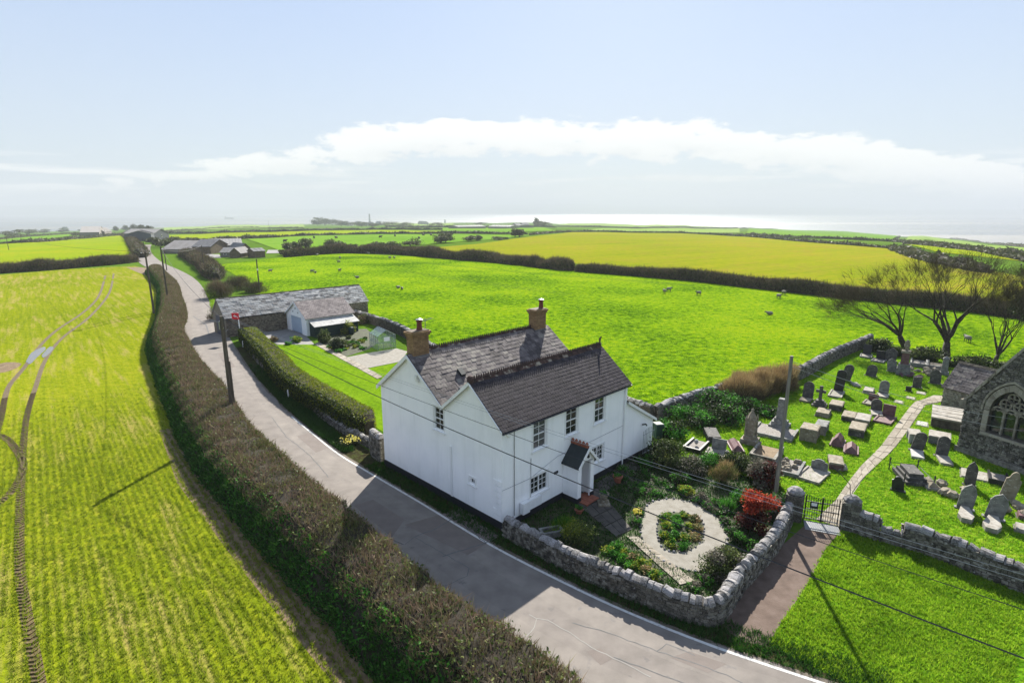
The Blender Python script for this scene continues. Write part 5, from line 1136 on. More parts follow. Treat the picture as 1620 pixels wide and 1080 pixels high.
def pillar(c, w, h, label, seed, name='gate_pillar'):
    e = empty(name, (c[0], c[1], 0), -.55, label, 'gate pillar'); hw = w / 2
    MB().box(-hw + .04, -hw + .04, 0, hw - .04, hw - .04, h).build('core', M['mortar'], e); it = []
    rg = random.Random(seed)
    for sx, sy in ((1, 0), (-1, 0), (0, 1), (0, -1)):
        z = 0
        while z < h - .1:
            r = rg.uniform(.14, .26); x = -hw
            while x < hw - .05:
                q = min(rg.uniform(.2, .42), hw - x); c2 = Vector((sx * hw, sy * hw, z + r / 2)) + Vector((sy, -sx, 0)) * (x + q / 2)
                if z + r < h + .03: B = Matrix((Vector((abs(sy), abs(sx), 0)) * (q - .02), Vector((0, 0, r - .02)), Vector((sx, sy, 0)) * .12)).transposed().to_4x4(); B.translation = c2; it.append((B, M['stone']))
                x += q
            z += r
    place_pieces(it, 'stone', e, e.matrix_basis.copy(), 80, 'rubble')
    MB().lathe([(hw * 1.15, 0), (hw * 1.2, .08), (hw * .9, .2), (hw * .4, .3)], (0, 0, h), 8).build('cap', M['coping'], e)
    return e
GP0 = np.array([13.95, 25.25]); GP1 = np.array([16.2, 24.35])
pillar(GP0, .68, 1.38, 'mossy stone gate pillar at the end of the curved garden wall', 51)
pillar(GP1, .68, 1.42, 'lichened stone gate pillar beside the broken churchyard wall', 52)
def iron_gate():
    a = GP0 + (GP1 - GP0) * .19; b = GP1 - (GP1 - GP0) * .19; rz, L = frame2(a, b); e = empty('iron_gate', (a[0], a[1], 0), rz, 'closed black iron churchyard gate between two stone pillars', 'gate')
    n = 15
    for k in range(n):
        x = L * (k + .5) / n; h = 1.15 + .16 * abs(x / L - .5) * 2; m = MB(); m.tube([(x, 0, .06), (x, 0, h)], .012, 5); m.lathe([(.012, 0), (.028, .03), (.002, .10)], (x, 0, h), 5); m.build('bar', M['iron'], e)
    for z in (.12, .62, 1.02): MB().box(.0, -.02, z, L, .02, z + .04).build('rail', M['iron'], e)
    for x in (.02, L / 2 - .02, L / 2 + .03, L - .03): MB().tube([(x, 0, .02), (x, 0, 1.35)], .022, 5).build('stile', M['iron'], e)
    nb = MB().box(L * .14, -.06, .72, L * .38, -.03, 1.08).build('notice_board', M['black'], e); MB().box(L * .18, -.066, .86, L * .34, -.061, 1.02).build('notice_sheet', M['white'], nb)
    ar = MB(); ar.tube([(L + .35, .1, 1.7), (L + .3, .2, 2.15), (L * .9, .3, 2.6), (L * .6, .4, 2.9), (L * .35, .45, 2.95)], .02, 5); ar.build('lamp_arch', M['iron'], e)
    for k in range(9): MB().box(0, -.95 + k * .1, .018, L, -.9 + k * .1, .05).build('grid_bar', M['steel'], e)
iron_gate()

# ------------------------------------------------------------------ church
def church():
    A = (28.35, 33.34); rz = math.atan2(-.93226556, .36177469); e = empty('stone_church', (A[0], A[1], 0), rz, 'grey rubble stone church gable with traceried pointed window', 'church')
    Wd, ze, zr, D = 4.9, 3.5, 7.3, 9.0; cx = 2.32; hw = 1.0; zb, zs = 1.75, 3.15     # window: half width, sill, springing
    # pointed arch outline of the opening (two arcs)
    def arch(h, z0, z1, n=10, rise=1.55):
        pts = [(cx - h, z0)]; Rr = h * rise; c1 = cx - h + Rr; amax = math.acos((Rr - h) / Rr)
        pts += [(c1 - Rr * math.cos(a), z1 + Rr * math.sin(a)) for a in np.linspace(0, amax, n)]
        pts += [(2 * cx - x, z) for x, z in reversed(pts[1:-1])] + [(cx + h, z0)]
        return pts
    op = arch(hw, zb, zs); top = max(z for _, z in op)
    def zg(a): return ze + (zr - ze) * (1 - abs(a - Wd / 2) / (Wd / 2))
    # gable wall as strips round the opening
    mb = MB(); left = op[:len(op) // 2 + 1]; k = len(op)
    mb.add([(0, 0, 0), (Wd, 0, 0), (Wd, 0, zb), (0, 0, zb)], [(0, 1, 2, 3)])
    L = op[:k // 2 + 1] if k % 2 else op[:k // 2]; Rt = list(reversed(op))[:len(L)]
    for (x0, z0), (x1, z1) in zip(L, L[1:]):
        if z1 - z0 < 1e-4: continue
        l0 = 0 if z0 <= ze else (z0 - ze) / (zr - ze) * Wd / 2; l1 = 0 if z1 <= ze else (z1 - ze) / (zr - ze) * Wd / 2
        mb.add([(l0, 0, z0), (x0, 0, z0), (x1, 0, z1), (l1, 0, z1)], [(0, 1, 2, 3)]); mb.add([(Wd - l0, 0, z0), (2 * cx - x0, 0, z0), (2 * cx - x1, 0, z1), (Wd - l1, 0, z1)], [(3, 2, 1, 0)])
    l1 = (top - ze) / (zr - ze) * Wd / 2; mb.add([(l1, 0, top), (Wd - l1, 0, top), (Wd / 2, 0, zr)], [(0, 1, 2)])
    mb.add([(0, 0, 0), (0, D, 0), (0, D, ze), (0, 0, ze)], [(3, 2, 1, 0)]); mb.add([(Wd, 0, 0), (Wd, D, 0), (Wd, D, ze), (Wd, 0, ze)], [(0, 1, 2, 3)]); mb.add([(0, D, 0), (Wd, D, 0), (Wd, D, ze), (Wd / 2, D, zr), (0, D, ze)], [(4, 3, 2, 1, 0)])
    for (x0, z0), (x1, z1) in zip(op, op[1:]): mb.add([(x0, 0, z0), (x1, 0, z1), (x1, .45, z1), (x0, .45, z0)], [(0, 1, 2, 3)])
    mb.add([(cx - hw, 0, zb), (cx + hw, 0, zb), (cx + hw, .45, zb + .12), (cx - hw, .45, zb + .12)], [(0, 1, 2, 3)])
    mb.build('wall', M['mortar'], e)
    so = arch(hw + .34, zb, zs, 10)
    def clear(m):
        z = zb - .15
        for x, zz in so:
            pass
        d = abs(m - cx); h = hw + .36; Rr = h * 1.55
        if d >= h: return -1
        return zs + math.sqrt(max(0, Rr * Rr - (d + Rr - h) ** 2))
    rubble(e, (0, 0, 0), (1, 0, 0), Wd, lambda a: zg(min(max(a, 0), Wd)) - .12, 61, M['church'], 'rubble', sl=(.12, .32), sh=(.08, .16), nrm=(0, -1, 0), limit=220, holes=[(cx - hw - .36, cx + hw + .36, zb - .1, clear)])
    rubble(e, (0, D, 0), (0, -1, 0), D, lambda a: ze, 62, M['church'], 'side_rubble', nrm=(-1, 0, 0))
    # dressed surround, one voussoir after another
    ins = arch(hw, zb, zs, 10); ou = arch(hw + .3, zb, zs, 10)
    for (a0, a1), (b0, b1) in zip(zip(ins, ins[1:]), zip(ou, ou[1:])):
        q = [(a0[0], a0[1]), (b0[0], b0[1]), (b1[0], b1[1]), (a1[0], a1[1])]; c = np.mean(q, 0); q = [tuple(c + (np.array(p) - c) * .95) for p in q]
        MB().prism([(x, -.07, z) for x, z in q], (0, .25, 0)).build('voussoir', M['dressed'], e)
    hd0, hd1 = arch(hw + .34, zs - .05, zs, 12), arch(hw + .44, zs - .05, zs, 12); hm = MB()
    for (a0, a1), (b0, b1) in zip(zip(hd0, hd0[1:]), zip(hd1, hd1[1:])): hm.prism([(x, -.13, z) for x, z in (a0, b0, b1, a1)], (0, .12, 0))
    hm.build('hood_mould', M['dressed'], e)
    MB().box(cx - hw - .25, -.1, zb - .16, cx + hw + .25, .2, zb - .002).build('sill', M['dressed'], e)
    # tracery: two mullions, trefoil heads, three quatrefoils
    wn = MB(); win = bpy.data.objects  # tracery parts follow
    pan = MB(); pts = [(x, .3, z) for x, z in op]; pan.add(pts, [tuple(range(len(pts)))]); tr = pan.build('window_glass', M['glass'], e)
    bars = MB()
    for x in (cx - hw / 3, cx + hw / 3): bars.box(x - .05, .12, zb, x + .05, .26, zs + .28)
    def ring_(x, z, r0, r1, n=16, a0=0, a1=6.2832):
        for i in range(n):
            t0, t1 = a0 + (a1 - a0) * i / n, a0 + (a1 - a0) * (i + 1) / n
            bars.prism([(x + r * math.cos(t), .13, z + r * math.sin(t)) for r, t in ((r0, t0), (r1, t0), (r1, t1), (r0, t1))], (0, .12, 0))
    for x in (cx - hw * 2 / 3, cx, cx + hw * 2 / 3): ring_(x, zs - .02, hw / 3 - .07, hw / 3 + .02, 10, 0, math.pi); ring_(x - .12, zs - .02, .10, .16, 6, .2, 2.9); ring_(x + .12, zs - .02, .10, .16, 6, .2, 2.9)
    for x, z in ((cx - hw * .34, zs + .55), (cx + hw * .34, zs + .55), (cx, zs + .98)):
        ring_(x, z, .25, .33, 14)
        for t in range(4): ring_(x + .15 * math.cos(t * 1.5708 + .785), z + .15 * math.sin(t * 1.5708 + .785), .12, .15, 8)
    bars.build('tracery', M['dressed'], e)
    # roof, and copings up the gable with kneelers
    for s in (0, 1):
        x0, x1 = (-.2, Wd / 2) if s == 0 else (Wd + .2, Wd / 2); z0 = ze - .2 * (zr - ze) / (Wd / 2)
        V = [(x0, .3, z0 - .05), (x1, .3, zr - .05), (x1, D, zr - .05), (x0, D, z0 - .05)]; MB().hexa([(v[0], v[1], v[2] - .1) for v in V], V).build('roof', M['slate_old'], e)
        n = 9
        for i in range(n):
            p = lambda t: (x0 + (x1 - x0) * t, z0 + .12 + (zr - z0) * t); a = p(i / n + .006); b = p((i + 1) / n - .006)
            MB().hexa([(a[0], -.10, a[1] - .26), (b[0], -.10, b[1] - .26), (b[0], .55, b[1] - .26), (a[0], .55, a[1] - .26)], [(a[0], -.10, a[1]), (b[0], -.10, b[1]), (b[0], .55, b[1]), (a[0], .55, a[1])]).build('coping_stone', M['dressed'], e)
    MB().box(-.28, -.14, ze - .45, .06, .5, ze - .12).build('kneeler', M['dressed'], e)
    # stepped plinth along the foot
    MB().box(-.12, -.12, 0, Wd, -.055, .35).build('plinth', M['church'], e)
    # low vestry on the far side
    vx0, vx1, vy0, vy1 = -8.3, -.01, 2.2, 5.6
    v = empty('church_vestry', (0, 0, 0), 0, 'small vestry with slate roof attached to the stone church', 'vestry'); a = np.array([33.5, 41.2]); b = np.array([31.2, 36.4])
    a = at(1489, 642)[:2]; dv = np.array([.36177, -.93227]); b = a + dv * 3.6; rzv, Lv = frame2(a, b); v.location = (a[0], a[1], 0); v.rotation_euler = (0, 0, rzv)
    gable_walls(v, Lv, 3.0, 1.75, 3.4, M['mortar']); rubble(v, (0, 0, 0), (1, 0, 0), Lv, lambda t: 1.65, 63, M['dressed'], 'rubble', nrm=(0, -1, 0), limit=40)
    rubble(v, (0, 3.0, 0), (0, -1, 0), 3.0, lambda t: 1.7 + 1.6 * (1 - abs(t - 1.5) / 1.5), 64, M['church'], 'gable_rubble', nrm=(-1, 0, 0))
    bpy.context.view_layer.update()
    gable_roof(v, Lv, 3.0, 1.75, 3.4, M['slate_old'], M['slate_old'], pw=.42, ph=.24, limit=120, seed=9, jit=.012)
church()

# ------------------------------------------------------------------ gravestones and tombs
PXM = lambda p: ppm(at(*p))
GROUP = None
def outline(kind, w, h):
    hw = w / 2
    if kind == 'round': return [(-hw, 0)] + [(-hw * math.cos(t), h - hw + hw * math.sin(t)) for t in np.linspace(0, math.pi, 11)] + [(hw, 0)]
    if kind == 'seg': return [(-hw, 0), (-hw, h * .86)] + [(-hw * math.cos(t), h * .86 + h * .14 * math.sin(t)) for t in np.linspace(.35, math.pi - .35, 7)] + [(hw, h * .86), (hw, 0)]
    if kind == 'point': return [(-hw, 0), (-hw, h * .66), (-hw * .72, h * .84), (0, h), (hw * .72, h * .84), (hw, h * .66), (hw, 0)]
    if kind == 'house': return [(-hw, 0), (-hw, h * .74), (0, h), (hw, h * .74), (hw, 0)]
    if kind == 'shoulder': return [(-hw, 0), (-hw, h * .72), (-hw * .7, h * .76)] + [(-hw * .62 * math.cos(t), h * .78 + h * .22 * math.sin(t)) for t in np.linspace(.1, math.pi - .1, 8)] + [(hw * .7, h * .76), (hw, h * .72), (hw, 0)]
    if kind == 'coffin': return [(-hw * .5, 0), (-hw, h * .7), (-hw * .6, h), (hw * .6, h), (hw, h * .7), (hw * .5, 0)]
    return [(-hw, 0), (-hw, h), (hw, h), (hw, 0)]
GROT = -0.65      # the graves lie along this direction: stones face the path
def stone_obj(kind, w, h, th, mat, parent=None, name='headstone', tilt=0, lean=0, loc=(0, 0, 0)):
    poly = [(x, -th / 2, z) for x, z in outline(kind, w, h)]; n = len(poly); c = MB(); c.prism(poly, (0, th, 0))
    o = c.build(name, mat, parent); o.location = loc; o.rotation_euler = (tilt, lean, 0); return o
def kerb(e, L, Wd, mat, fill, h=.16, t=.10, y0=0.0):
    for b in ((-Wd / 2, y0 - L, -Wd / 2 + t, y0), (Wd / 2 - t, y0 - L, Wd / 2, y0), (-Wd / 2 + t, y0 - L, Wd / 2 - t, y0 - L + t)): MB().box(b[0], b[1], 0, b[2], b[3], h).build('kerb', mat, e)
    if fill: MB().box(-Wd / 2 + t, y0 - L + t, 0, Wd / 2 - t, y0 - .001, h * .55).build('grave_bed', fill, e)
def grave(px, label, name='headstone', rot=None, cat='gravestone'): return empty(name, tuple(at(*px)), (GROT if rot is None else rot), label, cat)
def H(px, wpx, hpx, kind, mat, label, th=.10, tilt=.05, lean=.0, foot=None, kerbed=None, plinth=True, rot=None):
    s = PXM(px); e = grave(px, label, rot=rot); w, h = wpx / s, hpx / s * 1.06
    rq = random.Random(int(px[0] * 13 + px[1])); lean += rq.gauss(0, .05); tilt += rq.gauss(0, .05); e.rotation_euler.z += rq.gauss(0, .12)
    stone_obj(kind, w * .95, h, th, M[mat], e, 'stone', -tilt, lean, (0, 0, .04))
    if plinth: MB().box(-w * .6, -.14, -.02, w * .6, .14, .07).build('base', M[mat], e)
    if foot: c = MB(); c.prism([(x, -.16 - z, .02) for x, z in outline('coffin' if foot[1] == 'coffin' else 'flat', w * .95, foot[0])], (0, 0, .24 if foot[1] == 'coffin' else .14)); c.build('foot_slab', M[foot[2]], e)
    if kerbed: kerb(e, kerbed[0], w * 1.35, M[kerbed[1]], M[kerbed[2]] if kerbed[2] else None, y0=-.12)
    return e
def table_tomb(px, L, Wd, h, mat, top, label, rot=0, name='chest_tomb', ov=.07):
    L *= .8; Wd *= .8; h *= .9
    e = grave(px, label, name, GROT + rot, 'tomb'); MB().box(-Wd / 2, -L / 2, -.03, Wd / 2, L / 2, h - .1).build('chest', M[mat], e)
    for sx in (-1, 1):
        for sy in (-1, 1): MB().box(sx * Wd / 2 - .06, sy * L / 2 - .06, 0, sx * Wd / 2 + .06, sy * L / 2 + .06, h - .105).build('corner_pilaster', M[mat], e)
    MB().box(-Wd / 2 - ov, -L / 2 - ov, h - .1, Wd / 2 + ov, L / 2 + ov, h - .03).box(-Wd / 2 - ov * .5, -L / 2 - ov * .5, h - .03, Wd / 2 + ov * .5, L / 2 + ov * .5, h).build('top_slab', M[top], e); return e
def ledger(px, L, Wd, mat, label, rot=0, h=.12, tilt=0):
    L *= .85; Wd *= .82
    e = grave(px, label, 'ledger_slab', GROT + rot, 'grave slab'); o = MB().hexa([(-Wd / 2, -L / 2, 0), (Wd / 2, -L / 2, 0), (Wd / 2, L / 2, 0), (-Wd / 2, L / 2, 0)], [(-Wd / 2 + .03, -L / 2 + .03, h), (Wd / 2 - .03, -L / 2 + .03, h), (Wd / 2 - .03, L / 2 - .03, h + tilt), (-Wd / 2 + .03, L / 2 - .03, h + tilt)]).build('slab', M[mat], e); MB().box(-Wd / 2 - .05, -L / 2 - .05, -.03, Wd / 2 + .05, L / 2 + .05, .03).build('footing', M['stone'], e); return e
def coped(px, L, Wd, h, mat, label, rot=0, slab=None):
    L *= .85; Wd *= .85; h *= .9
    e = grave(px, label, 'coped_stone', GROT + rot, 'coped tomb')
    MB().box(-Wd / 2 - .08, -L / 2 - .08, -.02, Wd / 2 + .08, L / 2 + .08, .14).build('base_slab', M[slab or mat], e)
    MB().add([(-Wd / 2, -L / 2, .14), (Wd / 2, -L / 2, .14), (Wd / 2, L / 2, .14), (-Wd / 2, L / 2, .14), (-Wd * .36, -L * .46, h * .6), (Wd * .36, -L * .46, h * .6), (Wd * .36, L * .46, h * .6), (-Wd * .36, L * .46, h * .6), (0, -L * .38, h), (0, L * .38, h)],
             [(0, 1, 5, 4), (1, 2, 6, 5), (2, 3, 7, 6), (3, 0, 4, 7), (4, 5, 8), (5, 6, 9, 8), (6, 7, 9), (7, 4, 8, 9)]).build('coped_body', M[mat], e); return e
H((1371, 561), 12, 15, 'flat', 'g_dark', 'black polished square headstone with kerb beside the field wall', kerbed=(1.6, 'g_grey', 'chip'))
H((1408, 571), 16, 20, 'house', 'g_slate', 'dark headstone with pointed gable top behind the urn monument')
H((1393, 569), 13, 13, 'flat', 'g_dark', 'low square dark headstone next to the pointed gable stone', kerbed=(1.4, 'g_grey', 'chip'))
def urn():
    px = (1428, 592); s = PXM(px); e = grave(px, 'tall pink granite pedestal monument topped by a draped urn', 'urn_monument', cat='monument'); k = 55 / s / 3.4
    MB().box(-.55, -.55, 0, .55, .55, .7 * k).box(-.45, -.45, .7 * k, .45, .45, 1.1 * k).build('base', M['g_grey'], e); MB().hexa([(x * .33, y * .33, 1.1 * k) for x, y in ((-1, -1), (1, -1), (1, 1), (-1, 1))], [(x * .27, y * .27, 2.2 * k) for x, y in ((-1, -1), (1, -1), (1, 1), (-1, 1))]).build('pedestal', M['g_red'], e)
    MB().box(-.36, -.36, 2.2 * k, .36, .36, 2.4 * k).build('cornice', M['g_buff'], e); MB().lathe([(.14, 0), (.1, .1), (.22, .35), (.26, .55), (.16, .72), (.2, .8), (.05, 1.0)], (0, 0, 2.4 * k), 10).build('urn', M['g_buff'], e, True)
urn()
H((1411, 588), 13, 20, 'point', 'g_grey', 'lichened grey headstone leaning against the urn monument plot')
H((1377, 595), 15, 17, 'round', 'g_slate', 'round topped headstone tilted alone on open grass below the field wall', tilt=.16, lean=.12)
H((1337, 602), 14, 25, 'round', 'g_slate', 'tall round topped dark headstone just behind the black obelisk stone', lean=.1)
H((1326, 619), 14, 33, 'seg', 'g_dark', 'tall black granite headstone with square kerbed plot', kerbed=(2.0, 'g_pale', 'chip'), lean=.08, tilt=0)
ledger((1354, 609), 1.3, .6, 'g_pale', 'narrow pale slab lying in grass beyond the black kerbed headstone', .4)
H((1277, 631), 16, 26, 'round', 'g_slate', 'round topped dark headstone beside the stone cross with a low footstone', foot=(.9, 'flat', 'g_buff'))
def cross():
    px = (1296, 642); s = PXM(px); h = 33 / s; e = grave(px, 'dark stone cross on a stepped base beside the round topped headstone', 'grave_cross', cat='grave cross')
    for k in range(3): r = .5 - .12 * k; MB().box(-r, -r, .17 * k, r, r, .17 * (k + 1)).build('step', M['g_slate'], e)
    MB().box(-.11, -.09, .51, .11, .09, h).box(-.34, -.08, h - .52, -.111, .08, h - .32).box(.111, -.08, h - .52, .34, .08, h - .32).build('cross', M['g_slate'], e)
cross()
table_tomb((1323, 646), 1.6, .95, .55, 'g_slate', 'g_buff', 'low chest tomb with speckled buff top beside the stone cross')
ledger((1374, 620), 1.5, .9, 'g_pale', 'wide pale slab raised on a footing in front of the speckled headstone', h=.28)
H((1397, 624), 14, 21, 'round', 'g_grey', 'speckled round topped headstone with pale slab at its foot', foot=(1.0, 'flat', 'g_pale'))
H((1381, 635), 14, 11, 'flat', 'g_red', 'low broken brown headstone with a rubble filled kerb', kerbed=(1.3, 'g_buff', 'chip'))
H((1386, 651), 16, 19, 'round', 'g_slate', 'dark round topped headstone with pale footstone beside the red kerbed grave', foot=(1.1, 'flat', 'g_pale'))
H((1405, 659), 18, 18, 'flat', 'g_red', 'square dark red headstone with red kerbed plot next to the path', kerbed=(1.9, 'g_red', 'g_red'), tilt=0)
table_tomb((1343, 662), 1.7, .9, .42, 'g_slate', 'g_buff', 'table tomb with clean buff slab, the one farther from the path')
table_tomb((1365, 668), 1.9, .95, .5, 'g_buff', 'g_pale', 'table tomb with tilted pale slab nearer the path')
table_tomb((1356, 685), 2.0, 1.0, .62, 'g_slate', 'g_buff', 'long table tomb with lichened buff slab near the purple coped stones')
table_tomb((1280, 694), 1.5, 1.15, 1.0, 'g_buff', 'g_buff', 'big square buff stone chest tomb near the pale pole')
table_tomb((1299, 683), 1.6, .75, .75, 'g_grey', 'g_grey', 'grey slab topped tomb joined to the big square chest tomb')
ledger((1302, 656), 1.5, 1.1, 'g_buff', 'broad buff slab just beyond the big square chest tomb', h=.35)
H((1479, 607), 15, 22, 'house', 'g_slate', 'dark headstone with peaked top near the vestry wall')
H((1450, 613), 12, 16, 'flat', 'g_slate', 'dark square headstone alone on the grass left of the vestry')
H((1437, 619), 8, 7, 'flat', 'g_dark', 'very small black headstone in the grass beside the path bend')
def column(px, hpx, mat, label, w=.36):
    s = PXM(px); h = hpx / s; e = grave(px, label, 'pillar_monument', cat='monument'); MB().box(-w, -w, 0, w, w, .25).build('base', M[mat], e)
    MB().hexa([(x * w * .72, y * w * .72, .25) for x, y in ((-1, -1), (1, -1), (1, 1), (-1, 1))], [(x * w * .6, y * w * .6, h * .86) for x, y in ((-1, -1), (1, -1), (1, 1), (-1, 1))]).build('shaft', M[mat], e); MB().add([(-w * .7, -w * .7, h * .86), (w * .7, -w * .7, h * .86), (w * .7, w * .7, h * .86), (-w * .7, w * .7, h * .86), (0, 0, h)], [(0, 1, 4), (1, 2, 4), (2, 3, 4), (3, 0, 4), (3, 2, 1, 0)]).build('cap', M[mat], e); return e
column((1493, 592), 30, 'g_grey', 'grey square pillar monument next to the vestry roof')
for px, lab in (((1441, 630), 'small pale slab set flush in grass close to the path bend'), ((1422, 636), 'rounded pale slab with mossy rim set flush in grass'), ((1457, 622), 'small pale slab beside the tiny black headstone')): ledger(px, .9, .7, 'g_pale', lab, h=.06)
e = grave((1455, 573), 'grey granite kerbed plot among ivy behind the urn monument', 'kerbed_grave', cat='grave'); kerb(e, 2.4, 1.5, M['g_grey'], M['chip'], .4, .14)
e = grave((1480, 578), 'second grey granite kerbed plot with dry flowers near the tall pillar', 'kerbed_grave', cat='grave'); kerb(e, 2.4, 1.6, M['g_grey'], M['mortar'], .5, .16)
def rocks(px, n, rad, label, mat='g_buff', size=.22):
    e = grave(px, label, 'rock_pile', cat='stone pile'); rg = random.Random(int(px[0]))
    for k in range(n):
        s = size * rg.uniform(.6, 1.5); m = MB(); m.lathe([(s * rg.uniform(.8, 1), 0), (s * rg.uniform(.9, 1.1), s * .5), (s * rg.uniform(.4, .7), s * rg.uniform(.8, 1.1))], (0, 0, 0), 5)
        o = m.build('rock', M[mat], e); o.location = (rg.uniform(-rad, rad), rg.uniform(-rad, rad), rg.uniform(0, .12)); o.rotation_euler = (rg.uniform(-.4, .4), rg.uniform(-.4, .4), rg.uniform(0, 6))
rocks((1455, 588), 18, 1.3, 'pile of broken grave rubble right of the urn monument'); rocks((1440, 596), 10, .8, 'low scatter of stones at the foot of the urn monument', 'g_red')
coped((1325, 702), 1.5, .75, .75, 'g_red', 'purple coped tomb half hidden in dead brambles'); coped((1346, 713), 1.5, .8, .55, 'g_red', 'purple coped tomb lying clear on the grass', .1)
H((1296, 744), 25, 17, 'shoulder', 'g_grey', 'broken grey headstone with white kerbed plot near the gate pillar', kerbed=(1.9, 'g_pale', 'g_pale'))
table_tomb((1321, 737), 1.5, .8, .5, 'g_red', 'g_buff', 'broken brown tomb with loose pale block on its top', .2); rocks((1328, 742), 3, .3, 'loose pale blocks fallen beside the broken brown tomb', 'g_pale', .3)
e = grave((1247, 740), 'collapsed rubble filled kerbed grave behind the pale pole', 'kerbed_grave', cat='grave'); kerb(e, 2.2, 1.5, M['g_grey'], M['chip'], .25, .14, 1.0)
for k in range(12): o = MB().lathe([(.18, 0), (.2, .1), (.09, .22)], (0, 0, .14), 5).build('rock', M['g_buff'], e); o.location = (random.Random(k).uniform(-.5, .5), random.Random(k + 50).uniform(-.9, .8), 0)
e = grave((1213, 722), 'sunken kerbed grave full of brown earth beside the evergreen bushes', 'kerbed_grave', cat='grave'); kerb(e, 2.3, 1.5, M['stone'], M['earth'], .5, .16, 1.0)
coped((1163, 708), 1.9, .75, .5, 'g_red', 'low pink coffin shaped tomb beside the ornate pillar', .5)
table_tomb((1126, 694), 2.0, .85, .55, 'g_slate', 'g_slate', 'dark flat topped table tomb among ivy by the back hedge', .5)
H((1137, 712), 23, 17, 'flat', 'g_grey', 'plain grey square headstone with pale kerb behind the garden bushes', kerbed=(1.9, 'g_pale', 'chip'))
e = grave((1101, 708), 'black kerbed grave with white flowers behind the round garden bush', 'kerbed_grave', cat='grave'); kerb(e, 1.8, 1.1, M['g_dark'], M['chip'], .3, .12, .9); MB().lathe([(.05, 0), (.14, .15), (.1, .3), (.02, .34)], (0, 0, .25), 7).build('flower_vase', M['g_white'], e)
def ornate(px, hpx, mat, label):
    s = PXM(px); h = hpx / s; e = grave(px, label, 'ornate_monument', cat='monument'); MB().box(-.5, -.5, 0, .5, .5, h * .14).box(-.36, -.36, h * .14, .36, .36, h * .22).build('base', M[mat], e)
    MB().box(-.24, -.24, h * .22, .24, .24, h * .68).build('shaft', M[mat], e)
    for sx in (-1, 1):
        for sy in (-1, 1): MB().lathe([(.07, h * .22), (.06, h * .66), (.09, h * .68), (.01, h * .82)], (sx * .27, sy * .27, 0), 6).build('colonnette', M[mat], e)
    MB().lathe([(.3, h * .68), (.22, h * .8), (.06, h * .93), (.1, h * .95), (.01, h)], (0, 0, 0), 8).build('spirelet', M[mat], e)
ornate((1186, 700), 58, 'g_buff', 'tall weathered monument with corner colonnettes and spirelet near the back hedge')
def stepped_column():
    px = (1233, 675); s = PXM(px); e = grave(px, 'grey stepped granite column with square kerbed plot beside the pale pole', 'stepped_monument', cat='monument')
    for k in range(3): r = .62 - .14 * k; MB().box(-r, -r, .24 * k, r, r, .24 * (k + 1)).build('step', M['g_grey'], e)
    h = 47 / s; MB().hexa([(x * .25, y * .25, .72) for x, y in ((-1, -1), (1, -1), (1, 1), (-1, 1))], [(x * .2, y * .2, h) for x, y in ((-1, -1), (1, -1), (1, 1), (-1, 1))]).build('shaft', M['g_grey'], e); kerb(e, 2.3, 2.6, M['g_grey'], M['chip'], .22, .15, -.3)
stepped_column()
table_tomb((1445, 697), 1.4, .7, .72, 'g_white', 'g_pale', 'white sided chest tomb right beside the path', .15)
ledger((1459, 671), 1.2, .8, 'g_white', 'white flat slab with dark stain near the white chest tomb', h=.07)
table_tomb((1485, 699), 1.5, 1.3, .62, 'g_grey', 'g_pale', 'wide grey chest tomb with half white top close to the church')
e = grave((1500, 667), 'large raised stone platform of pale ledgers against the vestry', 'ledger_platform', cat='tomb'); MB().box(-1.0, -1.9, 0, 1.0, 1.3, .62).build('platform', M['mortar'], e)
for k in range(4): MB().box(-1.03, -1.92 + k * .81, .62, 1.03, -1.92 + k * .81 + .76, .74 + .01 * k).build('slab', M['g_pale'], e)
H((1449, 713), 17, 31, 'round', 'g_slate', 'dark leaning headstone with white footslab beside the path', tilt=-.12, lean=.14, foot=(1.3, 'flat', 'g_white'))
H((1489, 722), 17, 31, 'round', 'g_slate', 'dark round topped headstone with thick pale footslab before the church', foot=(1.3, 'flat', 'g_pale'))
def railed():
    e = grave((1440, 757), 'dark stepped tomb inside a small iron railing on the lower grass', 'railed_tomb', GROT + .4, 'tomb')
    for k in range(3): MB().box(-.6 + k * .12, -.95 + k * .15, .2 * k, .6 - k * .12, .95 - k * .15, .2 * (k + 1)).build('tier', M['g_slate'], e)
    for sx in (-.72, .72):
        for sy in (-1.05, 1.05): MB().lathe([(.035, 0), (.03, .62), (.06, .66), (.005, .8)], (sx, sy, 0), 5).build('rail_post', M['iron'], e)
    for a, b in (((-.72, -1.05), (.72, -1.05)), ((.72, -1.05), (.72, 1.05)), ((.72, 1.05), (-.72, 1.05)), ((-.72, 1.05), (-.72, -1.05))): MB().tube([(*a, .45), (*b, .45)], .02, 4).build('rail', M['iron'], e)
railed()
H((1420, 776), 17, 22, 'shoulder', 'g_dark', 'black scroll topped headstone standing before the railed tomb')
coped((1471, 769), 1.1, .6, .5, 'g_buff', 'weathered rounded coped stone on a pale slab beside the railed tomb', .4, 'g_pale')
H((1533, 768), 15, 38, 'point', 'g_slate', 'tall pointed grey headstone with worn lettering by the rock kerb', lean=.12)
ledger((1541, 752), 1.6, 1.5, 'g_pale', 'broad cracked pale ledger behind the tall pointed headstone', h=.10); rocks((1511, 781), 14, .8, 'kerb of loose buff rocks beside the tall pointed headstone')
H((1525, 805), 21, 41, 'point', 'g_grey', 'light grey pointed headstone with coffin footstone beside the rock kerb', lean=.1, foot=(1.5, 'coffin', 'g_pale'))
H((1571, 820), 24, 41, 'point', 'g_grey', 'light grey pointed headstone with coffin footstone closest to the churchyard wall', lean=.12, foot=(1.6, 'coffin', 'g_pale'))
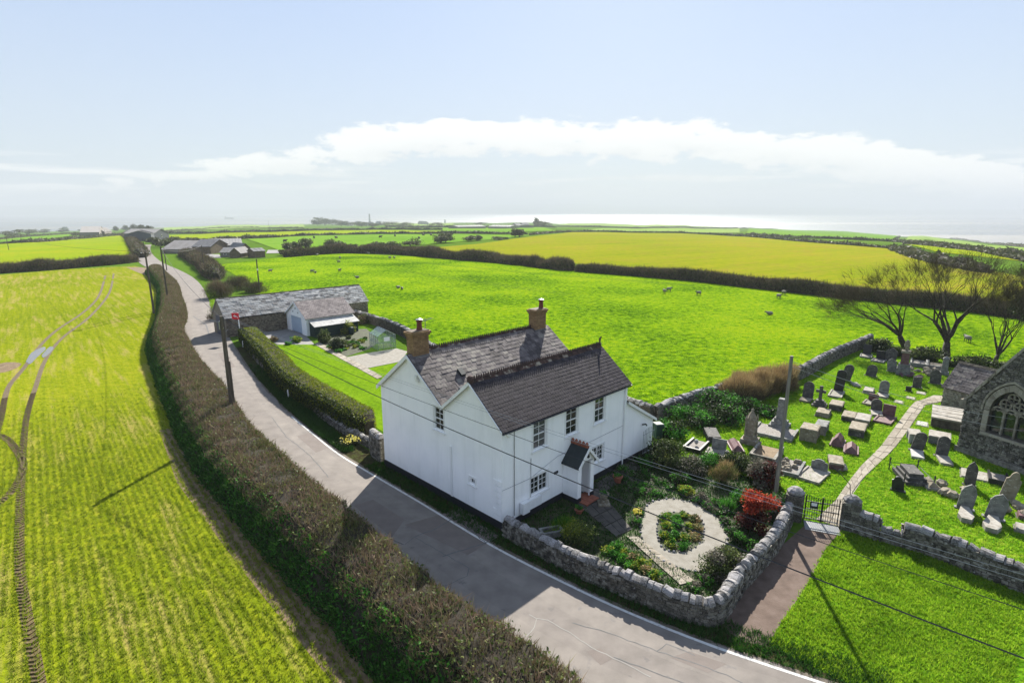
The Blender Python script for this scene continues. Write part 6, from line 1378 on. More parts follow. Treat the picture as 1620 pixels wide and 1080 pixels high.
H((1591, 790), 20, 45, 'shoulder', 'g_buff', 'tall buff ornate headstone with rubble plot close under the church wall', lean=.1); rocks((1595, 806), 10, .7, 'rubble plot at the foot of the tall buff headstone')
ledger((1616, 838), .9, .6, 'g_pale', 'pale half buried slab near the churchyard wall under the church', h=.2); ledger((1619, 818), .8, .6, 'g_red', 'reddish slab near the churchyard wall under the church', h=.2)
e = grave((1578, 760), 'dark kerbed grave in the shade at the foot of the church', 'kerbed_grave', cat='grave'); kerb(e, 1.4, .9, M['g_dark'], M['chip'], .3, .1, .7)

# ------------------------------------------------------------------ trees and shrubs
bare_tree((1434, 553), 11.0, 'bare tree leaning over the churchyard corner where the field wall ends', (-1.6, -.2), 3, .62, 6, .38)
bare_tree((1497, 570), 11.6, 'bare tree with a knotted trunk standing behind the vestry', (.1, 0), 8, .60, 6, .45)
bare_tree((1573, 583), 8.6, 'slim many stemmed bare tree rising behind the church roof', (.0, 0), 15, .50, 6, .26)
bare_tree((1622, 580), 11.5, 'dark ivy covered bare tree beside the church roof', (-.3, 0), 23, .58, 6, .42)
shrub((1628, 560), 2.6, 10.0, 'dark ivy mass climbing the tree beside the church roof', [M['dark_leaf']], 6000, .16, 'ivy', 'ivy', base=3.0)
for px, rx, h, lab in (((1390, 556), 1.6, 1.6, 'ivy mound at the corner of the field wall under the leaning tree'), ((1415, 562), 1.6, 1.1, 'low ivy bank below the leaning bare tree'), ((1462, 570), 2.2, 1.5, 'dark bramble bank between the two big bare trees'), ((1535, 583), 2.6, 1.3, 'dark ivy hedge bank behind the vestry'), ((1590, 592), 2.6, 1.3, 'ivy hedge bank under the many stemmed bare tree')):
    shrub(px, rx, h, lab, [M['dark_leaf'], M['hedge_leaf']], 3600, .13, 'ivy_bank', 'ivy', ry=rx * .7)
# rusty hedge and ivy on the field wall
for i, (px, rx, h, lab) in enumerate([((1226, 616), 1.9, 2.5, 'rusty gorse clump behind the pole, nearest the bare stretch of field wall'), ((1195, 626), 2.0, 2.5, 'rusty gorse clump on the field wall next to the ornate monument'), ((1160, 636), 1.9, 2.2, 'rusty gorse clump at the low end of the row on the field wall'), ((1210, 621), 1.8, 2.4, 'rusty gorse filling between the two tallest clumps on the field wall'), ((1178, 631), 1.8, 2.3, 'rusty gorse filling behind the ornate monument spirelet'), ((1243, 609), 1.3, 1.9, 'thin rusty gorse end against the bare field wall by the pole')]):
    shrub(px, rx, h, lab, [(M['rust_twig'], .7, (0.15, 1)), (M['twig'], .3, (0, .8))], 15000, .13, 'gorse_clump', 'shrub', 'rusty gorse clumps on the field wall', kind='twig')
for px, rx, h, lab in (((1128, 650), 2.0, 2.1, 'dark ivy bush on the field wall left of the rusty clumps'), ((1092, 664), 2.0, 1.7, 'low ivy trailing over the field wall beside the house extension'), ((1152, 668), 1.9, 1.5, 'ivy patch between the table tomb and the wall'), ((1215, 655), 1.2, .8, 'ivy patch behind the stepped granite column'), ((1062, 690), 1.2, 1.2, 'dark ivy bush between the green bin and the table tomb'), ((1112, 676), 1.3, 1.2, 'dark ivy bush behind the flat topped table tomb'), ((1175, 655), 1.5, 1.2, 'dark ivy bush at the foot of the rusty gorse')):
    shrub(px, rx, h, lab, [M['dark_leaf'], M['green_leaf']], 3000, .10, 'ivy_bush', 'ivy')
# front garden
SH_ = [((1050, 735), 1.25, 1.5, 'round evergreen bush by the house extension gate', ['dark_leaf', 'hedge_leaf'], 5200, .08, 'leaf'), ((1095, 748), 1.0, 1.15, 'grey twiggy bush beside the round evergreen', ['silver_leaf', 'dark_leaf'], 3200, .07, 'leaf'),
       ((1142, 762), .85, 1.2, 'straw coloured twiggy shrub behind the round path', ['rust_twig', 'hedge_leaf'], 2600, .08, 'twig'), ((1165, 740), 1.0, 1.1, 'dark yew bush behind the red shrub', ['dark_leaf', 'hedge_leaf'], 3400, .08, 'leaf'),
       ((1203, 765), 1.05, 1.6, 'pinkish grey shrub between the yew and the pale pole', ['silver_leaf', 'maroon_leaf'], 4200, .08, 'leaf'), ((1228, 812), .8, 1.3, 'silvery green shrub leaning on the garden wall', ['silver_leaf', 'green_leaf'], 3200, .08, 'leaf'),
       ((1165, 858), .45, .6, 'small round green bush beside the round path', ['green_leaf', 'dark_leaf'], 1500, .06, 'leaf'), ((1193, 872), .5, .6, 'small green bush against the coping of the garden wall', ['green_leaf', 'dark_leaf'], 1500, .06, 'leaf'),
       ((1143, 905), .95, 1.15, 'domed brownish bush inside the corner of the garden wall', ['silver_leaf', 'hedge_leaf'], 5600, .065, 'leaf'), ((917, 858), .85, 1.0, 'yellow green twiggy shrub inside the garden wall', ['yellow_leaf', 'hedge_leaf'], 3200, .06, 'leaf'),
       ((893, 838), .55, .55, 'tuft of bright grass below the house window', ['grassblade', 'green_leaf'], 900, .06, 'blade'), ((1085, 780), .5, .5, 'bright green leafy plant behind the round path', ['green_leaf', 'yellow_leaf'], 1100, .07, 'leaf'),
       ((1152, 806), .35, .55, 'spiky green iris clump beside the red shrub', ['green_leaf'], 400, .07, 'blade'), ((1110, 792), .6, .45, 'low grey green shrub on the rim of the round path', ['silver_leaf', 'green_leaf'], 1400, .06, 'leaf')]
SH_ += [((1120, 738), .9, 1.0, 'dark leafy bush between the grey twiggy bush and the straw shrub', ['dark_leaf', 'green_leaf'], 3000, .08, 'leaf'), ((1072, 765), .7, .7, 'dense dark green bush behind the round path', ['green_leaf', 'dark_leaf'], 2400, .07, 'leaf'), ((1180, 800), .7, .9, 'dark green bush filling the gap behind the red shrub', ['dark_leaf', 'green_leaf'], 2400, .07, 'leaf'), ((1020, 735), .8, .7, 'low dark spreading bush by the paving and the house wall', ['dark_leaf', 'green_leaf'], 2600, .07, 'leaf')]
for px, rx, h, lab, ms, n, lf, kd in SH_: shrub(px, rx * 1.1, h * 1.08, lab, [M[m] for m in ms], int(n * 1.3), lf, kind=kd)
shrub((1190, 838), 1.0, 2.15, 'bright red leaved shrub beside the garden wall', [(M['red_leaf'], .55, (.52, 1)), (M['maroon_leaf'], .45, (0, .62))], 6800, .08, 'red_shrub', 'shrub')
rg = random.Random(12)
BEDP = {'low green leafy plant in the round island bed': [(1052, 822), (1066, 818), (1082, 818), (1098, 824), (1056, 834), (1072, 832), (1090, 836), (1104, 838), (1050, 850), (1064, 850), (1082, 852), (1098, 852), (1062, 864), (1082, 866)],
        'pale flowered low plant in the shady bed beside the house path': [(985, 745), (1000, 752), (1018, 748), (1032, 756), (1002, 768), (1022, 770), (990, 760), (1046, 764), (1060, 772), (1015, 780), (1035, 782)],
        'low green plant in the sunny bed inside the garden wall': [(960, 872), (976, 868), (990, 876), (1004, 884), (1016, 894), (984, 888), (1002, 898), (1024, 906), (1036, 912), (970, 880)],
        'low plant along the outer rim of the round path': [(1120, 805), (1134, 812), (1146, 826), (1156, 842), (1010, 812), (1006, 828), (1130, 800), (1148, 812), (1100, 930), (1120, 920)]}
for lab, spots in BEDP.items():
    for i, p in enumerate(spots):
        ms = {'low g': (['green_leaf', 'yellow_leaf'], ['green_leaf'], ['yellow_leaf', 'green_leaf'], ['hedge_leaf', 'rust_twig'])[i % 4], 'pale ': ['green_leaf', 'green_leaf', 'silver_leaf'], 'low p': ['green_leaf', 'silver_leaf']}[lab[:5]]
        shrub(p, rg.uniform(.34, .52), rg.uniform(.25, .42), lab, [M[m] for m in ms], 420, .065, 'bed_plant', 'plant', {'low green leafy plant in the round island bed': 'plants in the island bed'}.get(lab, 'plants of the ' + lab.split(' in the ')[-1].split(' along the ')[-1]), stems=3, seed=i)
shrub((1008, 815), .36, .4, 'clump of yellow daffodils at the edge of the round path', [(M['green_leaf'], .6, (0, .7)), (M['flower'], .4, (.5, 1))], 700, .06, 'daffodil_clump', 'flowers', stems=3)
shrub((552, 705), .9, .7, 'clump of yellow daffodils on the verge by the house gable', [(M['dark_leaf'], .85, (0, .9)), (M['flower'], .15, (.5, 1))], 900, .08, 'daffodil_clump', 'flowers', stems=3)
def flower_pot(px, r, h, mat, label, plant='green_leaf', plinth=False):
    e = empty('flower_pot', tuple(at(*px)), 0, label, 'flower pot'); z = .32 if plinth else 0
    if plinth: MB().box(-.3, -.3, 0, .3, .3, .14).box(-.18, -.18, .14, .18, .18, .32).build('plinth', M['g_buff'], e)
    MB().lathe([(r * .62, z), (r * .9, z + h * .85), (r * 1.08, z + h * .86), (r * 1.08, z + h), (r * .85, z + h), (r * .8, z + h * .85)], (0, 0, 0), 12).build('pot', M[mat], e)
    n = np.random.default_rng(int(px[0])); V, f = leaf_quads(n.normal(0, r * .4, (90, 3)) * np.array([1, 1, .5]) + np.array([0, 0, z + h + .06]), .08, n); o = obj('plant', V, f, M[plant], e); o['kind'] = 'stuff'
flower_pot((977, 763), .27, .42, 'terracotta', 'large terracotta flower pot on the paving by the house wall'); flower_pot((955, 798), .25, .34, 'g_buff', 'buff stone urn on a square plinth in front of the porch', plinth=True)
flower_pot((916, 812), .22, .26, 'terracotta', 'small terracotta pot near the porch steps'); 
e = empty('stone_trough', tuple(at(872, 846)), .3, 'low rectangular stone trough below the house window', 'trough'); MB().box(-.55, -.28, 0, .55, -.16, .3).box(-.55, .16, 0, .55, .28, .3).box(-.55, -.159, 0, -.43, .159, .3).box(.43, -.159, 0, .55, .159, .3).build('sides', M['g_grey'], e); MB().box(-.43, -.16, 0, .43, .16, .2).build('soil', M['bed'], e)
e = empty('wheelie_bin', tuple(at(1040, 692)), .2, 'green plastic bin against the end of the house extension', 'bin'); MB().hexa([(-.24, -.28, .05), (.24, -.28, .05), (.24, .28, .05), (-.24, .28, .05)], [(-.29, -.35, .95), (.29, -.35, .95), (.29, .35, .95), (-.29, .35, .95)]).build('body', M['greenwood'], e); MB().hexa([(-.3, -.37, .952), (.3, -.37, .952), (.3, .38, .952), (-.3, .38, .952)], [(-.26, -.3, 1.06), (.26, -.3, 1.06), (.26, .34, 1.02), (-.26, .34, 1.02)]).build('lid', M['greenwood'], e)
# back garden
for px, rx, h, lab, ms, n in (((513, 541), 1.0, 1.4, 'variegated bush in front of the green lean-to', ['hedge_leaf', 'dark_leaf'], 2600), ((533, 553), .95, 1.4, 'dark rounded bush in the vegetable garden', ['dark_leaf', 'dark_leaf'], 2600), ((552, 527), 1.0, 1.6, 'yellow flecked bush at the end of the lean-to', ['hedge_leaf', 'yellow_leaf'], 2400), ((571, 512), 1.3, 1.3, 'tangled brown bush at the corner of the barn', ['hedge_leaf', 'twig'], 1800), ((469, 541), .8, .8, 'leafy green plant at the top of the lawn', ['green_leaf', 'yellow_leaf'], 900), ((455, 545), .5, .4, 'low green clump at the top of the lawn by the yard', ['green_leaf'], 600), ((434, 540), .55, .6, 'dry brown shrub at the edge of the garage yard', ['rust_twig', 'twig'], 700)):
    shrub(px, rx, h, lab, [M[m] for m in ms], n, .11)
for i in range(26):
    u, v = rg.random(), rg.random(); p = (np.array([512, 545]) * (1 - u) + np.array([560, 527]) * u) * (1 - v) + (np.array([545, 562]) * (1 - u) + np.array([596, 545]) * u) * v
    shrub(tuple(p), rg.uniform(.3, .6), rg.uniform(.2, .5), 'low leafy vegetable clump growing beside the greenhouse', [M[rg.choice(('green_leaf', 'yellow_leaf', 'hedge_leaf'))]], 260, .11, 'vegetable_clump', 'plant', 'vegetables beside the greenhouse', stems=2, seed=i)
# scrub along the lane beyond the barn
for px, rx, h, lab, n in (((352, 470), 3.2, 3.6, 'big brown thorn thicket between the lane and the barn', 8000), ((372, 458), 3.4, 3.4, 'brown thorn thicket behind the barn gable', 8000), ((400, 462), 3.0, 2.4, 'low brown thicket behind the barn ridge', 5200), ((345, 505), 1.6, 2.2, 'pale leafless bush at the lane corner of the barn', 2600)):
    shrub(px, rx, h, lab, [(M['twig'], .75, (0, 1)), (M['hedge_leaf'], .25, (0, .8))], n, .16, 'thorn_thicket', 'thicket', kind='twig')
line_hedge([(343, 443), (335, 432), (322, 420), (305, 410), (290, 403)], 4.0, 2.4, 'lane_hedge', 'brown hedge along the right side of the lane beyond the thickets', M['hedge_core'], TW(9000, .6), 13, 3.0)
# ------------------------------------------------------------------ poles and cables
def pole(base, h, r, label, mat='pole', arms=0, band=False):
    e = empty('utility_pole', tuple(base), 0, label, 'pole', 'poles along the lane'); MB().tube([(0, 0, -.05), (0, 0, h * .5), (0, 0, h)], [r, r * .88, r * .75], 9).build('post', M[mat], e)
    for k in range(arms): z = h - .35 - .45 * k; MB().box(-.7, -.05, z, .7, .05, z + .1).build('cross_arm', M['pole'], e); [MB().lathe([(.05, .1), (.06, .16), (.03, .26)], (x, 0, z), 6).build('insulator', M['white'], e) for x in (-.6, 0, .6)]
    if band: MB().lathe([(r * .9, h * .66), (r * .9, h * .72)], (0, 0, 0), 9).build('white_band', M['white'], e)
    return e
PR = at(1225, 800); poleR_h = hgt(PR, 563)
e = pole(PR, poleR_h, .105, 'pale smooth pole standing in the garden behind the red shrub', 'polepale')
q = at(367, 640, 1.6); PL = np.array([q[0], q[1], 0]); poleL_h = hgt(PL, 500)
e = pole(PL, poleL_h, .17, 'rough pole with fittings rising from the brown roadside hedge')
MB().box(-.2, -.12, poleL_h - .9, -.13, .12, poleL_h - .35).build('junction_box', M['steel'], e)
for k in range(4): MB().tube([(-.05, 0, poleL_h - .5 - k * .25), (rg.uniform(-.7, .5), rg.uniform(-.3, .3), poleL_h - .2 - k * .25)], .02, 4).build('bracket', M['steel'], e)
for k in range(14): z = 2.4 + k * .2; s = 1 if k % 2 else -1; MB().tube([(0, 0, z), (s * .3, 0, z + .01)], .014, 4).build('climbing_step', M['steel'], e)
MB().tube([(.19, 0, 1.2), (.18, 0, poleL_h * .6)], .05, 5).build('cable_guard', M['pole'], e)
POLES = {}
for key, b, t, r, lab in (('P2', (243.7, 495.6), 398, .15, 'tall dark pole standing at the edge of the crop field'), ('P3', (267.4, 487), 390, .14, 'tall pole in the roadside hedge near the tall field pole'), ('P4', (264, 428), 390, .12, 'far pole in the hedge where the lane bends out of sight'), ('P5', (323.7, 431), 388, .12, 'pole standing in the brown lane hedge below the farm sheds'), ('P6', (411, 463), 409.6, .13, 'dark pole with a white band behind the barn'), ('P7', (230, 406), 377, .12, 'far pole beside the straight upper lane'), ('P8', (14, 396), 369, .12, 'twin topped pole far out in the second crop field'), ('P9', (35, 386), 364, .12, 'thin pole on the far edge of the second crop field'), ('P10', (48.5, 378), 362, .12, 'faint pole beyond the second crop field'), ('P11', (426, 364), 349, .15, 'lone faint pole far off in the pale fields')):
    B = at(*b); h = hgt(B, t); pole(B, h, r, lab, arms=1 if key in ('P2', 'P8', 'P9') else 0, band=key == 'P6'); POLES[key] = np.array([B[0], B[1], B[2] + h])
def cable(a, b, sag, r, label, mat='wire', n=14):
    a, b = np.array(a, float), np.array(b, float); pts = [tuple(a + (b - a) * t - np.array([0, 0, sag * 4 * t * (1 - t)])) for t in np.linspace(0, 1, n)]; m = (a + b) / 2
    o = MB().tube(pts, r, 4).build('overhead_cable', M[mat]); tag(o, label, 'cable', 'overhead cables')
tl = np.array([PL[0], PL[1], poleL_h])
E_ = lambda px, py, z: at(px, py, z)
cable(tl - [0, 0, .1], E_(1760, 1094, 5.6), .7, .021, 'thick black cable crossing in front of the house')
cable(tl + [0, 0, -.25], E_(1760, 1010, 5.4), .5, .012, 'thin cable just above the thick one across the house')
cable(tl + [0, 0, .02], E_(1760, 960, 5.6), .45, .007, 'upper thin cable of the close pair across the house', 'wire_pale')
cable(tl + [0, 0, .10], E_(1760, 950, 5.7), .45, .007, 'topmost thin cable of the close pair across the house', 'wire_pale')
cable(tl - [0, 0, .15], (POLES['P3'] - [0, 0, .2]), .8, .02, 'cable looping from the hedge pole up the lane')
cable(POLES['P3'], POLES['P4'], .8, .02, 'cable between the far lane poles'); cable(POLES['P3'] - [0, 0, .4], POLES['P5'], .8, .02, 'cable crossing the lane towards the farm sheds')
cable(POLES['P2'], POLES['P8'], 1.5, .02, 'cable from the tall field pole across the second field'); cable(POLES['P8'], POLES['P9'], 1.0, .02, 'cable between the poles of the second field')
tr_ = np.array([PR[0], PR[1], poleR_h])
cable(tr_ - [0, 0, .25], (29.3, 31.0, 3.0), .35, .010, 'pale cable from the garden pole to the church wall', 'wire_pale'); cable(tr_ - [0, 0, .5], (29.5, 30.4, 2.5), .4, .010, 'lower pale cable from the garden pole to the church wall', 'wire_pale')
# estate agent board
def board():
    b = at(381, 538); e = empty('sale_board', tuple(b), -.1, 'red estate agent board on a post at the end of the clipped hedge', 'sign'); h = hgt(b, 495)
    MB().box(-.04, -.04, 0, .04, .04, h).build('post', M['white'], e); MB().box(-.75, -.07, h - .75, .12, -.042, h).build('board', M['red'], e); m = MB()
    for x0, z0, x1, z1 in ((-.55, .5, -.35, .34), (-.45, .56, -.25, .42), (-.35, .34, -.2, .44), (-.2, .42, -.05, .3), (-.12, .36, .02, .24)):
        d = np.array([x1 - x0, z1 - z0]); d /= np.linalg.norm(d); s = np.array([-d[1], d[0]]) * .035; P = [np.array((x0, z0)) + s, np.array((x1, z1)) + s, np.array((x1, z1)) - s, np.array((x0, z0)) - s]; m.prism([(p[0], -.078, h - .8 + p[1]) for p in P], (0, .007, 0))
    m.build('white_mark', M['white'], e)
board()
# ------------------------------------------------------------------ sheep and cattle
def beast(mat, face, s=1.0, lying=False):
    """body of one skin: barrel, neck, head; legs with hocks"""
    dz = -.32 if lying else 0
    B = MB(); pr = [(-.55, .60, .10), (-.50, .66, .22), (-.30, .68, .29), (0, .66, .31), (.28, .68, .28), (.44, .76, .20), (.56, .88, .14), (.62, .92, .115)]
    n = 9; V = []
    for x, z, r in pr:
        for k in range(n): t = 2 * math.pi * k / n; V.append((x, r * math.cos(t), z + dz + r * math.sin(t) * 1.05))
    Fc = [(i * n + k, i * n + (k + 1) % n, (i + 1) * n + (k + 1) % n, (i + 1) * n + k) for i in range(len(pr) - 1) for k in range(n)] + [tuple(range(n))[::-1], tuple(range((len(pr) - 1) * n, len(pr) * n))]
    B.add(V, Fc); Hd = MB(); hp = [(.56, .93, .11), (.66, .93, .12), (.78, .86, .085), (.88, .80, .06)]; V = []
    for x, z, r in hp:
        for k in range(7): t = 2 * math.pi * k / 7; V.append((x, r * .8 * math.cos(t), z + dz + r * math.sin(t)))
    Hd.add(V, [(i * 7 + k, i * 7 + (k + 1) % 7, (i + 1) * 7 + (k + 1) % 7, (i + 1) * 7 + k) for i in range(3) for k in range(7)] + [tuple(range(7))[::-1], tuple(range(21, 28))])
    for sy in (-1, 1): Hd.hexa([(.62, sy * .08, .96 + dz), (.68, sy * .08, .96 + dz), (.66, sy * .2, .92 + dz), (.62, sy * .2, .92 + dz)], [(.62, sy * .08, 1.0 + dz), (.68, sy * .08, 1.0 + dz), (.66, sy * .2, .95 + dz), (.62, sy * .2, .95 + dz)])
    legs = []
    if not lying:
        for sy in (-.15, .15): legs += [MB().tube([(.36, sy, .55), (.37, sy, .3), (.36, sy, .0)], [.08, .05, .04], 5), MB().tube([(-.38, sy, .55), (-.33, sy, .40), (-.45, sy, .24), (-.42, sy, 0)], [.10, .07, .045, .04], 5)]
    T = MB().tube([(-.53, 0, .68 + dz), (-.62, 0, .55 + dz), (-.63, 0, .4 + dz)], [.05, .05, .02], 5)
    return [('body', B, mat), ('head', Hd, face), ('tail', T, mat)] + [('leg', l, face) for l in legs], s
proto = {}
def animal(px, rot, kind):
    key = kind; p = at(*px); sheep = kind != 'cow'
    e = empty('sheep' if sheep else 'cow', tuple(p), rot, {'sheep': 'white sheep standing in the bright green pasture behind the house', 'lying': 'white sheep lying down in the bright green pasture', 'cow': 'dark cow grazing far off in the middle pasture'}[kind], 'sheep' if sheep else 'cow', {'sheep': 'sheep standing in the pasture', 'lying': 'sheep lying in the pasture', 'cow': 'cattle in the middle pasture'}[kind])
    if key not in proto:
        parts, s = beast(M['wool'] if sheep else M['cowhide'], M['sheepface'] if sheep else M['cowhide'], lying=kind == 'lying'); proto[key] = [(n, mesh(n, mb.v, mb.f, mt, n != 'leg')) for n, mb, mt in parts if mb.v]
    for n, me in proto[key]: link(bpy.data.objects.new(n, me), e)
    e.scale = (.82,) * 3 if sheep else (1.7,) * 3
for i, px in enumerate([(1058, 461), (1051, 464), (1105, 467), (1232, 472), (428, 431), (538, 409.5), (536, 416), (537.5, 430), (502, 405), (617, 409.5), (624, 409.5), (494, 431.5), (1530, 541), (583, 402.5), (1240, 466)]): animal(px, (i * 1.7) % 6.28, 'sheep')
for i, px in enumerate([(1217, 498), (565, 440), (630, 456), (636, 458), (499, 432)]): animal(px, 3.0 + i * .6, 'lying')
for i, px in enumerate([(602, 377), (625, 375), (682, 373.5), (670, 373.5), (497, 378), (532, 378), (451, 384), (663, 379)]): animal(px, (i * 2.1) % 6.28, 'cow')

# ------------------------------------------------------------------ farm, far houses and far hedges
def far_building(pl, pr, depth, eave_y, ridge_y, wall, roof, label, name='farm_shed', cat='shed', gable_front=False, wins=0, group=None, ridge_only=False):
    a, b = at(*pl), at(*pr); z = min(a[2], b[2]); rz, L = frame2(a, b); e = empty(name, (a[0], a[1], z), rz, label, cat, group)
    base = np.array([(a[0] + b[0]) / 2, (a[1] + b[1]) / 2, z]); ze = max(1.6, hgt(base, eave_y)); zr = max(ze + .4, hgt(base, ridge_y))
    if gable_front:
        V = [(0, 0, 0), (L, 0, 0), (L, depth, 0), (0, depth, 0), (0, 0, ze), (L, 0, ze), (L, depth, ze), (0, depth, ze), (L / 2, 0, zr), (L / 2, depth, zr)]
        MB().add(V, [(0, 1, 5, 8, 4), (1, 2, 6, 5), (2, 3, 7, 9, 6), (3, 0, 4, 7)]).build('wall', M[wall], e); k = (zr - ze) / (L / 2); ov = .25
        for xe in (-ov, L + ov):
            Vv = [(xe, -ov, ze - ov * k + .05), (L / 2, -ov, zr + .06), (L / 2, depth + ov, zr + .06), (xe, depth + ov, ze - ov * k + .05)]; MB().hexa([(v[0], v[1], v[2] - .12) for v in Vv], Vv).build('roof', M[roof], e)
    else:
        gable_walls(e, L, depth, ze, zr, M[wall]); mb = MB(); k = (zr - ze) / (depth / 2); ov = .25
        roof_slab(mb, -ov, L + ov, -ov, ze - ov * k + .06, depth / 2, zr + .06, .12); roof_slab(mb, -ov, L + ov, depth + ov, ze - ov * k + .06, depth / 2, zr + .058, .12); r = mb.build('roof', M[roof], e)
        n = max(2, int(L / 1.0)); m = MB(); run = Vector((0, depth / 2 + ov, zr - ze + ov * k))
        for i in range(1, n): x = -ov + (L + 2 * ov) * i / n; p = Vector((x, -ov, ze - ov * k + .065)); m.hexa([p, p + Vector((.08, 0, 0)), p + run + Vector((.08, 0, 0)), p + run], [q + Vector((0, -.03, .06)) for q in (p, p + Vector((.08, 0, 0)), p + run + Vector((.08, 0, 0)), p + run)])
        m.build('roof_ribs', M[roof], r)
    for i in range(wins):
        x = L * (i + .5) / wins; w = MB().box(x - .45, -.06, ze * .45, x + .45, -.01, ze * .8).build('window', M['white'], e); MB().box(x - .36, -.075, ze * .49, x + .36, -.062, ze * .76).build('pane', M['glass'], w)
    return e
far_building((257, 401), (305, 401.5), 14, 394.5, 382, 'farstone', 'corr_pale', 'long low farm shed with pale patched roof beside the lane')
far_building((305.5, 402), (334, 402), 12, 390, 380, 'rustwall', 'corr_dark', 'farm shed with dark ribbed roof and rusty boarded front')
far_building((336, 399.5), (384, 398), 14, 388, 379, 'farstone', 'corr', 'grey roofed farm shed behind the broken yard walls')
far_building((380, 401), (398, 400), 9, 394, 385, 'rustwall', 'corr', 'brown gable ended farm building at the end of the sheds', gable_front=True, wins=1)
far_building((349, 407), (364, 407), 6, 399, 392.5, 'farstone', 'corr', 'small low shed with pale window in the farmyard', wins=1)
far_building((364, 408), (381, 408), 7, 400, 392, 'rustwall', 'corr', 'small gabled shed half ruined in the farmyard', gable_front=True)
far_building((403, 408), (420, 407), 5, 397, 393, 'rustwall', 'corr_dark', 'ruined roofless shed with brown wall at the yard end')
far_building((245, 380), (268, 379), 18, 368.5, 362, 'shedblue', 'corr', 'big blue grey barn with shallow gable beside the lane', gable_front=True, wins=1)
far_building((240, 381), (245, 380), 12, 369, 364, 'shedblue', 'corr', 'narrow lean shed on the lane side of the blue grey barn')
far_building((158, 375), (166, 373.5), 14, 366, 358, 'farstone', 'corr_pale', 'stone farmhouse with white roof beyond the second field', 'farmhouse', 'house', True, 1)
far_building((166.5, 374), (178, 373), 10, 366, 360, 'farstone', 'corr_pale', 'lower stone wing beside the white roofed farmhouse', 'farmhouse', 'house')
struct(sheet('farm_yard', G((421, 401.5), (442, 401), (440, 396), (424, 396)), M['concrete'], .06)); struct(sheet('farm_yard', G((286, 408), (350, 408.5), (347, 403), (300, 402)), M['concrete'], .06))
rg = random.Random(31)
for i, (x, y, w, c, lab) in enumerate([(196, 371, 9, 'farwall', 'white bungalow at the top of the lane'), (208, 370, 10, 'farwall', 'long pale house at the top of the lane'), (222, 369, 8, 'farstone', 'grey house among trees at the top of the lane'), (98, 366, 6, 'farwall', 'tiny white roofed house on the left skyline')]): far_building((x, y), (x + w, y), 8, y - 4, y - 7, c, 'corr', lab, 'far_house', 'house', wins=2)
for i, (x, y, w, hh, c) in enumerate([(545, 356, 6, 5, 'farwall'), (553, 357, 7, 5, 'farwall'), (562, 356, 6, 6, 'farstone'), (572, 357, 8, 5, 'farwall'), (582, 356, 6, 5, 'farwall'), (594, 355, 7, 5, 'farwall'), (604, 356, 6, 5, 'farstone'), (661, 356, 12, 6, 'farwall'), (817, 360, 8, 7, 'farstone'), (828, 360, 10, 8, 'farwall')]):
    far_building((x, y), (x + w, y), 10, y - hh * .55, y - hh, c, 'corr', 'small pale house of the far village towards the sea', 'far_house', 'house', group='houses of the far village')
for x, y, w, lab in ((725, 362, 44, 'long low dark works shed on the far plain'), (772, 362, 34, 'second long grey works shed on the far plain'), (808, 361, 9, 'short grey works shed beside the far houses')): far_building((x, y), (x + w, y), 30, y - 3.5, y - 5.5, 'farstone', 'corr_dark', lab, 'works_shed', 'shed')
def tower(px, top, r, label, cat='tower'):
    b = at(*px); h = hgt(b, top); e = empty('tower', tuple(b), 0, label, cat); MB().lathe([(r, 0), (r * .72, h * .84), (r * .95, h * .85), (r * .95, h * .88)], (0, 0, 0), 12).build('shaft', M['farwall'], e); MB().lathe([(r * .6, h * .88), (r * .6, h * .96), (r * .1, h)], (0, 0, 0), 10).build('lantern', M['shedblue'], e)
tower((585, 352), 338, 5.0, 'slim lighthouse tower standing against the sea'); tower((704, 353), 347, 5.0, 'short tower on the shore right of the lighthouse')
def ship():
    a = at(355, 346.5, -58.5); e = empty('ship', tuple(a), 0, 'faint cargo ship out on the hazy sea', 'ship'); L = 13 / F * math.hypot(a[0], a[1]); 
    MB().hexa([(0, 0, 0), (L * .96, 0, 0), (L * .96, L * .12, 0), (0, L * .12, 0)], [(-L * .03, 0, L * .09), (L, 0, L * .11), (L, L * .12, L * .11), (-L * .03, L * .12, L * .09)]).build('hull', M['shedblue'], e); MB().box(L * .05, .1, L * .09, L * .2, L * .11, L * .26).build('bridge', M['farwall'], e)
    for k in range(4): MB().box(L * (.26 + .16 * k), L * .02, L * .1, L * (.38 + .16 * k), L * .1, L * .17).build('deck_cargo', M['farstone'], e)
ship()
FH_ = lambda n: [('twigs', 'leaf', M['farleaf'], n, .9, (0, 6), .3)]
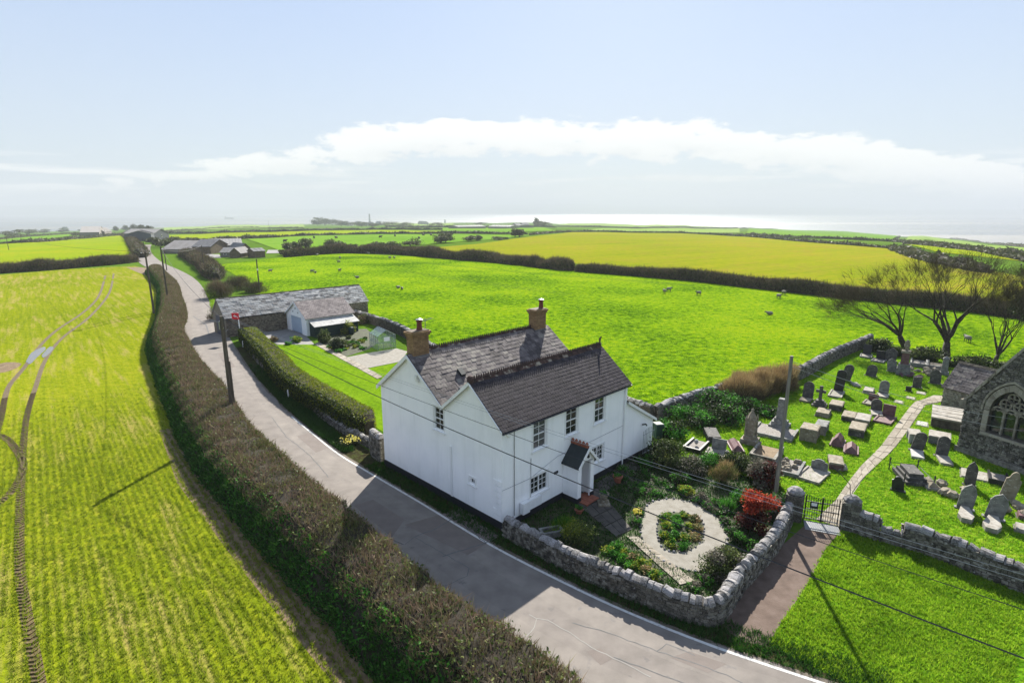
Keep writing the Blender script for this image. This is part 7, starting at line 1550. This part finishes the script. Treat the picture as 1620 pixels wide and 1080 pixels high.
for i, (pts, w, h, lab) in enumerate([([(268, 384), (330, 381), (420, 376.5), (500, 373), (600, 370.5), (700, 369.5), (835, 370.5)], 5, 3, 'far hedge between the yellow strip and the middle pasture'), ([(262, 370), (330, 369.5), (400, 367), (480, 365.5), (560, 364), (700, 363.5)], 6, 4, 'far hedge above the yellow strip field'), ([(0, 387), (75, 383), (130, 378), (195, 372)], 5, 3.5, 'dark hedge along the top of the second crop field'),
    ([(838, 372), (905, 367), (1000, 368), (1100, 370), (1200, 376), (1290, 384), (1410, 394)], 4, 2.2, 'low hedge along the skyline of the yellow field'), ([(1410, 394), (1436, 402), (1470, 413), (1520, 423), (1560, 432)], 8, 4, 'scrubby dark hedge falling away right of the yellow field'), ([(1180, 371), (1290, 377.5), (1415, 383), (1500, 391), (1640, 417)], 5, 3, 'thin hedge between the far strips on the right'),
    ([(1430, 386), (1520, 395), (1640, 407)], 5, 3.2, 'hedge line nearer the sea on the right'), ([(1185, 361), (1300, 363), (1430, 371.5), (1540, 382), (1640, 392.5)], 8, 4, 'cliff top hedge along the sea on the right'), ([(1425, 371), (1420, 377), (1412, 383)], 4, 3, 'short cross hedge between the far strips'), ([(880, 358.5), (1000, 361), (1185, 361.5)], 9, 4, 'dark hedge on the far plain right of the works'), ([(610, 359), (720, 359.5), (880, 360)], 9, 5, 'dark hedge on the far plain by the works'),
    ([(255, 354), (360, 351.5), (480, 352)], 9, 5, 'hedge line on the far left skyline'), ([(0, 380), (80, 373), (165, 367)], 6, 4, 'far hedge on the left beyond the second field'), ([(260, 367), (360, 361), (480, 361)], 7, 4, 'far hedge below the pale left field')]):
    L = sum(math.dist(xy(*p), xy(*q)) for p, q in zip(pts, pts[1:])); line_hedge(pts, w * .6, h * .5, 'far_hedge', lab, M['hedge_core'], FH_(int(min(6000, L * 12))), 60 + i, max(6, L / 60), vary=.25)
def far_tree(px, h, rx, label, seed, group=None):
    shrub(px, rx, h, label, [M['farleaf']], 1100, max(.4, h * .09), 'far_tree', 'tree', group, seed, base=h * .15, stems=3)
for i, (x, y, h, rx) in enumerate([(470, 395.5, 7, 4.0), (484, 394, 8, 4.5), (450, 404, 4, 4), (455, 398, 7, 4), (526, 392, 7, 4.5), (540, 394, 6, 4), (560, 396, 5, 4), (580, 397, 5, 4), (595, 393, 5, 5), (620, 392, 5, 6), (650, 390, 7, 7), (705, 384, 10, 7), (697, 385, 9, 6), (740, 382, 6, 6), (755, 381, 6, 5), (790, 380, 4, 7), (815, 375, 12, 5), (822, 375, 11, 5)]):
    far_tree((x, y), h * .55, rx * .8, ('dark bushy tree on the pasture hedge near the farm sheds' if x < 500 else 'round bush growing out of the tall thorn hedge' if x < 600 else 'low wide bush at the corner of the yellow field' if x < 660 else 'rounded dark tree standing in the middle pasture beside the yellow field' if x < 710 else 'small bush on the edge between middle pasture and yellow field' if x < 800 else 'lone tree on the skyline end of the yellow field'), i, ('trees near the farm sheds' if x < 500 else 'bushes in the thorn hedge' if x < 600 else 'bushes at the yellow field corner' if x < 660 else 'trees beside the yellow field' if x < 710 else 'bushes on the yellow field edge' if x < 800 else 'trees at the yellow field end'))
for i, (x, y, h, rx) in enumerate([(502, 357, 22, 24), (514, 357, 25, 26), (526, 357, 22, 24), (540, 358, 17, 22), (556, 358, 12, 20), (572, 359, 12, 20), (590, 359, 10, 20), (618, 358, 10, 22), (640, 358, 10, 22), (690, 358, 9, 22), (760, 356, 9, 22), (860, 359, 11, 20), (850, 358, 16, 14)]):
    far_tree((x, y), h, rx, 'hazy clump of trees around the far village', 40 + i, 'tree clumps of the far village')
for i, (x, y, h, rx) in enumerate([(20, 374, 9, 16), (45, 371, 9, 16), (70, 369, 9, 16), (98, 368, 9, 16), (130, 366, 8, 16), (185, 366, 10, 9), (200, 365, 11, 9), (214, 366, 12, 9), (228, 368, 11, 8), (238, 371, 9, 6), (210, 372, 6, 6), (122, 374, 5, 6), (132, 374, 5, 6), (150, 374, 5, 6)]):
    far_tree((x, y), h, rx, 'hazy tree on the left skyline around the farmhouse', 70 + i, 'trees on the left skyline')
for i, (x, y, h, rx) in enumerate([(275, 384, 4, 5), (262, 392, 4, 4), (250, 390, 4, 3), (240, 385, 4, 4)]): far_tree((x, y), h, rx, 'brown bush beside the upper lane near the farm sheds', 90 + i, 'bushes beside the upper lane')
# ------------------------------------------------------------------ grass and crop, blade by blade where it is near enough to see
tufts('crop_plants', near_field, 46000, .15, .03, M['cropblade'], 5, rows=(ROWDIR, .32), maxr=58, per=3, parent=None, power=.55)['kind'] = 'stuff'
tag(bpy.data.objects['crop_plants'], 'young green crop growing in rows in the near field', 'crop')
fg = G((1304, 872), (1330, 843), (1400, 851), (1447, 866), (1528, 891), (1620, 928), (1750, 990), (1750, 1200), (1420, 1108), (1325, 1074), (1216, 1019), (1236, 984), (1267, 940), (1287, 904))
tag(tufts('green_grass', fg, 15000, .15, .03, M['grassblade'], 6, per=4, power=.3), 'rough grass on the front green outside the churchyard wall', 'grass')
yd = G((1283, 822), (1337, 838), (1400, 846), (1447, 861), (1528, 885), (1660, 936), (1660, 700), (1500, 560), (1378, 540), (1255, 605), (1036, 668), (1060, 718), (1150, 742), (1240, 788))
pth = G((1286, 822), (1322, 791), (1342, 762), (1361, 738), (1394, 705), (1418, 672), (1439, 644), (1455, 634), (1477, 625), (1494, 626), (1500, 634), (1464, 641), (1459, 648), (1440, 676), (1418, 706), (1365, 758), (1343, 791), (1334, 836))
tag(tufts('churchyard_tufts', yd, 26000, .15, .035, M['grassblade'], 7, per=3, power=.4, maxr=75, avoid=[pth]), 'grass between the graves of the churchyard', 'grass')
ps = G((420, 478), (420, 425), (560, 404), (700, 410), (915, 431), (1100, 445), (1330, 472), (1600, 500), (1600, 580), (1480, 558), (1378, 533), (1258, 597), (1036, 657), (900, 636), (760, 572), (641, 530), (585, 498))
tag(tufts('pasture_tufts', ps, 30000, .16, .05, M['grassblade'], 9, per=3, power=.9, maxr=135, fade=.6), 'tussocky grass of the sheep pasture', 'grass')
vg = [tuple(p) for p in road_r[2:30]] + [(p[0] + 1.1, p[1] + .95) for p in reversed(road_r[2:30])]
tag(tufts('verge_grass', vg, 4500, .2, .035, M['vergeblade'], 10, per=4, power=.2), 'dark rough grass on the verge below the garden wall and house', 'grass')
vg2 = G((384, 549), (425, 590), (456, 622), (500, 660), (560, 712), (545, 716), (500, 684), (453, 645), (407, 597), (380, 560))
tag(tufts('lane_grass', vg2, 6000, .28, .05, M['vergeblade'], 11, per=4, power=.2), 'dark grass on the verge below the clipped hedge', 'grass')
vg3 = G((322, 452), (340, 455), (348, 490), (340, 505), (334, 480)); tag(tufts('corner_grass', vg3, 900, .4, .08, M['grassblade'], 12, per=4, maxr=120, power=.1), 'bright grass on the lane corner below the thickets', 'grass')
bd = G((800, 830), (1075, 940), (1136, 948), (1255, 805), (1235, 770), (1060, 722), (1028, 710), (930, 770), (860, 804))
tag(tufts('bed_groundcover', bd, 5200, .14, .05, M['vergeblade'], 13, per=4, power=.1, avoid=[[tuple(p) for p in ring], G((906, 792), (945, 772), (1000, 838), (975, 850))]), 'low green ground cover in the front garden beds', 'ground cover')
# ------------------------------------------------------------------ the air
def haze():
    m, N, L = new_mat('sea_haze'); out = N.new('ShaderNodeOutputMaterial'); v = N.new('ShaderNodeVolumePrincipled'); v.inputs['Color'].default_value = (.50, .53, .58, 1); v.inputs['Density'].default_value = 2.5e-4; v.inputs['Anisotropy'].default_value = .0
    L.new(v.outputs[0], out.inputs['Volume']); o = MB().box(-16500, -16500, -95, 16500, 16500, 215).build('haze', m); tag(o, 'pale sea haze over fields and estuary', 'haze', kind='stuff')
haze()
